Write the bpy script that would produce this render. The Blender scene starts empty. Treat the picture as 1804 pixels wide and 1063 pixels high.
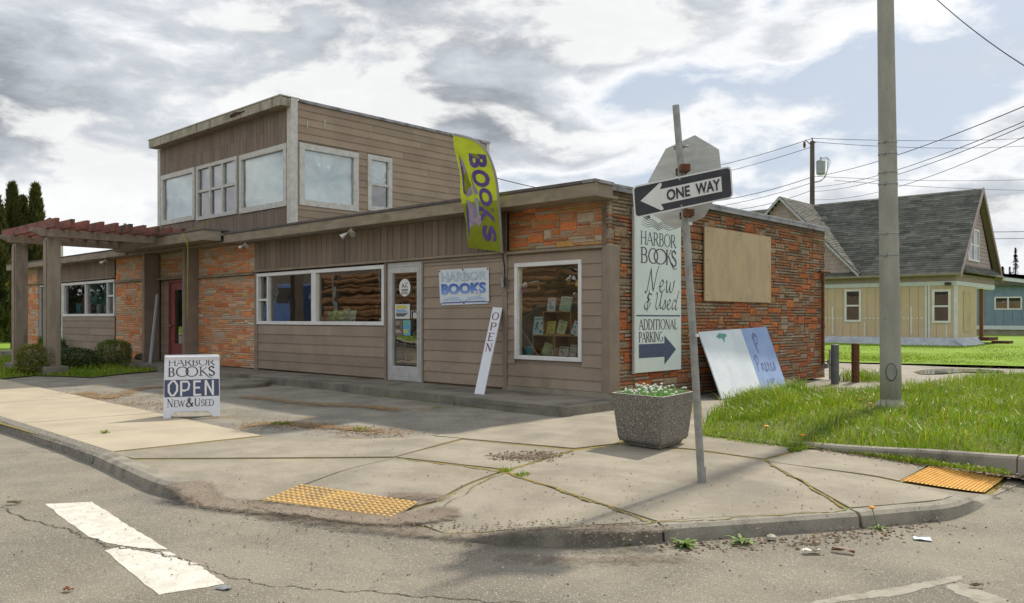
import bpy, bmesh, math, random
from mathutils import Vector, Matrix
import numpy as np
R = math.radians
rng = random.Random(7)
npr = np.random.default_rng(11)
scene = bpy.context.scene
COL = scene.collection

# ---------------------------------------------------------------- camera
F, CX, HZ, CAMZ = 1434.0, 902.0, 561.0, 1.30      # focal length, centre column and horizon row in photo pixels; eye height
_a = R(47.08)
D2 = (-math.cos(_a), math.sin(_a)); R2 = (D2[1], -D2[0])
CAM = (7.1459, -9.7799, CAMZ)
cd = bpy.data.cameras.new('camera'); cam = bpy.data.objects.new('camera', cd); COL.objects.link(cam)
cam.location = CAM
cam.rotation_euler = (R(90), 0, math.atan2(-D2[0], D2[1]))
cd.sensor_width = 36.0; cd.lens = 36.0 * F / 1804.0
cd.shift_y = (HZ - 531.5) / 1804.0
cd.clip_start = 0.1; cd.clip_end = 4000
scene.camera = cam

# ---------------------------------------------------------------- sun, sky, exposure
SUN = Vector((-0.10 * math.cos(R(47)), math.cos(R(47)), math.sin(R(47)))).normalized()
sl = bpy.data.lights.new('sun', 'SUN'); sl.energy = 3.1; sl.angle = R(1.9); sl.color = (1.0, 0.91, 0.77)
so = bpy.data.objects.new('sun', sl); COL.objects.link(so)
so.rotation_euler = SUN.to_track_quat('Z', 'Y').to_euler(); so.location = (0, 20, 30)
scene.view_settings.view_transform = 'Standard'; scene.view_settings.look = 'None'
scene.view_settings.gamma = 1.0; scene.view_settings.exposure = 0.38
w = bpy.data.worlds.new('World'); scene.world = w; w.use_nodes = True
w.cycles.sampling_method = 'MANUAL'; w.cycles.sample_map_resolution = 512
scene.cycles.max_bounces = 7; scene.cycles.diffuse_bounces = 3; scene.cycles.glossy_bounces = 3; scene.cycles.transparent_max_bounces = 10

def sky():
    nt = w.node_tree; N = nt.nodes; L = nt.links; N.clear()
    def n(t, **k):
        o = N.new(t)
        for a, b in k.items(): setattr(o, a, b)
        return o
    def put(s, v):
        if isinstance(v, (int, float)): s.default_value = v
        elif isinstance(v, tuple): s.default_value = (*v, 1)
        else: L.new(v, s)
    def math_(op, a, b=None, c=None):
        m = n('ShaderNodeMath', operation=op)
        for i, v in enumerate((a, b, c)):
            if v is not None: put(m.inputs[i], v)
        return m.outputs[0]
    def mix(fac, a, b):
        m = n('ShaderNodeMix', data_type='RGBA'); put(m.inputs[0], fac); put(m.inputs[6], a); put(m.inputs[7], b); return m.outputs[2]
    def span(f, a, b, c=0.0, d=1.0):
        r = n('ShaderNodeMapRange', interpolation_type='SMOOTHSTEP'); put(r.inputs[0], f); r.inputs[1].default_value = a; r.inputs[2].default_value = b; r.inputs[3].default_value = c; r.inputs[4].default_value = d; return r.outputs[0]
    tc = n('ShaderNodeTexCoord'); sx = n('ShaderNodeSeparateXYZ'); L.new(tc.outputs['Generated'], sx.inputs[0])
    el = sx.outputs[2]
    # clouds hang on a flat ceiling: pull the direction towards it, softly, so that they grow flatter near the horizon
    zz = math_('ADD', math_('MULTIPLY', math_('MAXIMUM', el, 0.0), .55), .50); cb = n('ShaderNodeCombineXYZ')
    L.new(math_('DIVIDE', sx.outputs[0], zz), cb.inputs[0]); L.new(math_('DIVIDE', sx.outputs[1], zz), cb.inputs[1]); L.new(math_('MULTIPLY', el, 3.3), cb.inputs[2])
    V0 = cb.outputs[0]
    wn = n('ShaderNodeTexNoise'); wn.inputs['Scale'].default_value = 2.6; wn.inputs['Detail'].default_value = 6; L.new(V0, wn.inputs['Vector'])
    wm = n('ShaderNodeVectorMath', operation='MULTIPLY_ADD'); L.new(wn.outputs['Color'], wm.inputs[0]); wm.inputs[1].default_value = (.16, .16, .16); L.new(V0, wm.inputs[2]); V = wm.outputs[0]
    def noise(vec, scale, detail, rough, off):
        mp = n('ShaderNodeMapping'); mp.inputs['Location'].default_value = off; L.new(vec, mp.inputs[0])
        t = n('ShaderNodeTexNoise'); t.inputs['Scale'].default_value = scale; t.inputs['Detail'].default_value = detail; t.inputs['Roughness'].default_value = rough; L.new(mp.outputs[0], t.inputs['Vector']); return t.outputs['Fac']
    def lumps(vec, scale, off):                                # rounded heads: one folded noise after another
        out = None
        for k, amp in ((1.0, .56), (2.13, .28), (4.4, .16)):
            f = math_('MULTIPLY', math_('ABSOLUTE', math_('MULTIPLY_ADD', noise(vec, scale * k, 1.0, .5, off), 2.0, -1.0)), 3.2 * amp); out = f if out is None else math_('ADD', out, f)
        return out
    OX, OY, OZ = 15.7, 1.2, 12.4
    def field(o):
        a = math_('MULTIPLY', noise(V0, 1.25, 2.5, .5, (OX + o[0], OY + o[1], OZ + o[2])), .80)
        b = math_('MULTIPLY', lumps(V, 2.1, (1.3 + o[0], .4 + o[1], 2 + o[2])), .12)
        c = math_('MULTIPLY', noise(V, 5.0, 10, .64, (4 + o[0], 2 + o[1], o[2])), .30)
        return math_('ADD', math_('ADD', a, b), c)
    D = field((0, 0, 0)); E = field((.05, -.07, -.20))        # E: the same clouds a step towards the light
    st = n('ShaderNodeTexSky'); st.sky_type = 'NISHITA'; st.sun_disc = False
    st.sun_elevation = R(47); st.sun_rotation = math.atan2(SUN.x, SUN.y); st.air_density = 1.0; st.dust_density = 2.0
    sm_ = n('ShaderNodeMix', data_type='RGBA', blend_type='MULTIPLY'); sm_.inputs[0].default_value = 1; L.new(st.outputs[0], sm_.inputs[6]); sm_.inputs[7].default_value = (.10, .10, .10, 1)
    veil = mix(.80, sm_.outputs[2], (.40, .465, .555))
    veil = mix(span(noise(V0, 1.9, 5, .55, (9, 3, 5)), .36, .66), veil, (.50, .545, .60))    # thin high cloud over the blue
    cov = span(D, .488, .572)
    rim = (.78, .79, .80); mid = (.475, .505, .545); dark = (.25, .27, .30)
    body = mix(span(D, .545, .64), rim, mid); body = mix(span(D, .62, .735), body, dark)
    lit = span(math_('SUBTRACT', D, E), .005, .10)
    body = mix(math_('MULTIPLY', lit, .75), body, (.84, .84, .83))
    out = mix(cov, veil, body)
    out = mix(span(el, .0, .14, .40, 0), out, (.63, .67, .71))
    bg = n('ShaderNodeBackground'); bg.inputs['Strength'].default_value = 1.0; L.new(out, bg.inputs[0]); wo = n('ShaderNodeOutputWorld'); L.new(bg.outputs[0], wo.inputs[0])
sky()

# ---------------------------------------------------------------- from photo pixels to places
def ray(x, y):
    k = (x - CX) / F
    return (D2[0] + k * R2[0], D2[1] + k * R2[1], -(y - HZ) / F)
def onY(x, y, Y=0.0):
    v = ray(x, y); t = (Y - CAM[1]) / v[1]; return (CAM[0] + t * v[0], Y, CAMZ + t * v[2])
def onX(x, y, X=0.0):
    v = ray(x, y); t = (X - CAM[0]) / v[0]; return (X, CAM[1] + t * v[1], CAMZ + t * v[2])
def onZ(x, y, Z=0.0):
    v = ray(x, y); t = (Z - CAMZ) / v[2]; return (CAM[0] + t * v[0], CAM[1] + t * v[1], Z)
def atD(x, y, dep):
    v = ray(x, y); return (CAM[0] + dep * v[0], CAM[1] + dep * v[1], CAMZ + dep * v[2])
def proj(p):
    dx, dy = p[0] - CAM[0], p[1] - CAM[1]; dep = dx * D2[0] + dy * D2[1]
    return CX + F * (dx * R2[0] + dy * R2[1]) / dep, HZ - F * (p[2] - CAMZ) / dep, dep

# ---------------------------------------------------------------- materials
MATS = {}
def mat(name, c1, c2=None, scale=6.0, rough=0.75, bump=0.0, bscale=60.0, metal=0.0, spec=0.4, stretch=(1, 1, 1), lo=0.35, hi=0.65,
        grime=None, gscale=1.3, glo=0.5, ghi=0.7, speck=None, sscale=160.0, slo=0.60, attr=None, trans=0.0, emit=None, coat=0.0, gz=None, vary=0.0):
    if name in MATS: return MATS[name]
    m = bpy.data.materials.new(name); m.use_nodes = True; MATS[name] = m
    nt = m.node_tree; N = nt.nodes; L = nt.links; b = N['Principled BSDF']
    b.inputs['Roughness'].default_value = rough; b.inputs['Metallic'].default_value = metal
    b.inputs['Specular IOR Level'].default_value = spec
    if coat: b.inputs['Coat Weight'].default_value = coat
    tc = N.new('ShaderNodeTexCoord'); mp = N.new('ShaderNodeMapping'); mp.inputs['Scale'].default_value = stretch
    L.new(tc.outputs['Object'], mp.inputs[0])
    def noise(s, det=6, ro=0.6):
        t = N.new('ShaderNodeTexNoise'); t.inputs['Scale'].default_value = s; t.inputs['Detail'].default_value = det
        t.inputs['Roughness'].default_value = ro; L.new(mp.outputs[0], t.inputs['Vector']); return t.outputs['Fac']
    def rng_(f, a, c):
        r = N.new('ShaderNodeMapRange'); r.inputs[1].default_value = a; r.inputs[2].default_value = c; r.interpolation_type = 'SMOOTHSTEP'
        L.new(f, r.inputs[0]); return r.outputs[0]
    def mix(f, a, c, mode='MIX'):
        x = N.new('ShaderNodeMix'); x.data_type = 'RGBA'; x.blend_type = mode
        if isinstance(f, float): x.inputs[0].default_value = f
        else: L.new(f, x.inputs[0])
        for i, v in ((6, a), (7, c)):
            if isinstance(v, tuple): x.inputs[i].default_value = (*v[:3], 1)
            else: L.new(v, x.inputs[i])
        return x.outputs[2]
    c2 = c2 or tuple(v * 0.8 for v in c1)
    col = mix(rng_(noise(scale), lo, hi), c1, c2)
    if attr:
        at = N.new('ShaderNodeAttribute'); at.attribute_name = attr
        col = mix(1.0, at.outputs['Color'], col, 'MULTIPLY')
    if vary:                                                # each board weathers a little differently
        oi = N.new('ShaderNodeObjectInfo'); mv = N.new('ShaderNodeMapRange'); mv.inputs[3].default_value = 1 - vary; mv.inputs[4].default_value = 1 + vary * .6; L.new(oi.outputs['Random'], mv.inputs[0])
        hs = N.new('ShaderNodeHueSaturation'); L.new(mv.outputs[0], hs.inputs['Value']); L.new(col, hs.inputs['Color']); col = hs.outputs['Color']
    if grime:
        gn = noise(gscale, 8, 0.65)
        if gz:                                              # stains: soot and damp streaks high on the stone, algae splashed low on the siding
            sp = N.new('ShaderNodeSeparateXYZ'); L.new(tc.outputs['Object'], sp.inputs[0]); mr = N.new('ShaderNodeMapRange')
            for i_, v_ in ((1, gz[0]), (2, gz[1]), (3, gz[2]), (4, gz[3])): mr.inputs[i_].default_value = v_
            L.new(sp.outputs[2], mr.inputs[0]); ad = N.new('ShaderNodeMath'); L.new(gn, ad.inputs[0]); L.new(mr.outputs[0], ad.inputs[1]); gn = ad.outputs[0]
        col = mix(rng_(gn, glo, ghi), col, grime)
    if speck:
        col = mix(rng_(noise(sscale, 2, 0.5), slo, slo + 0.06), col, speck)
    L.new(col, b.inputs['Base Color'])
    if bump:
        bn = N.new('ShaderNodeBump'); bn.inputs['Strength'].default_value = bump; bn.inputs['Distance'].default_value = 0.01
        L.new(noise(bscale, 5, 0.65), bn.inputs['Height']); L.new(bn.outputs[0], b.inputs['Normal'])
    if trans:
        t = N.new('ShaderNodeBsdfTranslucent'); L.new(col, t.inputs[0]); ms = N.new('ShaderNodeMixShader'); ms.inputs[0].default_value = trans
        L.new(b.outputs[0], ms.inputs[1]); L.new(t.outputs[0], ms.inputs[2]); L.new(ms.outputs[0], N['Material Output'].inputs[0])
    if emit:
        b.inputs['Emission Color'].default_value = (*emit[:3], 1); b.inputs['Emission Strength'].default_value = emit[3]
    return m
def glass_mat(name, refl=0.22, tint=(0.82, 0.88, 0.86), ior=1.5, gcol=(1, 1, 1)):
    m = bpy.data.materials.new(name); m.use_nodes = True; MATS[name] = m
    nt = m.node_tree; N = nt.nodes; L = nt.links; N.remove(N['Principled BSDF'])
    tr = N.new('ShaderNodeBsdfTransparent'); tr.inputs[0].default_value = (*tint, 1)
    gl = N.new('ShaderNodeBsdfGlossy'); gl.inputs['Roughness'].default_value = 0.004; gl.inputs[0].default_value = (*gcol, 1)
    fr = N.new('ShaderNodeFresnel'); fr.inputs[0].default_value = ior
    ad = N.new('ShaderNodeMath'); ad.operation = 'ADD'; ad.use_clamp = True; ad.inputs[1].default_value = refl; L.new(fr.outputs[0], ad.inputs[0])
    tc = N.new('ShaderNodeTexCoord'); ns = N.new('ShaderNodeTexNoise'); ns.inputs['Scale'].default_value = 1.7; L.new(tc.outputs['Object'], ns.inputs[0])
    bp = N.new('ShaderNodeBump'); bp.inputs['Strength'].default_value = 0.10; bp.inputs['Distance'].default_value = 0.02; L.new(ns.outputs[0], bp.inputs['Height'])
    L.new(bp.outputs[0], gl.inputs['Normal'])
    mx = N.new('ShaderNodeMixShader'); L.new(ad.outputs[0], mx.inputs[0]); L.new(tr.outputs[0], mx.inputs[1]); L.new(gl.outputs[0], mx.inputs[2])
    L.new(mx.outputs[0], N['Material Output'].inputs[0]); return m

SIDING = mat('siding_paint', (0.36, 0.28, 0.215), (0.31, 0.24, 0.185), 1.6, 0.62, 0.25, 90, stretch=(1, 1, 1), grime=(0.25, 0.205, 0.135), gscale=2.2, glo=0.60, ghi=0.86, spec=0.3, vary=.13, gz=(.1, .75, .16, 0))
VSIDE = mat('vertical_siding_paint', (0.265, 0.2, 0.155), (0.22, 0.168, 0.13), 2.2, 0.68, 0.2, 70, stretch=(3, 3, .4), spec=0.25, vary=.16)
TRIM = mat('brown_trim_paint', (0.295, 0.235, 0.185), (0.245, 0.195, 0.155), 3.0, 0.66, 0.25, 60, grime=(0.19, 0.165, 0.115), gscale=2.5, glo=.58, ghi=.8, spec=.3)
FASCIA = mat('weathered_fascia_paint', (0.335, 0.275, 0.21), (0.25, 0.205, 0.155), 3.0, 0.72, 0.3, 60, stretch=(1, 1, 3), grime=(0.18, 0.175, 0.10), gscale=1.8, glo=.52, ghi=.74, spec=.25)
PALEFAS = mat('mossy_pale_fascia', (0.46, 0.42, 0.34), (0.33, 0.295, 0.225), 3.5, 0.75, 0.3, 50, stretch=(2, 2, .8), grime=(0.17, 0.165, 0.10), gscale=2.6, glo=.47, ghi=.70)
WHITE = mat('white_paint', (0.78, 0.78, 0.77), (0.70, 0.70, 0.70), 4, 0.5, 0.1, 80)
OLDWHITE = mat('weathered_white_paint', (0.66, 0.65, 0.62), (0.55, 0.53, 0.48), 7, 0.65, 0.25, 60, grime=(.30, .27, .20), gscale=4, glo=.6, ghi=.8)
ALUM = mat('aluminium', (0.58, 0.58, 0.57), (0.50, 0.50, 0.50), 5, 0.42, 0.05, 120, metal=0.25)
METALCAP = mat('grey_metal_coping', (0.34, 0.34, 0.36), (0.24, 0.24, 0.25), 3, 0.5, 0.1, 60, metal=0.3, grime=(.12, .11, .10), gscale=3)
DARKCAP = mat('dark_drip_edge', (0.085, 0.075, 0.08), (0.13, 0.11, 0.10), 5, 0.7)
ROOFTAR = mat('flat_roof_felt', (0.12, 0.12, 0.12), None, 3, 0.9)
MORTAR = mat('mortar', (0.52, 0.44, 0.35), (0.40, 0.335, 0.265), 12, 0.95, 0.4, 150)
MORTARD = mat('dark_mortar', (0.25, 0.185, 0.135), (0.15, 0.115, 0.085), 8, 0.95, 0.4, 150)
STONE = mat('stone_veneer', (1, 1, 1), (0.80, 0.76, 0.71), 16, 0.85, 0.9, 70, stretch=(1, 1, 2.2), attr='tint', speck=(0.60, 0.47, 0.36), sscale=30, slo=.68, spec=.25)
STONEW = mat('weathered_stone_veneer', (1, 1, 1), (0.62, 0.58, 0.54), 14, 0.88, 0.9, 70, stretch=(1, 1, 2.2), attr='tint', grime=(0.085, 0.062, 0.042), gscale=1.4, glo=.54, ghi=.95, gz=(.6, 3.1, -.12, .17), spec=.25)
PLY = mat('weathered_plywood', (0.56, 0.435, 0.265), (0.46, 0.36, 0.225), 3.0, 0.8, 0.15, 60, stretch=(1, 1, .5), grime=(0.25, 0.22, 0.16), gscale=2.2, glo=.58, ghi=.85)
CONC_L = mat('pale_concrete', (0.47, 0.41, 0.305), (0.405, 0.352, 0.262), 1.3, 0.9, 0.35, 140, grime=(0.33, 0.285, 0.21), gscale=0.9, glo=.55, ghi=.85, speck=(.28, .25, .20), sscale=55, slo=.70)
CONC = mat('corner_concrete', (0.36, 0.322, 0.252), (0.265, 0.236, 0.182), 1.7, 0.92, 0.7, 120, grime=(0.225, 0.204, 0.165), gscale=0.9, glo=.48, ghi=.72, speck=(.44, .415, .36), sscale=85, slo=.62)
CURBM = mat('curb_concrete', (0.335, 0.31, 0.255), (0.225, 0.207, 0.17), 3.5, 0.92, 0.7, 100, grime=(0.12, 0.11, 0.09), gscale=3.5, glo=.52, ghi=.74, speck=(.42, .39, .34), sscale=90, slo=.62)
OLDCURB = mat('exposed_aggregate_curb', (0.30, 0.28, 0.235), (0.14, 0.13, 0.11), 40, 0.95, 1.0, 70, grime=(0.08, 0.075, 0.065), gscale=3, glo=.55, ghi=.75)
WALKM = mat('walkway_concrete', (0.25, 0.23, 0.19), (0.175, 0.16, 0.132), 2.0, 0.92, 0.5, 120, grime=(0.09, 0.085, 0.06), gscale=1.6)
ROAD = mat('worn_asphalt_road', (0.285, 0.255, 0.20), (0.207, 0.185, 0.145), 1.3, 0.92, 1.0, 90, grime=(0.17, 0.156, 0.13), gscale=.55, glo=.48, ghi=.70, speck=(.42, .40, .35), sscale=120, slo=.58)
LOT = mat('mossy_lot_asphalt', (0.285, 0.264, 0.218), (0.19, 0.175, 0.145), 1.6, 0.92, 1.0, 90, grime=(0.225, 0.16, 0.08), gscale=1.5, glo=.54, ghi=.72, speck=(.45, .43, .38), sscale=60, slo=.60)
GRAVEL = mat('gravel_alley', (0.34, 0.315, 0.26), (0.25, 0.23, 0.19), 1.0, 0.9, 1.0, 60, speck=(.42, .40, .36), sscale=50, slo=.6)
SOIL = mat('turf_soil', (0.13, 0.17, 0.025), (0.09, 0.105, 0.02), 2.0, 0.95, 0.6, 40)
LAWNM = mat('lawn_turf', (0.20, 0.33, 0.014), (0.15, 0.26, 0.012), 0.6, 0.95, 0.8, 30, grime=(.30, .32, .05), gscale=.3, glo=.55, ghi=.8)
EARTH = mat('far_ground', (0.12, 0.145, 0.05), (0.15, 0.14, 0.10), 0.03, 0.95)
PAINT = mat('road_paint', (0.70, 0.68, 0.61), (0.58, 0.56, 0.50), 9, 0.75, 0.4, 100, grime=(.40, .37, .31), gscale=11, glo=.56, ghi=.72, speck=(.33, .30, .25), sscale=70, slo=.64)
YELLOW = mat('tactile_yellow', (0.82, 0.50, 0.14), (0.74, 0.44, 0.115), 6, 0.75, 0.2, 90, grime=(.26, .19, .09), gscale=2.2, glo=.55, ghi=.78)
TAR = mat('crack_dirt', (0.07, 0.062, 0.05), (0.11, 0.095, 0.07), 9, 0.95, 0.5, 60)
MOSS = mat('joint_moss', (0.3, 0.22, 0.045), (0.21, 0.18, 0.06), 5, 0.95, 0.8, 80, grime=(.10, .165, .02), gscale=2, glo=.54, ghi=.68)
DIRT = mat('washed_dirt', (0.135, 0.095, 0.07), (0.19, 0.165, 0.135), 3.5, 0.95, 0.9, 90)
GALV = mat('galvanised_steel', (0.36, 0.37, 0.36), (0.27, 0.275, 0.265), 12, 0.5, 0.2, 60, metal=0.55)
RUST = mat('rusty_steel', (0.17, 0.07, 0.03), (0.09, 0.045, 0.025), 20, 0.85, 0.5, 90, metal=0.2)
POLEC = mat('light_pole_concrete', (0.385, 0.375, 0.335), (0.315, 0.305, 0.27), 5, 0.85, 0.5, 90, stretch=(1, 1, .3), grime=(.22, .225, .18), gscale=2.2, glo=.52, ghi=.74, speck=(.22, .21, .18), sscale=40, slo=.68)
SIGNBACK = mat('sign_back_aluminium', (0.56, 0.565, 0.545), (0.46, 0.465, 0.45), 7, 0.55, 0.05, 80, metal=.2, stretch=(1, 1, 3))
BLACK = mat('black_paint', (0.02, 0.02, 0.022), (0.03, 0.03, 0.03), 8, 0.5)
SIGNBLK = mat('sign_black', (0.028, 0.030, 0.036), (0.04, 0.042, 0.05), 8, 0.45)
SIGNWHT = mat('sign_white', (0.72, 0.72, 0.72), (0.67, 0.67, 0.67), 6, 0.4)
PLASTICW = mat('white_plastic', (0.74, 0.76, 0.82), (0.70, 0.72, 0.78), 4, 0.4)
NAVY = mat('navy_print', (0.062, 0.075, 0.15), (0.075, 0.09, 0.17), 6, 0.5)
INK = mat('ink_lettering', (0.065, 0.05, 0.075), None, 9, 0.6)
MAROON = mat('maroon_lettering', (0.20, 0.04, 0.055), None, 9, 0.6)
PANEL = mat('pale_sign_panel', (0.72, 0.8, 0.77), (0.67, 0.75, 0.725), 2.2, 0.5, 0.04, 40)
AGG = mat('exposed_aggregate', (0.27, 0.25, 0.215), (0.13, 0.12, 0.105), 70, 0.92, 1.0, 110, speck=(.58, .55, .49), sscale=75, slo=.60)
WOOD = mat('crate_pine', (0.55, 0.33, 0.13), (0.47, 0.27, 0.10), 6, 0.6, 0.1, 60, stretch=(1, 1, 6))
GREYWOOD = mat('pergola_brown_paint', (0.33, 0.27, 0.21), (0.25, 0.205, 0.16), 4, 0.8, 0.4, 60, stretch=(2, 2, .5), grime=(.10, .095, .06), gscale=2, glo=.56, ghi=.78)
REDWOOD = mat('weathered_red_rafter', (0.31, 0.125, 0.095), (0.22, 0.085, 0.066), 4, 0.85, 0.4, 60, grime=(.09, .072, .058), gscale=2.4, glo=.47, ghi=.62)
REDDOOR = mat('dusty_red_door', (0.30, 0.085, 0.075), (0.26, 0.07, 0.062), 3, 0.55)
SHEET = mat('plastic_sheeting', (0.82, 0.92, 0.93), (0.70, 0.82, 0.84), 2.2, 0.3, 0.5, 5, stretch=(1, 1, 1))
ROOM = mat('dim_room', (0.20, 0.18, 0.15), None, 3, 0.9)
GLASS = glass_mat('window_glass', 0.13)
GLASSU = glass_mat('upper_window_glass', 0.20, (0.94, 0.97, 0.97), 1.35)
GLASSD = glass_mat('dark_house_glass', 0.08, (0.25, 0.27, 0.27))

# ---------------------------------------------------------------- mesh builder
class MB:
    def __init__(s): s.v = []; s.f = []; s.c = []; s.col = None
    def add(s, vs, fs):
        o = len(s.v); s.v += [tuple(p) for p in vs]; s.f += [tuple(i + o for i in f) for f in fs]
        if s.col is not None: s.c += [s.col] * len(vs)
        return s
    def box(s, x0, x1, y0, y1, z0, z1):
        return s.add([(x0, y0, z0), (x1, y0, z0), (x1, y1, z0), (x0, y1, z0), (x0, y0, z1), (x1, y0, z1), (x1, y1, z1), (x0, y1, z1)],
                     [(0, 3, 2, 1), (4, 5, 6, 7), (0, 1, 5, 4), (1, 2, 6, 5), (2, 3, 7, 6), (3, 0, 4, 7)])
    def obox(s, o, u, v, n, a0, a1, b0, b1, h0, h1):          # box in a frame: o + a*u + b*v + h*n
        P = lambda a, b, h: tuple(o[i] + a * u[i] + b * v[i] + h * n[i] for i in range(3))
        return s.add([P(a0, b0, h0), P(a1, b0, h0), P(a1, b1, h0), P(a0, b1, h0), P(a0, b0, h1), P(a1, b0, h1), P(a1, b1, h1), P(a0, b1, h1)],
                     [(0, 3, 2, 1), (4, 5, 6, 7), (0, 1, 5, 4), (1, 2, 6, 5), (2, 3, 7, 6), (3, 0, 4, 7)])
    def prism(s, pts, ext):                                    # a closed outline pushed along ext
        n = len(pts); e = Vector(ext)
        a = [Vector(p) for p in pts]
        nn = Vector((0, 0, 0))
        for i in range(n): nn += (a[i] - a[0]).cross(a[(i + 1) % n] - a[0])
        if nn.dot(e) > 0: a.reverse()
        return s.add([*a, *[p + e for p in a]], [tuple(range(n)), tuple(range(2 * n - 1, n - 1, -1))] + [((i + 1) % n, i, n + i, n + (i + 1) % n) for i in range(n)])
    def tube(s, pts, r, n=8, cap=True):
        P = [Vector(p) for p in pts]; rs = r if isinstance(r, (list, tuple)) else [r] * len(P)
        vs = []; fs = []; ref = None
        for i, p in enumerate(P):
            t = (P[min(i + 1, len(P) - 1)] - P[max(i - 1, 0)]).normalized()
            if ref is None: ref = t.orthogonal().normalized()
            ref = (ref - t * ref.dot(t)).normalized(); b = t.cross(ref)
            vs += [p + (ref * math.cos(2 * math.pi * k / n) + b * math.sin(2 * math.pi * k / n)) * rs[i] for k in range(n)]
        for i in range(len(P) - 1):
            for k in range(n): fs.append((i * n + k, i * n + (k + 1) % n, (i + 1) * n + (k + 1) % n, (i + 1) * n + k))
        if cap: fs += [tuple(range(n - 1, -1, -1)), tuple(range((len(P) - 1) * n, len(P) * n))]
        return s.add(vs, fs)
    def lathe(s, o, prof, n=16, ax=(0, 0, 1)):                # prof: (radius, height) pairs
        A = Vector(ax).normalized(); u = A.orthogonal().normalized(); v = A.cross(u); o = Vector(o); vs = []; fs = []
        for r, h in prof: vs += [o + A * h + (u * math.cos(2 * math.pi * k / n) + v * math.sin(2 * math.pi * k / n)) * r for k in range(n)]
        m = len(prof)
        for i in range(m - 1):
            for k in range(n): fs.append((i * n + k, i * n + (k + 1) % n, (i + 1) * n + (k + 1) % n, (i + 1) * n + k))
        fs += [tuple(range(n - 1, -1, -1)), tuple(range((m - 1) * n, m * n))]
        return s.add(vs, fs)
    def build(s, name, material, parent=None, bevel=0, smooth=False):
        me = bpy.data.meshes.new(name); me.from_pydata(s.v, [], s.f)
        if s.c:
            at = me.color_attributes.new('tint', 'FLOAT_COLOR', 'POINT')
            at.data.foreach_set('color', np.array([(*c[:3], 1.0) for c in s.c], dtype=np.float32).ravel())
        ms = material if isinstance(material, (list, tuple)) else [material]
        for m in ms: me.materials.append(m)
        if smooth: me.shade_smooth()
        o = bpy.data.objects.new(name, me); COL.objects.link(o)
        adopt(o, parent)
        if bevel:
            b = o.modifiers.new('edge', 'BEVEL'); b.width = bevel; b.segments = 2; b.limit_method = 'ANGLE'; b.angle_limit = R(50); b.use_clamp_overlap = True
        return o
def wloc(o):
    v = Vector((0, 0, 0))
    while o is not None: v = v + o.location; o = o.parent
    return v
def adopt(o, parent):
    if parent is not None:
        o.parent = parent
        if parent.type == 'EMPTY': o.matrix_parent_inverse = Matrix.Translation(-Vector(parent.location))
def thing(name, label, cat, loc=(0, 0, 0), group=None):
    o = bpy.data.objects.new(name, None); COL.objects.link(o); o.location = loc; o.empty_display_size = .1
    return tag(o, label, cat, group)
def tag(o, label=None, cat=None, group=None, kind=None):
    if label: o['label'] = label
    if cat: o['category'] = cat
    if group: o['group'] = group
    if kind: o['kind'] = kind
    return o
def bx(name, m, parent, x0, x1, y0, y1, z0, z1, bevel=0): return MB().box(x0, x1, y0, y1, z0, z1).build(name, m, parent, bevel)

# ---------------------------------------------------------------- lettering: strokes with thick and thin, serifs; or the plain sans
class Pen:
    """flat print laid on a surface: strokes in the surface's own (u, v), each a hair above the one before"""
    def __init__(s, fr): s.fr = fr; s.mb = MB(); s.k = 0
    def P(s, u, v, h): return s.fr(u, v, h)
    def poly(s, pts):
        h = 0.0016 + 0.00012 * s.k; s.k = (s.k + 1) % 24
        s.mb.add([s.P(u, v, h) for u, v in pts], [tuple(range(len(pts)))])
    def ribbon(s, pts, ws):
        h = 0.0016 + 0.00012 * s.k; s.k = (s.k + 1) % 24
        n = len(pts); ws = ws if isinstance(ws, (list, tuple)) else [ws] * n; vs = []
        for i in range(n):
            a = pts[max(i - 1, 0)]; b = pts[min(i + 1, n - 1)]; dx, dy = b[0] - a[0], b[1] - a[1]; l = math.hypot(dx, dy) or 1e-9
            nx, ny = -dy / l * ws[i] / 2, dx / l * ws[i] / 2
            vs += [s.P(pts[i][0] - nx, pts[i][1] - ny, h), s.P(pts[i][0] + nx, pts[i][1] + ny, h)]
        s.mb.add(vs, [(2 * i, 2 * i + 2, 2 * i + 3, 2 * i + 1) for i in range(n - 1)])
    def curve(s, pts, w0, w1=None, n=8, contrast=None):
        q = spline(pts, n); m = len(q)
        if contrast:                                            # pen held at an angle
            th, tn, an = contrast; ws = []
            for i in range(m):
                a = q[max(i - 1, 0)]; b = q[min(i + 1, m - 1)]; g = math.atan2(b[1] - a[1], b[0] - a[0])
                e = min(1, min(i, m - 1 - i) / 3 + .35); ws.append((tn + (th - tn) * abs(math.sin(g - an))) * e)
        else: ws = [w0 + ((w1 if w1 is not None else w0) - w0) * i / (m - 1) for i in range(m)]
        s.ribbon(q, ws)
    def arc(s, cx, cy, rx, ry, a0, a1, T, t, n=14):
        pts = []; ws = []
        for i in range(n + 1):
            a = R(a0 + (a1 - a0) * i / n); pts.append((cx + rx * math.cos(a), cy + ry * math.sin(a))); ws.append(t + (T - t) * abs(math.cos(a)) ** 1.4)
        s.ribbon(pts, ws)
    def build(s, name, material, parent): return s.mb.build(name, material, parent)
def spline(p, n=8):
    out = []
    for i in range(len(p) - 1):
        a, b, c, d = p[max(i - 1, 0)], p[i], p[i + 1], p[min(i + 2, len(p) - 1)]
        for k in range(n):
            t = k / n
            out.append(tuple(.5 * (2 * b[j] + (c[j] - a[j]) * t + (2 * a[j] - 5 * b[j] + 4 * c[j] - d[j]) * t * t + (3 * b[j] - a[j] - 3 * c[j] + d[j]) * t ** 3) for j in range(len(b))))
    out.append(tuple(p[-1])); return out
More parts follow.
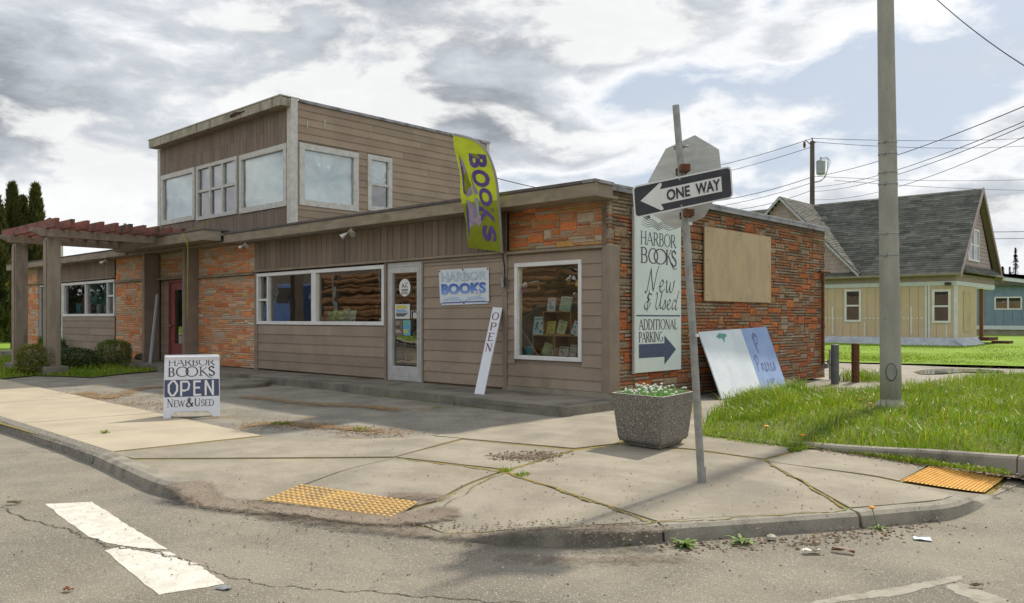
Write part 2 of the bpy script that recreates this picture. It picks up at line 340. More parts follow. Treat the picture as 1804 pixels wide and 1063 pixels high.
# strokes: l line (x0 y0 x1 y1 weight), a arc (cx cy rx ry a0 a1), s serif (x y half-length)
GL = {
 'A': (.86, [('l', .06, 0, .40, 1, 't'), ('l', .40, 1, .78, 0, 'T'), ('l', .18, .34, .62, .34, 't'), ('s', .06, 0, .09), ('s', .78, 0, .09)]),
 'B': (.72, [('l', .14, 0, .14, 1, 'T'), ('l', .14, 1, .36, 1, 't'), ('l', .14, .53, .36, .53, 't'), ('l', .14, 0, .38, 0, 't'), ('a', .34, .765, .22, .235, 90, -90), ('a', .36, .265, .26, .265, 90, -90), ('s', .11, 0, .09), ('s', .11, 1, .09)]),
 'D': (.86, [('l', .14, 0, .14, 1, 'T'), ('l', .14, 1, .36, 1, 't'), ('l', .14, 0, .36, 0, 't'), ('a', .34, .5, .42, .5, 90, -90), ('s', .11, 0, .09), ('s', .11, 1, .09)]),
 'E': (.66, [('l', .14, 0, .14, 1, 'T'), ('l', .14, 1, .56, 1, 't'), ('l', .14, .52, .48, .52, 't'), ('l', .14, 0, .58, 0, 't'), ('l', .56, 1.02, .56, .86, 't'), ('l', .59, -.02, .59, .16, 't'), ('s', .11, 0, .09), ('s', .11, 1, .09)]),
 'G': (.90, [('a', .46, .5, .40, .5, 48, 330), ('l', .80, .42, .80, .10, 'T'), ('s', .78, .43, .13)]),
 'H': (.88, [('l', .15, 0, .15, 1, 'T'), ('l', .73, 0, .73, 1, 'T'), ('l', .15, .52, .73, .52, 't'), ('s', .15, 0, .11), ('s', .15, 1, .11), ('s', .73, 0, .11), ('s', .73, 1, .11)]),
 'I': (.36, [('l', .18, 0, .18, 1, 'T'), ('s', .18, 0, .11), ('s', .18, 1, .11)]),
 'K': (.84, [('l', .15, 0, .15, 1, 'T'), ('l', .20, .44, .68, 1, 't'), ('l', .34, .58, .76, 0, 'T'), ('s', .15, 0, .11), ('s', .15, 1, .11), ('s', .68, 1, .10), ('s', .76, 0, .10)]),
 'L': (.66, [('l', .15, 0, .15, 1, 'T'), ('l', .15, 0, .58, 0, 't'), ('l', .59, -.02, .59, .18, 't'), ('s', .15, 0, .11), ('s', .15, 1, .11)]),
 'N': (.92, [('l', .14, 0, .14, 1, 't'), ('l', .14, 1, .76, 0, 'T'), ('l', .76, 0, .76, 1, 't'), ('s', .14, 0, .10), ('s', .10, 1, .10), ('s', .76, 1, .10)]),
 'O': (.96, [('a', .48, .5, .42, .5, 90, 450)]),
 'P': (.68, [('l', .14, 0, .14, 1, 'T'), ('l', .14, 1, .36, 1, 't'), ('l', .14, .46, .36, .46, 't'), ('a', .34, .73, .24, .27, 90, -90), ('s', .14, 0, .11), ('s', .11, 1, .09)]),
 'R': (.80, [('l', .14, 0, .14, 1, 'T'), ('l', .14, 1, .36, 1, 't'), ('l', .14, .50, .36, .50, 't'), ('a', .34, .75, .24, .25, 90, -90), ('l', .36, .50, .72, 0, 'T'), ('s', .14, 0, .11), ('s', .11, 1, .09), ('s', .75, 0, .07)]),
 'S': (.64, [('c', [(.54, .80), (.42, .97), (.24, .99), (.11, .86), (.14, .66), (.34, .52), (.52, .36), (.54, .14), (.38, .01), (.20, .03), (.08, .20)])]),
 'T': (.78, [('l', .39, 0, .39, 1, 'T'), ('l', .05, 1, .73, 1, 't'), ('l', .05, 1.02, .05, .84, 't'), ('l', .73, 1.02, .73, .84, 't'), ('s', .39, 0, .12)]),
 'U': (.86, [('l', .15, 1, .15, .36, 'T'), ('l', .71, 1, .71, .36, 't'), ('a', .43, .36, .28, .36, 180, 360), ('s', .15, 1, .11), ('s', .71, 1, .10)]),
 'W': (1.16, [('l', .06, 1, .32, 0, 'T'), ('l', .32, 0, .56, .96, 't'), ('l', .56, .96, .82, 0, 'T'), ('l', .82, 0, 1.08, 1, 't'), ('s', .06, 1, .10), ('s', 1.08, 1, .09)]),
 '&': (.92, [('c', [(.80, .02), (.62, .22), (.34, .60), (.22, .80), (.34, .98), (.48, .90), (.46, .72), (.26, .54), (.08, .34), (.10, .10), (.32, .0), (.56, .10), (.72, .34), (.78, .50)])]),
 ' ': (.40, []), '-': (.4, [('l', .06, .45, .34, .45, 'T')]),
}
def serif(pen, text, u, v, h, width=None, T=.13, t=.05, sc=1.0, track=.0, small=None):
    """set text from (u, v), cap height h; width squeezes the line to that length"""
    adv = [(GL[c][0] + track) * (small if small and i and text[i - 1] != ' ' and c not in '&' else 1) for i, c in enumerate(text)]
    tot = sum(adv) - track; kx = (width / tot) if width else h
    for i, c in enumerate(text):
        q = (small if small and i and text[i - 1] != ' ' and c not in '&' else 1)
        X = lambda x: u + x * kx * q
        Y = lambda y: v + y * h * q
        kw = (kx + h) / 2
        for st in GL[c][1]:
            if st[0] == 'l':
                wd = (T if st[5] == 'T' else t) * kw; pen.ribbon([(X(st[1]), Y(st[2])), (X(st[3]), Y(st[4]))], wd)
            elif st[0] == 'a': pen.arc(X(st[1]), Y(st[2]), st[3] * kx * q, st[4] * h * q, st[5], st[6], T * kw, t * kw, 22 if st[6] - st[5] > 200 else 12)
            elif st[0] == 'c': pen.curve([(X(a), Y(b)) for a, b in st[1]], 0, n=5, contrast=(T * kw, t * kw * 1.2, R(25)))
            elif st[0] == 's' and sc: pen.ribbon([(X(st[1] - st[3]), Y(st[2])), (X(st[1] + st[3]), Y(st[2]))], t * kw * .9)
        u += adv[i] * kx
_fc = {}
def sans(text, bold=0.0):
    """outline of the plain sans as (verts, faces), cap height 1, starting at u = 0"""
    if (text, bold) in _fc: return _fc[(text, bold)]
    cu = bpy.data.curves.new('lettering', 'FONT'); cu.body = text; cu.offset = bold; cu.resolution_u = 3
    o = bpy.data.objects.new('lettering', cu); COL.objects.link(o); me = bpy.data.meshes.new_from_object(o)
    vs = np.array([v.co[:2] for v in me.vertices]); fs = [tuple(p.vertices) for p in me.polygons]
    bpy.data.objects.remove(o); bpy.data.curves.remove(cu); bpy.data.meshes.remove(me)
    vs[:, 0] -= vs[:, 0].min(); vs[:, 1] -= vs[:, 1].min(); vs /= vs[:, 1].max()
    _fc[(text, bold)] = (vs, fs); return vs, fs
def put_sans(name, text, fr, u, v, w, h, material, parent, bold=0.0, lift=.002, turn=0):
    vs, fs = sans(text, bold); mx = vs[:, 0].max()
    pts = []
    for x, y in vs:
        a, b = x / mx * w, y * h
        if turn: a, b = b, -a
        pts.append(fr(u + a, v + b, lift))
    mb = MB(); mb.add(pts, fs); return mb.build(name, material, parent)
def frame(o, u, v):
    o = Vector(o); u = Vector(u).normalized(); v = Vector(v).normalized(); n = u.cross(v).normalized()
    return lambda a, b, h=0.0: tuple(o + u * a + v * b + n * h)

# ================================================================ THE GROUND
RZ = -0.095
def sm(t): t = min(1, max(0, t)); return t * t * (3 - 2 * t)
RAMPS = [(onZ(384, 884, RZ), onZ(790, 946, RZ), 1.25, .34, .75), (onZ(1748, 888, RZ), onZ(1818, 846, RZ), .95, .40, .3)]   # dropped edges: two ends, run, fade
def zpave(x, y):
    best = 0
    for A_, B_, run, fa, fb in RAMPS:
        ex, ey = B_[0] - A_[0], B_[1] - A_[1]; l = math.hypot(ex, ey)
        t = ((x - A_[0]) * ex + (y - A_[1]) * ey) / l; dd = (-(x - A_[0]) * ey + (y - A_[1]) * ex) / l
        wt = sm((t + fa) / (fa + .05)) * sm((l + fb - t) / (fb + .05))
        best = min(best, (RZ + .006) * wt * (1 - sm(max(dd, 0) / run)))
    return best
def gp(x, y):                                             # pixel -> point on the pavement, ramp included
    z = 0
    for _ in range(6): p = onZ(x, y, z); z = zpave(p[0], p[1])
    return (p[0], p[1], z)
def sheet(name, pts, z, material, parent=None, grid=0, zf=None, thick=0.0):
    bm = bmesh.new(); vs = [bm.verts.new((p[0], p[1], 0)) for p in pts]; f = bm.faces.new(vs)
    f.normal_update()
    if f.normal.z < 0: f.normal_flip()
    if grid:
        for ax in (0, 1):
            a = min(p[ax] for p in pts); b = max(p[ax] for p in pts); k = (math.floor(a / grid) + 1) * grid
            while k < b:
                co = [0, 0, 0]; co[ax] = k; no = [0, 0, 0]; no[ax] = 1
                bmesh.ops.bisect_plane(bm, geom=bm.verts[:] + bm.edges[:] + bm.faces[:], plane_co=co, plane_no=no, dist=1e-5); k += grid
    if len(pts) > 4: bmesh.ops.triangulate(bm, faces=bm.faces[:])
    top = bm.verts[:]
    for v in top: v.co.z = z + (zf(v.co.x, v.co.y) if zf else 0)
    if thick:
        r = bmesh.ops.extrude_edge_only(bm, edges=[e for e in bm.edges if e.is_boundary])
        for g in r['geom']:
            if isinstance(g, bmesh.types.BMVert): g.co.z -= thick
        bmesh.ops.recalc_face_normals(bm, faces=bm.faces[:])
        if sum(f.normal.z for f in bm.faces) < 0: bmesh.ops.reverse_faces(bm, faces=bm.faces[:])
    me = bpy.data.meshes.new(name); bm.to_mesh(me); bm.free(); me.materials.append(material)
    o = bpy.data.objects.new(name, me); COL.objects.link(o); adopt(o, parent); return o
def st(o): return tag(o, kind='structure')
def rough(x, y): return .010 * math.sin(1.7 * x + .6 * y) + .008 * math.sin(2.9 * y - 1.1 * x)

st(sheet('ground', [(-900, -900), (900, -900), (900, 900), (-900, 900)], -.22, EARTH))
st(sheet('road', [(-160, -19), (160, -19), (160, -1), (-160, -1)], RZ, ROAD, grid=4))
st(sheet('side_street', [(6.4, -1), (15, -1), (15, 120), (6.4, 120)], RZ, ROAD))
st(sheet('far_pavement', [(-160, -22), (160, -22), (160, -19), (-160, -19)], 0.0, CONC_L))
st(sheet('far_verge', [(-160, -70), (160, -70), (160, -22), (-160, -22)], -.02, LAWNM))
# the block: asphalt lot in front, gravel round the side, lawn behind
c0 = onZ(0, 668); c1 = gp(462, 768)
BK = [gp(462, 768), gp(643, 772), gp(759, 767), gp(955, 737), gp(1003, 731)]
st(sheet('asphalt_lot', [(-60, -4.52), (-26, -4.50), c0, c1, BK[1], BK[2], BK[3], (.36, -1.30), (.36, .3), (-60, .3)], -.004, LOT, grid=.5, zf=lambda x, y: -.012 + rough(x, y) * .6))
st(sheet('gravel_alley', [(-.3, -2.3), (2.6, -1.9), (6.35, -1.9), (6.35, 16.5), (-60, 16.5), (-60, .5), (-.3, .5)], -.025, GRAVEL, grid=.8, zf=lambda x, y: rough(x, y)))
st(sheet('lawn', [(-70, 15.3), (-6, 15.2), (-1.7, 14.5), (1.5, 14.7), (6.3, 14.9), (6.3, 90), (-70, 90)], .03, LAWNM, grid=2.5, zf=lambda x, y: .03 * math.sin(.5 * x) * math.cos(.4 * y)))
st(sheet('lawn_edge', [(-70, 15.1), (-3.4, 15.02), (-3.4, 15.25), (-70, 15.35)], .02, SOIL))
WATER = mat('puddle_water', (.20, .20, .19), None, 3, .04, spec=.9)
pdl = [p[:2] for p in spline([onZ(*p)[:2] for p in ((1610, 655), (1625, 652), (1650, 650), (1690, 649), (1740, 651), (1770, 654), (1735, 656), (1700, 655), (1660, 658), (1625, 659), (1610, 655))], 5)][:-1]
tag(sheet('puddle', pdl, -.004, WATER), kind='structure')
# back lawn, left of the shops
st(sheet('side_lawn', [(-110, -4.3), (-27.6, -3.2), (-27.6, 15.2), (-110, 15.2)], .012, LAWNM))
# ---- pale pavement slabs to the left
pv = st(sheet('pavement', [(-160, -6.62), (c1[0] + 1.0, -6.72), c1, c0, (-26, -4.5), (-160, -4.6)], -.006, MOSS))
yb = lambda x: c0[1] + (x - c0[0]) * (c1[1] - c0[1]) / (c1[0] - c0[0]) if x > c0[0] else c0[1]
fi0, fi1 = onZ(0, 734), onZ(200, 797)
yf = lambda x: fi0[1] + (x - fi0[0]) * (fi1[1] - fi0[1]) / (fi1[0] - fi0[0])
e_b, e_f = gp(460, 768), gp(197, 796)                      # the joint where the pale slabs end
xs = [0.0]
while xs[-1] > -26: xs.append(xs[-1] - 1.52)
for i in range(len(xs) - 1):
    k0, k1 = xs[i], xs[i + 1]; g = .006
    bb = lambda k: (e_b[0] + k, yb(e_b[0] + k)); ff = lambda k: (e_f[0] + k * 1.0, yf(e_f[0] + k * 1.0))
    a, b, c, d = bb(k0 - g), ff(k0 - g), ff(k1 + g), bb(k1 + g)
    sheet('slab', [a, b, c, d], .003 + rng.uniform(-.002, .002), CONC_L, pv, thick=.02)
st(sheet('pavement_strip', [(-160, -6.6), (xs[-1] + e_f[0], yf(xs[-1] + e_f[0])), (xs[-1] + e_b[0], yb(xs[-1] + e_b[0])), (-160, -4.55)], .003, CONC_L))
# ---- corner slabs, each between its joints (photo pixels)
pc = st(sheet('corner_pavement', [gp(*p) for p in [(197, 798), (460, 769), (643, 772), (759, 767), (955, 737), (1003, 733), (1075, 712), (1093, 690), (1235, 700), (1240, 762), (1431, 787), (1640, 820), (1800, 838), (1812, 847), (1752, 874), (1722, 876), (1660, 883), (1580, 891), (1496, 899), (1155, 922), (780, 942), (384, 884), (300, 838)]], -.009, MOSS, grid=.15, zf=zpave))
SL = [
 [(199, 798), (462, 770), (643, 774), (759, 769), (812, 773), (694, 805), (235, 808)],
 [(237, 811), (692, 808), (533, 855), (470, 880), (430, 884), (388, 879), (352, 861), (305, 841)],
 [(696, 808), (884, 830), (768, 882), (700, 900), (600, 880), (535, 857)],
 [(699, 805), (817, 775), (1007, 793), (895, 827)],
 [(765, 768), (955, 739), (1003, 735), (1075, 714), (1100, 720), (1090, 781), (1012, 790), (819, 773)],
 [(885, 833), (1151, 919), (1000, 927), (783, 939), (700, 906), (770, 885)],
 [(900, 829), (1010, 795), (1090, 784), (1220, 794), (1344, 811), (1492, 897), (1159, 918), (895, 833)],
 [(1096, 780), (1103, 722), (1236, 731), (1238, 764), (1408, 791), (1344, 808), (1220, 791)],
 [(1350, 811), (1412, 794), (1431, 788), (1636, 820), (1584, 847), (1366, 815)],
 [(1352, 814), (1580, 850), (1585, 851), (1734, 872), (1748, 872.5), (1724, 873.5), (1660, 880.5), (1580, 888.5), (1498, 895)],
 [(1750, 871), (1784, 838), (1800, 839), (1812, 846), (1752, 873)],
]
for q in SL: sheet('slab', [gp(*p)[:2] for p in q], rng.uniform(0, .004), CONC, pc, grid=.15, zf=zpave, thick=.03)
# ---- kerbs
def kerb(px_in, width, material, name, parent, t0=0.0, t1=0.0, jag=0.0, z0=0.008, start=None):
    a = [Vector(gp(*p)) for p in px_in]
    if start: a[0] = Vector(start)
    A = [Vector(p) for p in spline(a, 14)]; prof = [(0, -.03, 0), (0, 0, 0), (.62, -.004, 1), (.86, -.026, 1), (1.0, -.13, 1)]; vs = []; m = len(A)
    for i in range(m):
        f = i / (m - 1); k = 1.0; tg = (A[min(i + 1, m - 1)] - A[max(i - 1, 0)]).normalized(); no = Vector((tg.y, -tg.x, 0))
        zt = max(zpave(A[i].x, A[i].y) + z0, RZ + .006)
        for q, dz, j in prof:
            zz = max(zt + dz, RZ - .02); p = A[i] + no * width * q
            vs.append((p.x + rng.uniform(-jag, jag) * j, p.y + rng.uniform(-jag, jag) * j, zz + rng.uniform(-jag, jag) * .5 * j))
    p = len(prof)
    fs = [(i * p + j, i * p + j + 1, (i + 1) * p + j + 1, (i + 1) * p + j) for i in range(m - 1) for j in range(p - 1)]
    fs += [tuple(range(p - 1, -1, -1)), tuple((m - 1) * p + j for j in range(p))]
    mb = MB(); mb.add(vs, fs); o = mb.build(name, material, parent)
    bm = bmesh.new(); bm.from_mesh(o.data); bmesh.ops.recalc_face_normals(bm, faces=bm.faces[:]); bm.to_mesh(o.data); bm.free(); return o
kx0 = onZ(196, 797)[0]
kb = st(kerb([(1158, 920.6), (1280, 913), (1400, 905), (1494, 899)], .125, CURBM, 'kerb', None))
# the older kerb runs on out of the frame along the street
def far_kerb(x0, x1, z):
    mb = MB(); n = 90; vs = []
    for i in range(n + 1):
        x = x0 + (x1 - x0) * i / n; y0 = yf(x) if x > -14 else yf(-14)
        j = lambda: rng.uniform(-.012, .012)
        vs += [(x, y0, -.03), (x, y0, z), (x + j(), y0 - .12 + j(), z - .004 + j() * .5), (x + j(), y0 - .165 + j(), z - .03 + j() * .5), (x + j(), y0 - .19 + j(), RZ - .02)]
    mb.add(vs, [(i * 5 + j, (i + 1) * 5 + j, (i + 1) * 5 + j + 1, i * 5 + j + 1) for i in range(n) for j in range(4)])
    return mb.build('kerb_stone', OLDCURB, kb)
far_kerb(-30, kx0 - .006, .008)
kerb([(198, 797.6), (250, 818), (305, 840), (352, 860), (388, 879)], .19, CURBM, 'kerb_stone', kb, t1=.40, start=(kx0 + .006, yf(kx0), 0))
kerb([(782, 942), (900, 935.5), (1030, 928.5), (1153, 921)], .125, CURBM, 'kerb_stone', kb, t0=.55)
kerb([(1498, 898.6), (1580, 891), (1660, 882.5), (1724, 875), (1750, 874)], .125, CURBM, 'kerb_stone', kb, t1=.75)
# standing kerb that holds back the grass
gk = [onZ(1400, 785), onZ(1480, 798), onZ(1600, 812), onZ(1790, 832), (6.9, -1.95, 0), (7.4, -1.4, 0)]
def grass_kerb(p, h0, h1, parent):
    mb = MB(); vs = []; m = len(p)
    for i, a in enumerate(p):
        b = p[min(i + 1, m - 1)]; c = p[max(i - 1, 0)]; dx, dy = b[0] - c[0], b[1] - c[1]; l = math.hypot(dx, dy); nx, ny = -dy / l * .14, dx / l * .14
        h = h0 + (h1 - h0) * i / (m - 1)
        vs += [(a[0], a[1], -.05), (a[0] + nx * .06, a[1] + ny * .06, h - .02), (a[0] + nx * .2, a[1] + ny * .2, h), (a[0] + nx, a[1] + ny, h), (a[0] + nx, a[1] + ny, -.05)]
    mb.add(vs, [(i * 5 + j, (i + 1) * 5 + j, (i + 1) * 5 + j + 1, i * 5 + j + 1) for i in range(m - 1) for j in range(4)] + [(0, 1, 2, 3, 4), tuple((m - 1) * 5 + j for j in (4, 3, 2, 1, 0))])
    return mb.build('kerb_stone', CURBM, parent)
grass_kerb(spline([Vector(q) for q in gk[:3]], 5), .03, .10, kb)
grass_kerb(spline([Vector(q) for q in (gk[2], gk[3])], 5), .10, .13, kb)
grass_kerb([Vector(gk[3]) + Vector((.012, -.002, 0)), Vector(gk[4]), Vector(gk[5])], .13, .13, kb)
# ---- raised walkway along the shop front, and the round manhole collar
wk = st(sheet('walkway', [(-10.4, -1.02), (-.5, -1.40), (.34, -1.40), (.34, .02), (-10.4, .02)], .06, WALKM))
wseg = [-26.9, -23.5, -20.4, -17.3, -14.2, -10.4, -7.5, -4.9, -1.9, .36]
for i in range(len(wseg) - 1):
    a, b = wseg[i] + .005, wseg[i + 1] - .005
    yo = lambda x: -1.03 - .39 * (x + 10) / 10 if x > -10.4 else -1.02
    q = [(a, yo(a)), (b, yo(b)), (b, .03), (a, .03)]
    if i == len(wseg) - 2: q = [(a, yo(a)), (b, yo(b) + .02), (b + .02, -.12), (b - .3, .03), (a, .03)]
    sheet('slab', q, .12 + rng.uniform(-.003, .003), WALKM, wk, thick=.15)
cy = onZ(388, 680)
tag(MB().lathe((cy[0] - .1, cy[1] + .1, -.05), [(.88, 0), (.88, .10), (.85, .13), (.60, .135), (.58, .10), (0.01, .10)], 30).build('well_collar', WALKM), 'low round concrete collar set in the asphalt behind the A-frame sign', 'concrete ring')

# ---- tactile pads
TACDIRTY = mat('grimy_tactile', (.40, .29, .13), (.30, .225, .125), 5, .9, .4, 70, grime=(.22, .18, .13), gscale=3, glo=.45, ghi=.65)
def tactile(px, label, nx, ny, plate):
    q = [Vector(gp(*p)) for p in px]; t = thing('tactile_pad', label, 'tactile pad', q[0], 'yellow tactile pads'); ny = max(6, round(nx * (q[3] - q[0]).length / (q[1] - q[0]).length))
    bil = lambda a, b: (q[0] * (1 - a) + q[1] * a) * (1 - b) + (q[3] * (1 - a) + q[2] * a) * b
    mb = MB(); n = 12; vs = []
    for j in range(n + 1):
        for i in range(n + 1): p = bil(i / n, j / n); vs.append((p.x, p.y, zpave(p.x, p.y) + .012))
    mb.add(vs, [(j * (n + 1) + i, j * (n + 1) + i + 1, (j + 1) * (n + 1) + i + 1, (j + 1) * (n + 1) + i) for j in range(n) for i in range(n)])
    o = mb.build('plate', plate, t)
    if o.data.polygons[0].normal.z < 0: o.data.flip_normals()
    db = MB()
    for j in range(ny):
        for i in range(nx):
            p = bil((i + .5) / nx, (j + .5) / ny); z = zpave(p.x, p.y) + .0122; k = ((q[1] - q[0]).length / nx) * .30
            db.lathe((p.x, p.y, z), [(k, 0), (k * .8, .007), (k * .45, .010)], 7)
    tag(db.build('dome', YELLOW, t), kind='stuff')
    return t
tactile([(530, 856), (738, 888), (690, 916), (462, 884)], 'yellow bumpy tactile pad half buried in dirt at the dropped kerb', 22, 14, TACDIRTY)
tactile([(1641, 823), (1779, 838), (1734, 870), (1587, 849)], 'clean yellow tactile pad beside the grass kerb at the light pole', 20, 18, YELLOW)

# ---- road paint
def flat(name, px, z, material, parent=None, jag=0.0, sub=10):
    P = [Vector(onZ(*p, z)) for p in px]; out = []
    for i, a in enumerate(P):
        b = P[(i + 1) % len(P)]
        for k in range(sub):
            v = a.lerp(b, k / sub); out.append((v.x + rng.uniform(-jag, jag), v.y + rng.uniform(-jag, jag)))
    return sheet(name, out, z, material, parent)
cw = st(flat('road_marking', [(80, 888), (162, 884.5), (222, 923), (296, 968), (250, 966), (200, 959), (155, 946)], RZ + .0022, PAINT, None, .006))
flat('paint_bar', [(185, 970), (213, 963), (262, 974), (309, 981), (346, 993), (397, 1029), (279, 1048)], RZ + .0022, PAINT, cw, .006)
flat('paint_fragment', [(262, 972), (300, 972), (313, 980), (300, 979)], RZ + .0022, PAINT, cw, .004, 4)
FADED = mat('faded_road_paint', (0.37, 0.345, 0.29), (.28, .255, .205), 9, .9, .6, 110, lo=.42, hi=.6)
flat('paint_bar', [(1420, 1063), (1440, 1058), (1600, 1030), (1700, 1012), (1690, 1022), (1600, 1046), (1470, 1063)], RZ + .0016, FADED, cw, .01)
flat('paint_bar', [(1660, 1034), (1690, 1026), (1770, 1055), (1800, 1075), (1750, 1075)], RZ + .0016, FADED, cw, .01)
def crack(px, z, wpx, name='road_crack', parent=None, material=TAR):
    pts = spline([Vector(onZ(*p, z)) for p in px], 26); m = len(pts); pts = [Vector(p) for p in pts]; vs = []
    for i, p in enumerate(pts):
        a = pts[max(i - 1, 0)]; b = pts[min(i + 1, m - 1)]; t = (b - a).normalized(); n = Vector((-t.y, t.x, 0)); wd = wpx * rng.uniform(.3, 1.5)
        p = p + n * (rng.uniform(-.008, .008) + .022 * math.sin(i * .37) * math.sin(i * .13 + 1)); vs += [p - n * wd, p + n * wd]
    mb = MB(); mb.add(vs, [(2 * i, 2 * i + 2, 2 * i + 3, 2 * i + 1) for i in range(m - 1)]); o = mb.build(name, material, parent)
    if o.data.polygons[0].normal.z < 0: o.data.flip_normals()
    return o
ck = st(crack([(0, 893), (60, 918), (110, 930), (160, 949), (200, 964), (255, 968), (310, 983), (350, 996)], RZ + .0045, .0055))
crack([(352, 997), (420, 1020), (500, 1034), (640, 1042), (760, 1052), (900, 1061), (1010, 1066)], RZ + .003, .0038, parent=ck)
crack([(0, 801), (60, 796), (120, 799)], RZ + .003, .004, parent=ck)
def patch(name, px, z, material, label, cat, zf=None, jag=.03):
    P = [Vector(onZ(*p, z)) for p in px]; P = [Vector(p) for p in spline(P + [P[0]], 5)][:-1]
    return tag(sheet(name, [(p.x + rng.uniform(-jag, jag), p.y + rng.uniform(-jag, jag)) for p in P], z, material, None, grid=.15, zf=zf), label, cat, kind='stuff')
TARP = mat('dark_road_patch', (0.16, 0.15, 0.13), (0.115, 0.108, 0.095), 1.2, .92, .9, 120, speck=(.3, .28, .25), sscale=90, slo=.63)
def scatter(name, n, area, size, material, label, cat, zf=lambda x, y: 0.0, flatk=.5, seed=1, col=None):
    g = np.random.default_rng(seed); mb = MB()
    for _ in range(n):
        x, y = area(g); r = size * g.uniform(.4, 1.5); z = zf(x, y); a = g.uniform(0, 6.28); k = 5
        if col: mb.col = col[g.integers(len(col))]
        ring = [(x + r * g.uniform(.7, 1.2) * math.cos(a + 6.28 * i / k), y + r * g.uniform(.6, 1.2) * math.sin(a + 6.28 * i / k), z) for i in range(k)]
        top = (x + r * .2 * g.uniform(-1, 1), y, z + r * flatk * g.uniform(.5, 1.3))
        mb.add(ring + [top], [(i, (i + 1) % k, k) for i in range(k)])
    return tag(mb.build(name, material), label, cat, kind='stuff')
DEB = mat('debris_bits', (1, 1, 1), (.8, .8, .8), 30, .95, attr='tint')
DBC = [(.22, .12, .075), (.15, .105, .075), (.30, .235, .165), (.12, .095, .075), (.35, .30, .23)]
def blob(px, zz=RZ, s=(1, 1)):
    P = [onZ(*p, zz) for p in px]
    def f(g):
        a = g.integers(len(P) - 1); t = g.random(); x = P[a][0] + (P[a + 1][0] - P[a][0]) * t; y = P[a][1] + (P[a + 1][1] - P[a][1]) * t
        return x + g.normal() * s[0], y + g.normal() * s[1]
    return f
zramp = lambda x, y: max(zpave(x, y), RZ) + .004
def dirt_mat():                                           # thin wash of silt with a ragged edge of its own
    m = mat('silt_wash', (.225, .178, .135), (.27, .235, .185), 5, .95, .9, 110, speck=(.17, .10, .065), sscale=60, slo=.60)
    nt = m.node_tree; N = nt.nodes; L = nt.links; at = N.new('ShaderNodeAttribute'); at.attribute_name = 'tint'
    ns = N.new('ShaderNodeTexNoise'); ns.inputs['Scale'].default_value = 13; ns.inputs['Detail'].default_value = 12; ns.inputs['Roughness'].default_value = .82
    tc = N.new('ShaderNodeTexCoord'); L.new(tc.outputs['Object'], ns.inputs[0])
    ad = N.new('ShaderNodeMath'); ad.operation = 'SUBTRACT'; L.new(at.outputs['Fac'], ad.inputs[0]); L.new(ns.outputs[0], ad.inputs[1])
    mr = N.new('ShaderNodeMapRange'); mr.inputs[1].default_value = -.10; mr.inputs[2].default_value = .15; L.new(ad.outputs[0], mr.inputs[0])
    tr = N.new('ShaderNodeBsdfTransparent'); mx = N.new('ShaderNodeMixShader'); L.new(mr.outputs[0], mx.inputs[0]); L.new(tr.outputs[0], mx.inputs[1])
    L.new(N['Principled BSDF'].outputs[0], mx.inputs[2]); L.new(mx.outputs[0], N['Material Output'].inputs[0]); return m
SILT = dirt_mat()
def silt(name, spine, z, rad, label, zf, amount=.95, material=None):
    P = [Vector(onZ(*p, z)).to_2d() for p in spine]; P = [Vector(p) for p in spline([tuple(p) for p in P], 6)]
    x0, x1 = min(p.x for p in P) - rad, max(p.x for p in P) + rad; y0, y1 = min(p.y for p in P) - rad, max(p.y for p in P) + rad
    nx, ny = int((x1 - x0) / .09) + 2, int((y1 - y0) / .09) + 2; mb = MB(); mb.v = []; mb.c = []
    for j in range(ny):
        for i in range(nx):
            x, y = x0 + (x1 - x0) * i / (nx - 1), y0 + (y1 - y0) * j / (ny - 1)
            dd = min((Vector((x, y)) - p).length for p in P); k = amount * (1 - sm(dd / rad)); mb.v.append((x, y, zf(x, y))); mb.c.append((k, k, k))
    mb.f = [(j * nx + i, j * nx + i + 1, (j + 1) * nx + i + 1, (j + 1) * nx + i) for j in range(ny - 1) for i in range(nx - 1)]
    mb.f = [f for f in mb.f if max(mb.c[v][0] for v in f) > .02]
    return tag(mb.build(name, material or SILT), label, 'dirt', kind='stuff')
silt('washed_dirt', [(340, 878), (372, 888), (470, 900), (560, 910), (680, 920), (770, 915)], RZ, .42, 'brown dirt washed across the foot of the corner ramp', lambda x, y: max(zpave(x, y) + .0145, RZ + .012), .74)
silt('washed_dirt', [(480, 912), (620, 932), (760, 946), (900, 962), (1160, 962)], RZ, .30, 'dark silt lying in the gutter below the ramp', lambda x, y: max(zpave(x, y) + .0145, RZ + .009), .58)
silt('washed_dirt', [(700, 888), (770, 893)], RZ, .26, 'patch of grey grit at the right edge of the buried tactile pad', lambda x, y: max(zpave(x, y) + .016, RZ + .012), .66)
silt('moss_patch', [(150, 693), (190, 700), (250, 684), (330, 680)], 0, .80, 'orange brown moss along the edge of the pale pavement', lambda x, y: .004 + rough(x, y) * .6 - .004, .56, mat('orange_moss', (.30, .175, .065), (.235, .155, .07), 9, .95, .8, 60))
ms = MATS['orange_moss']
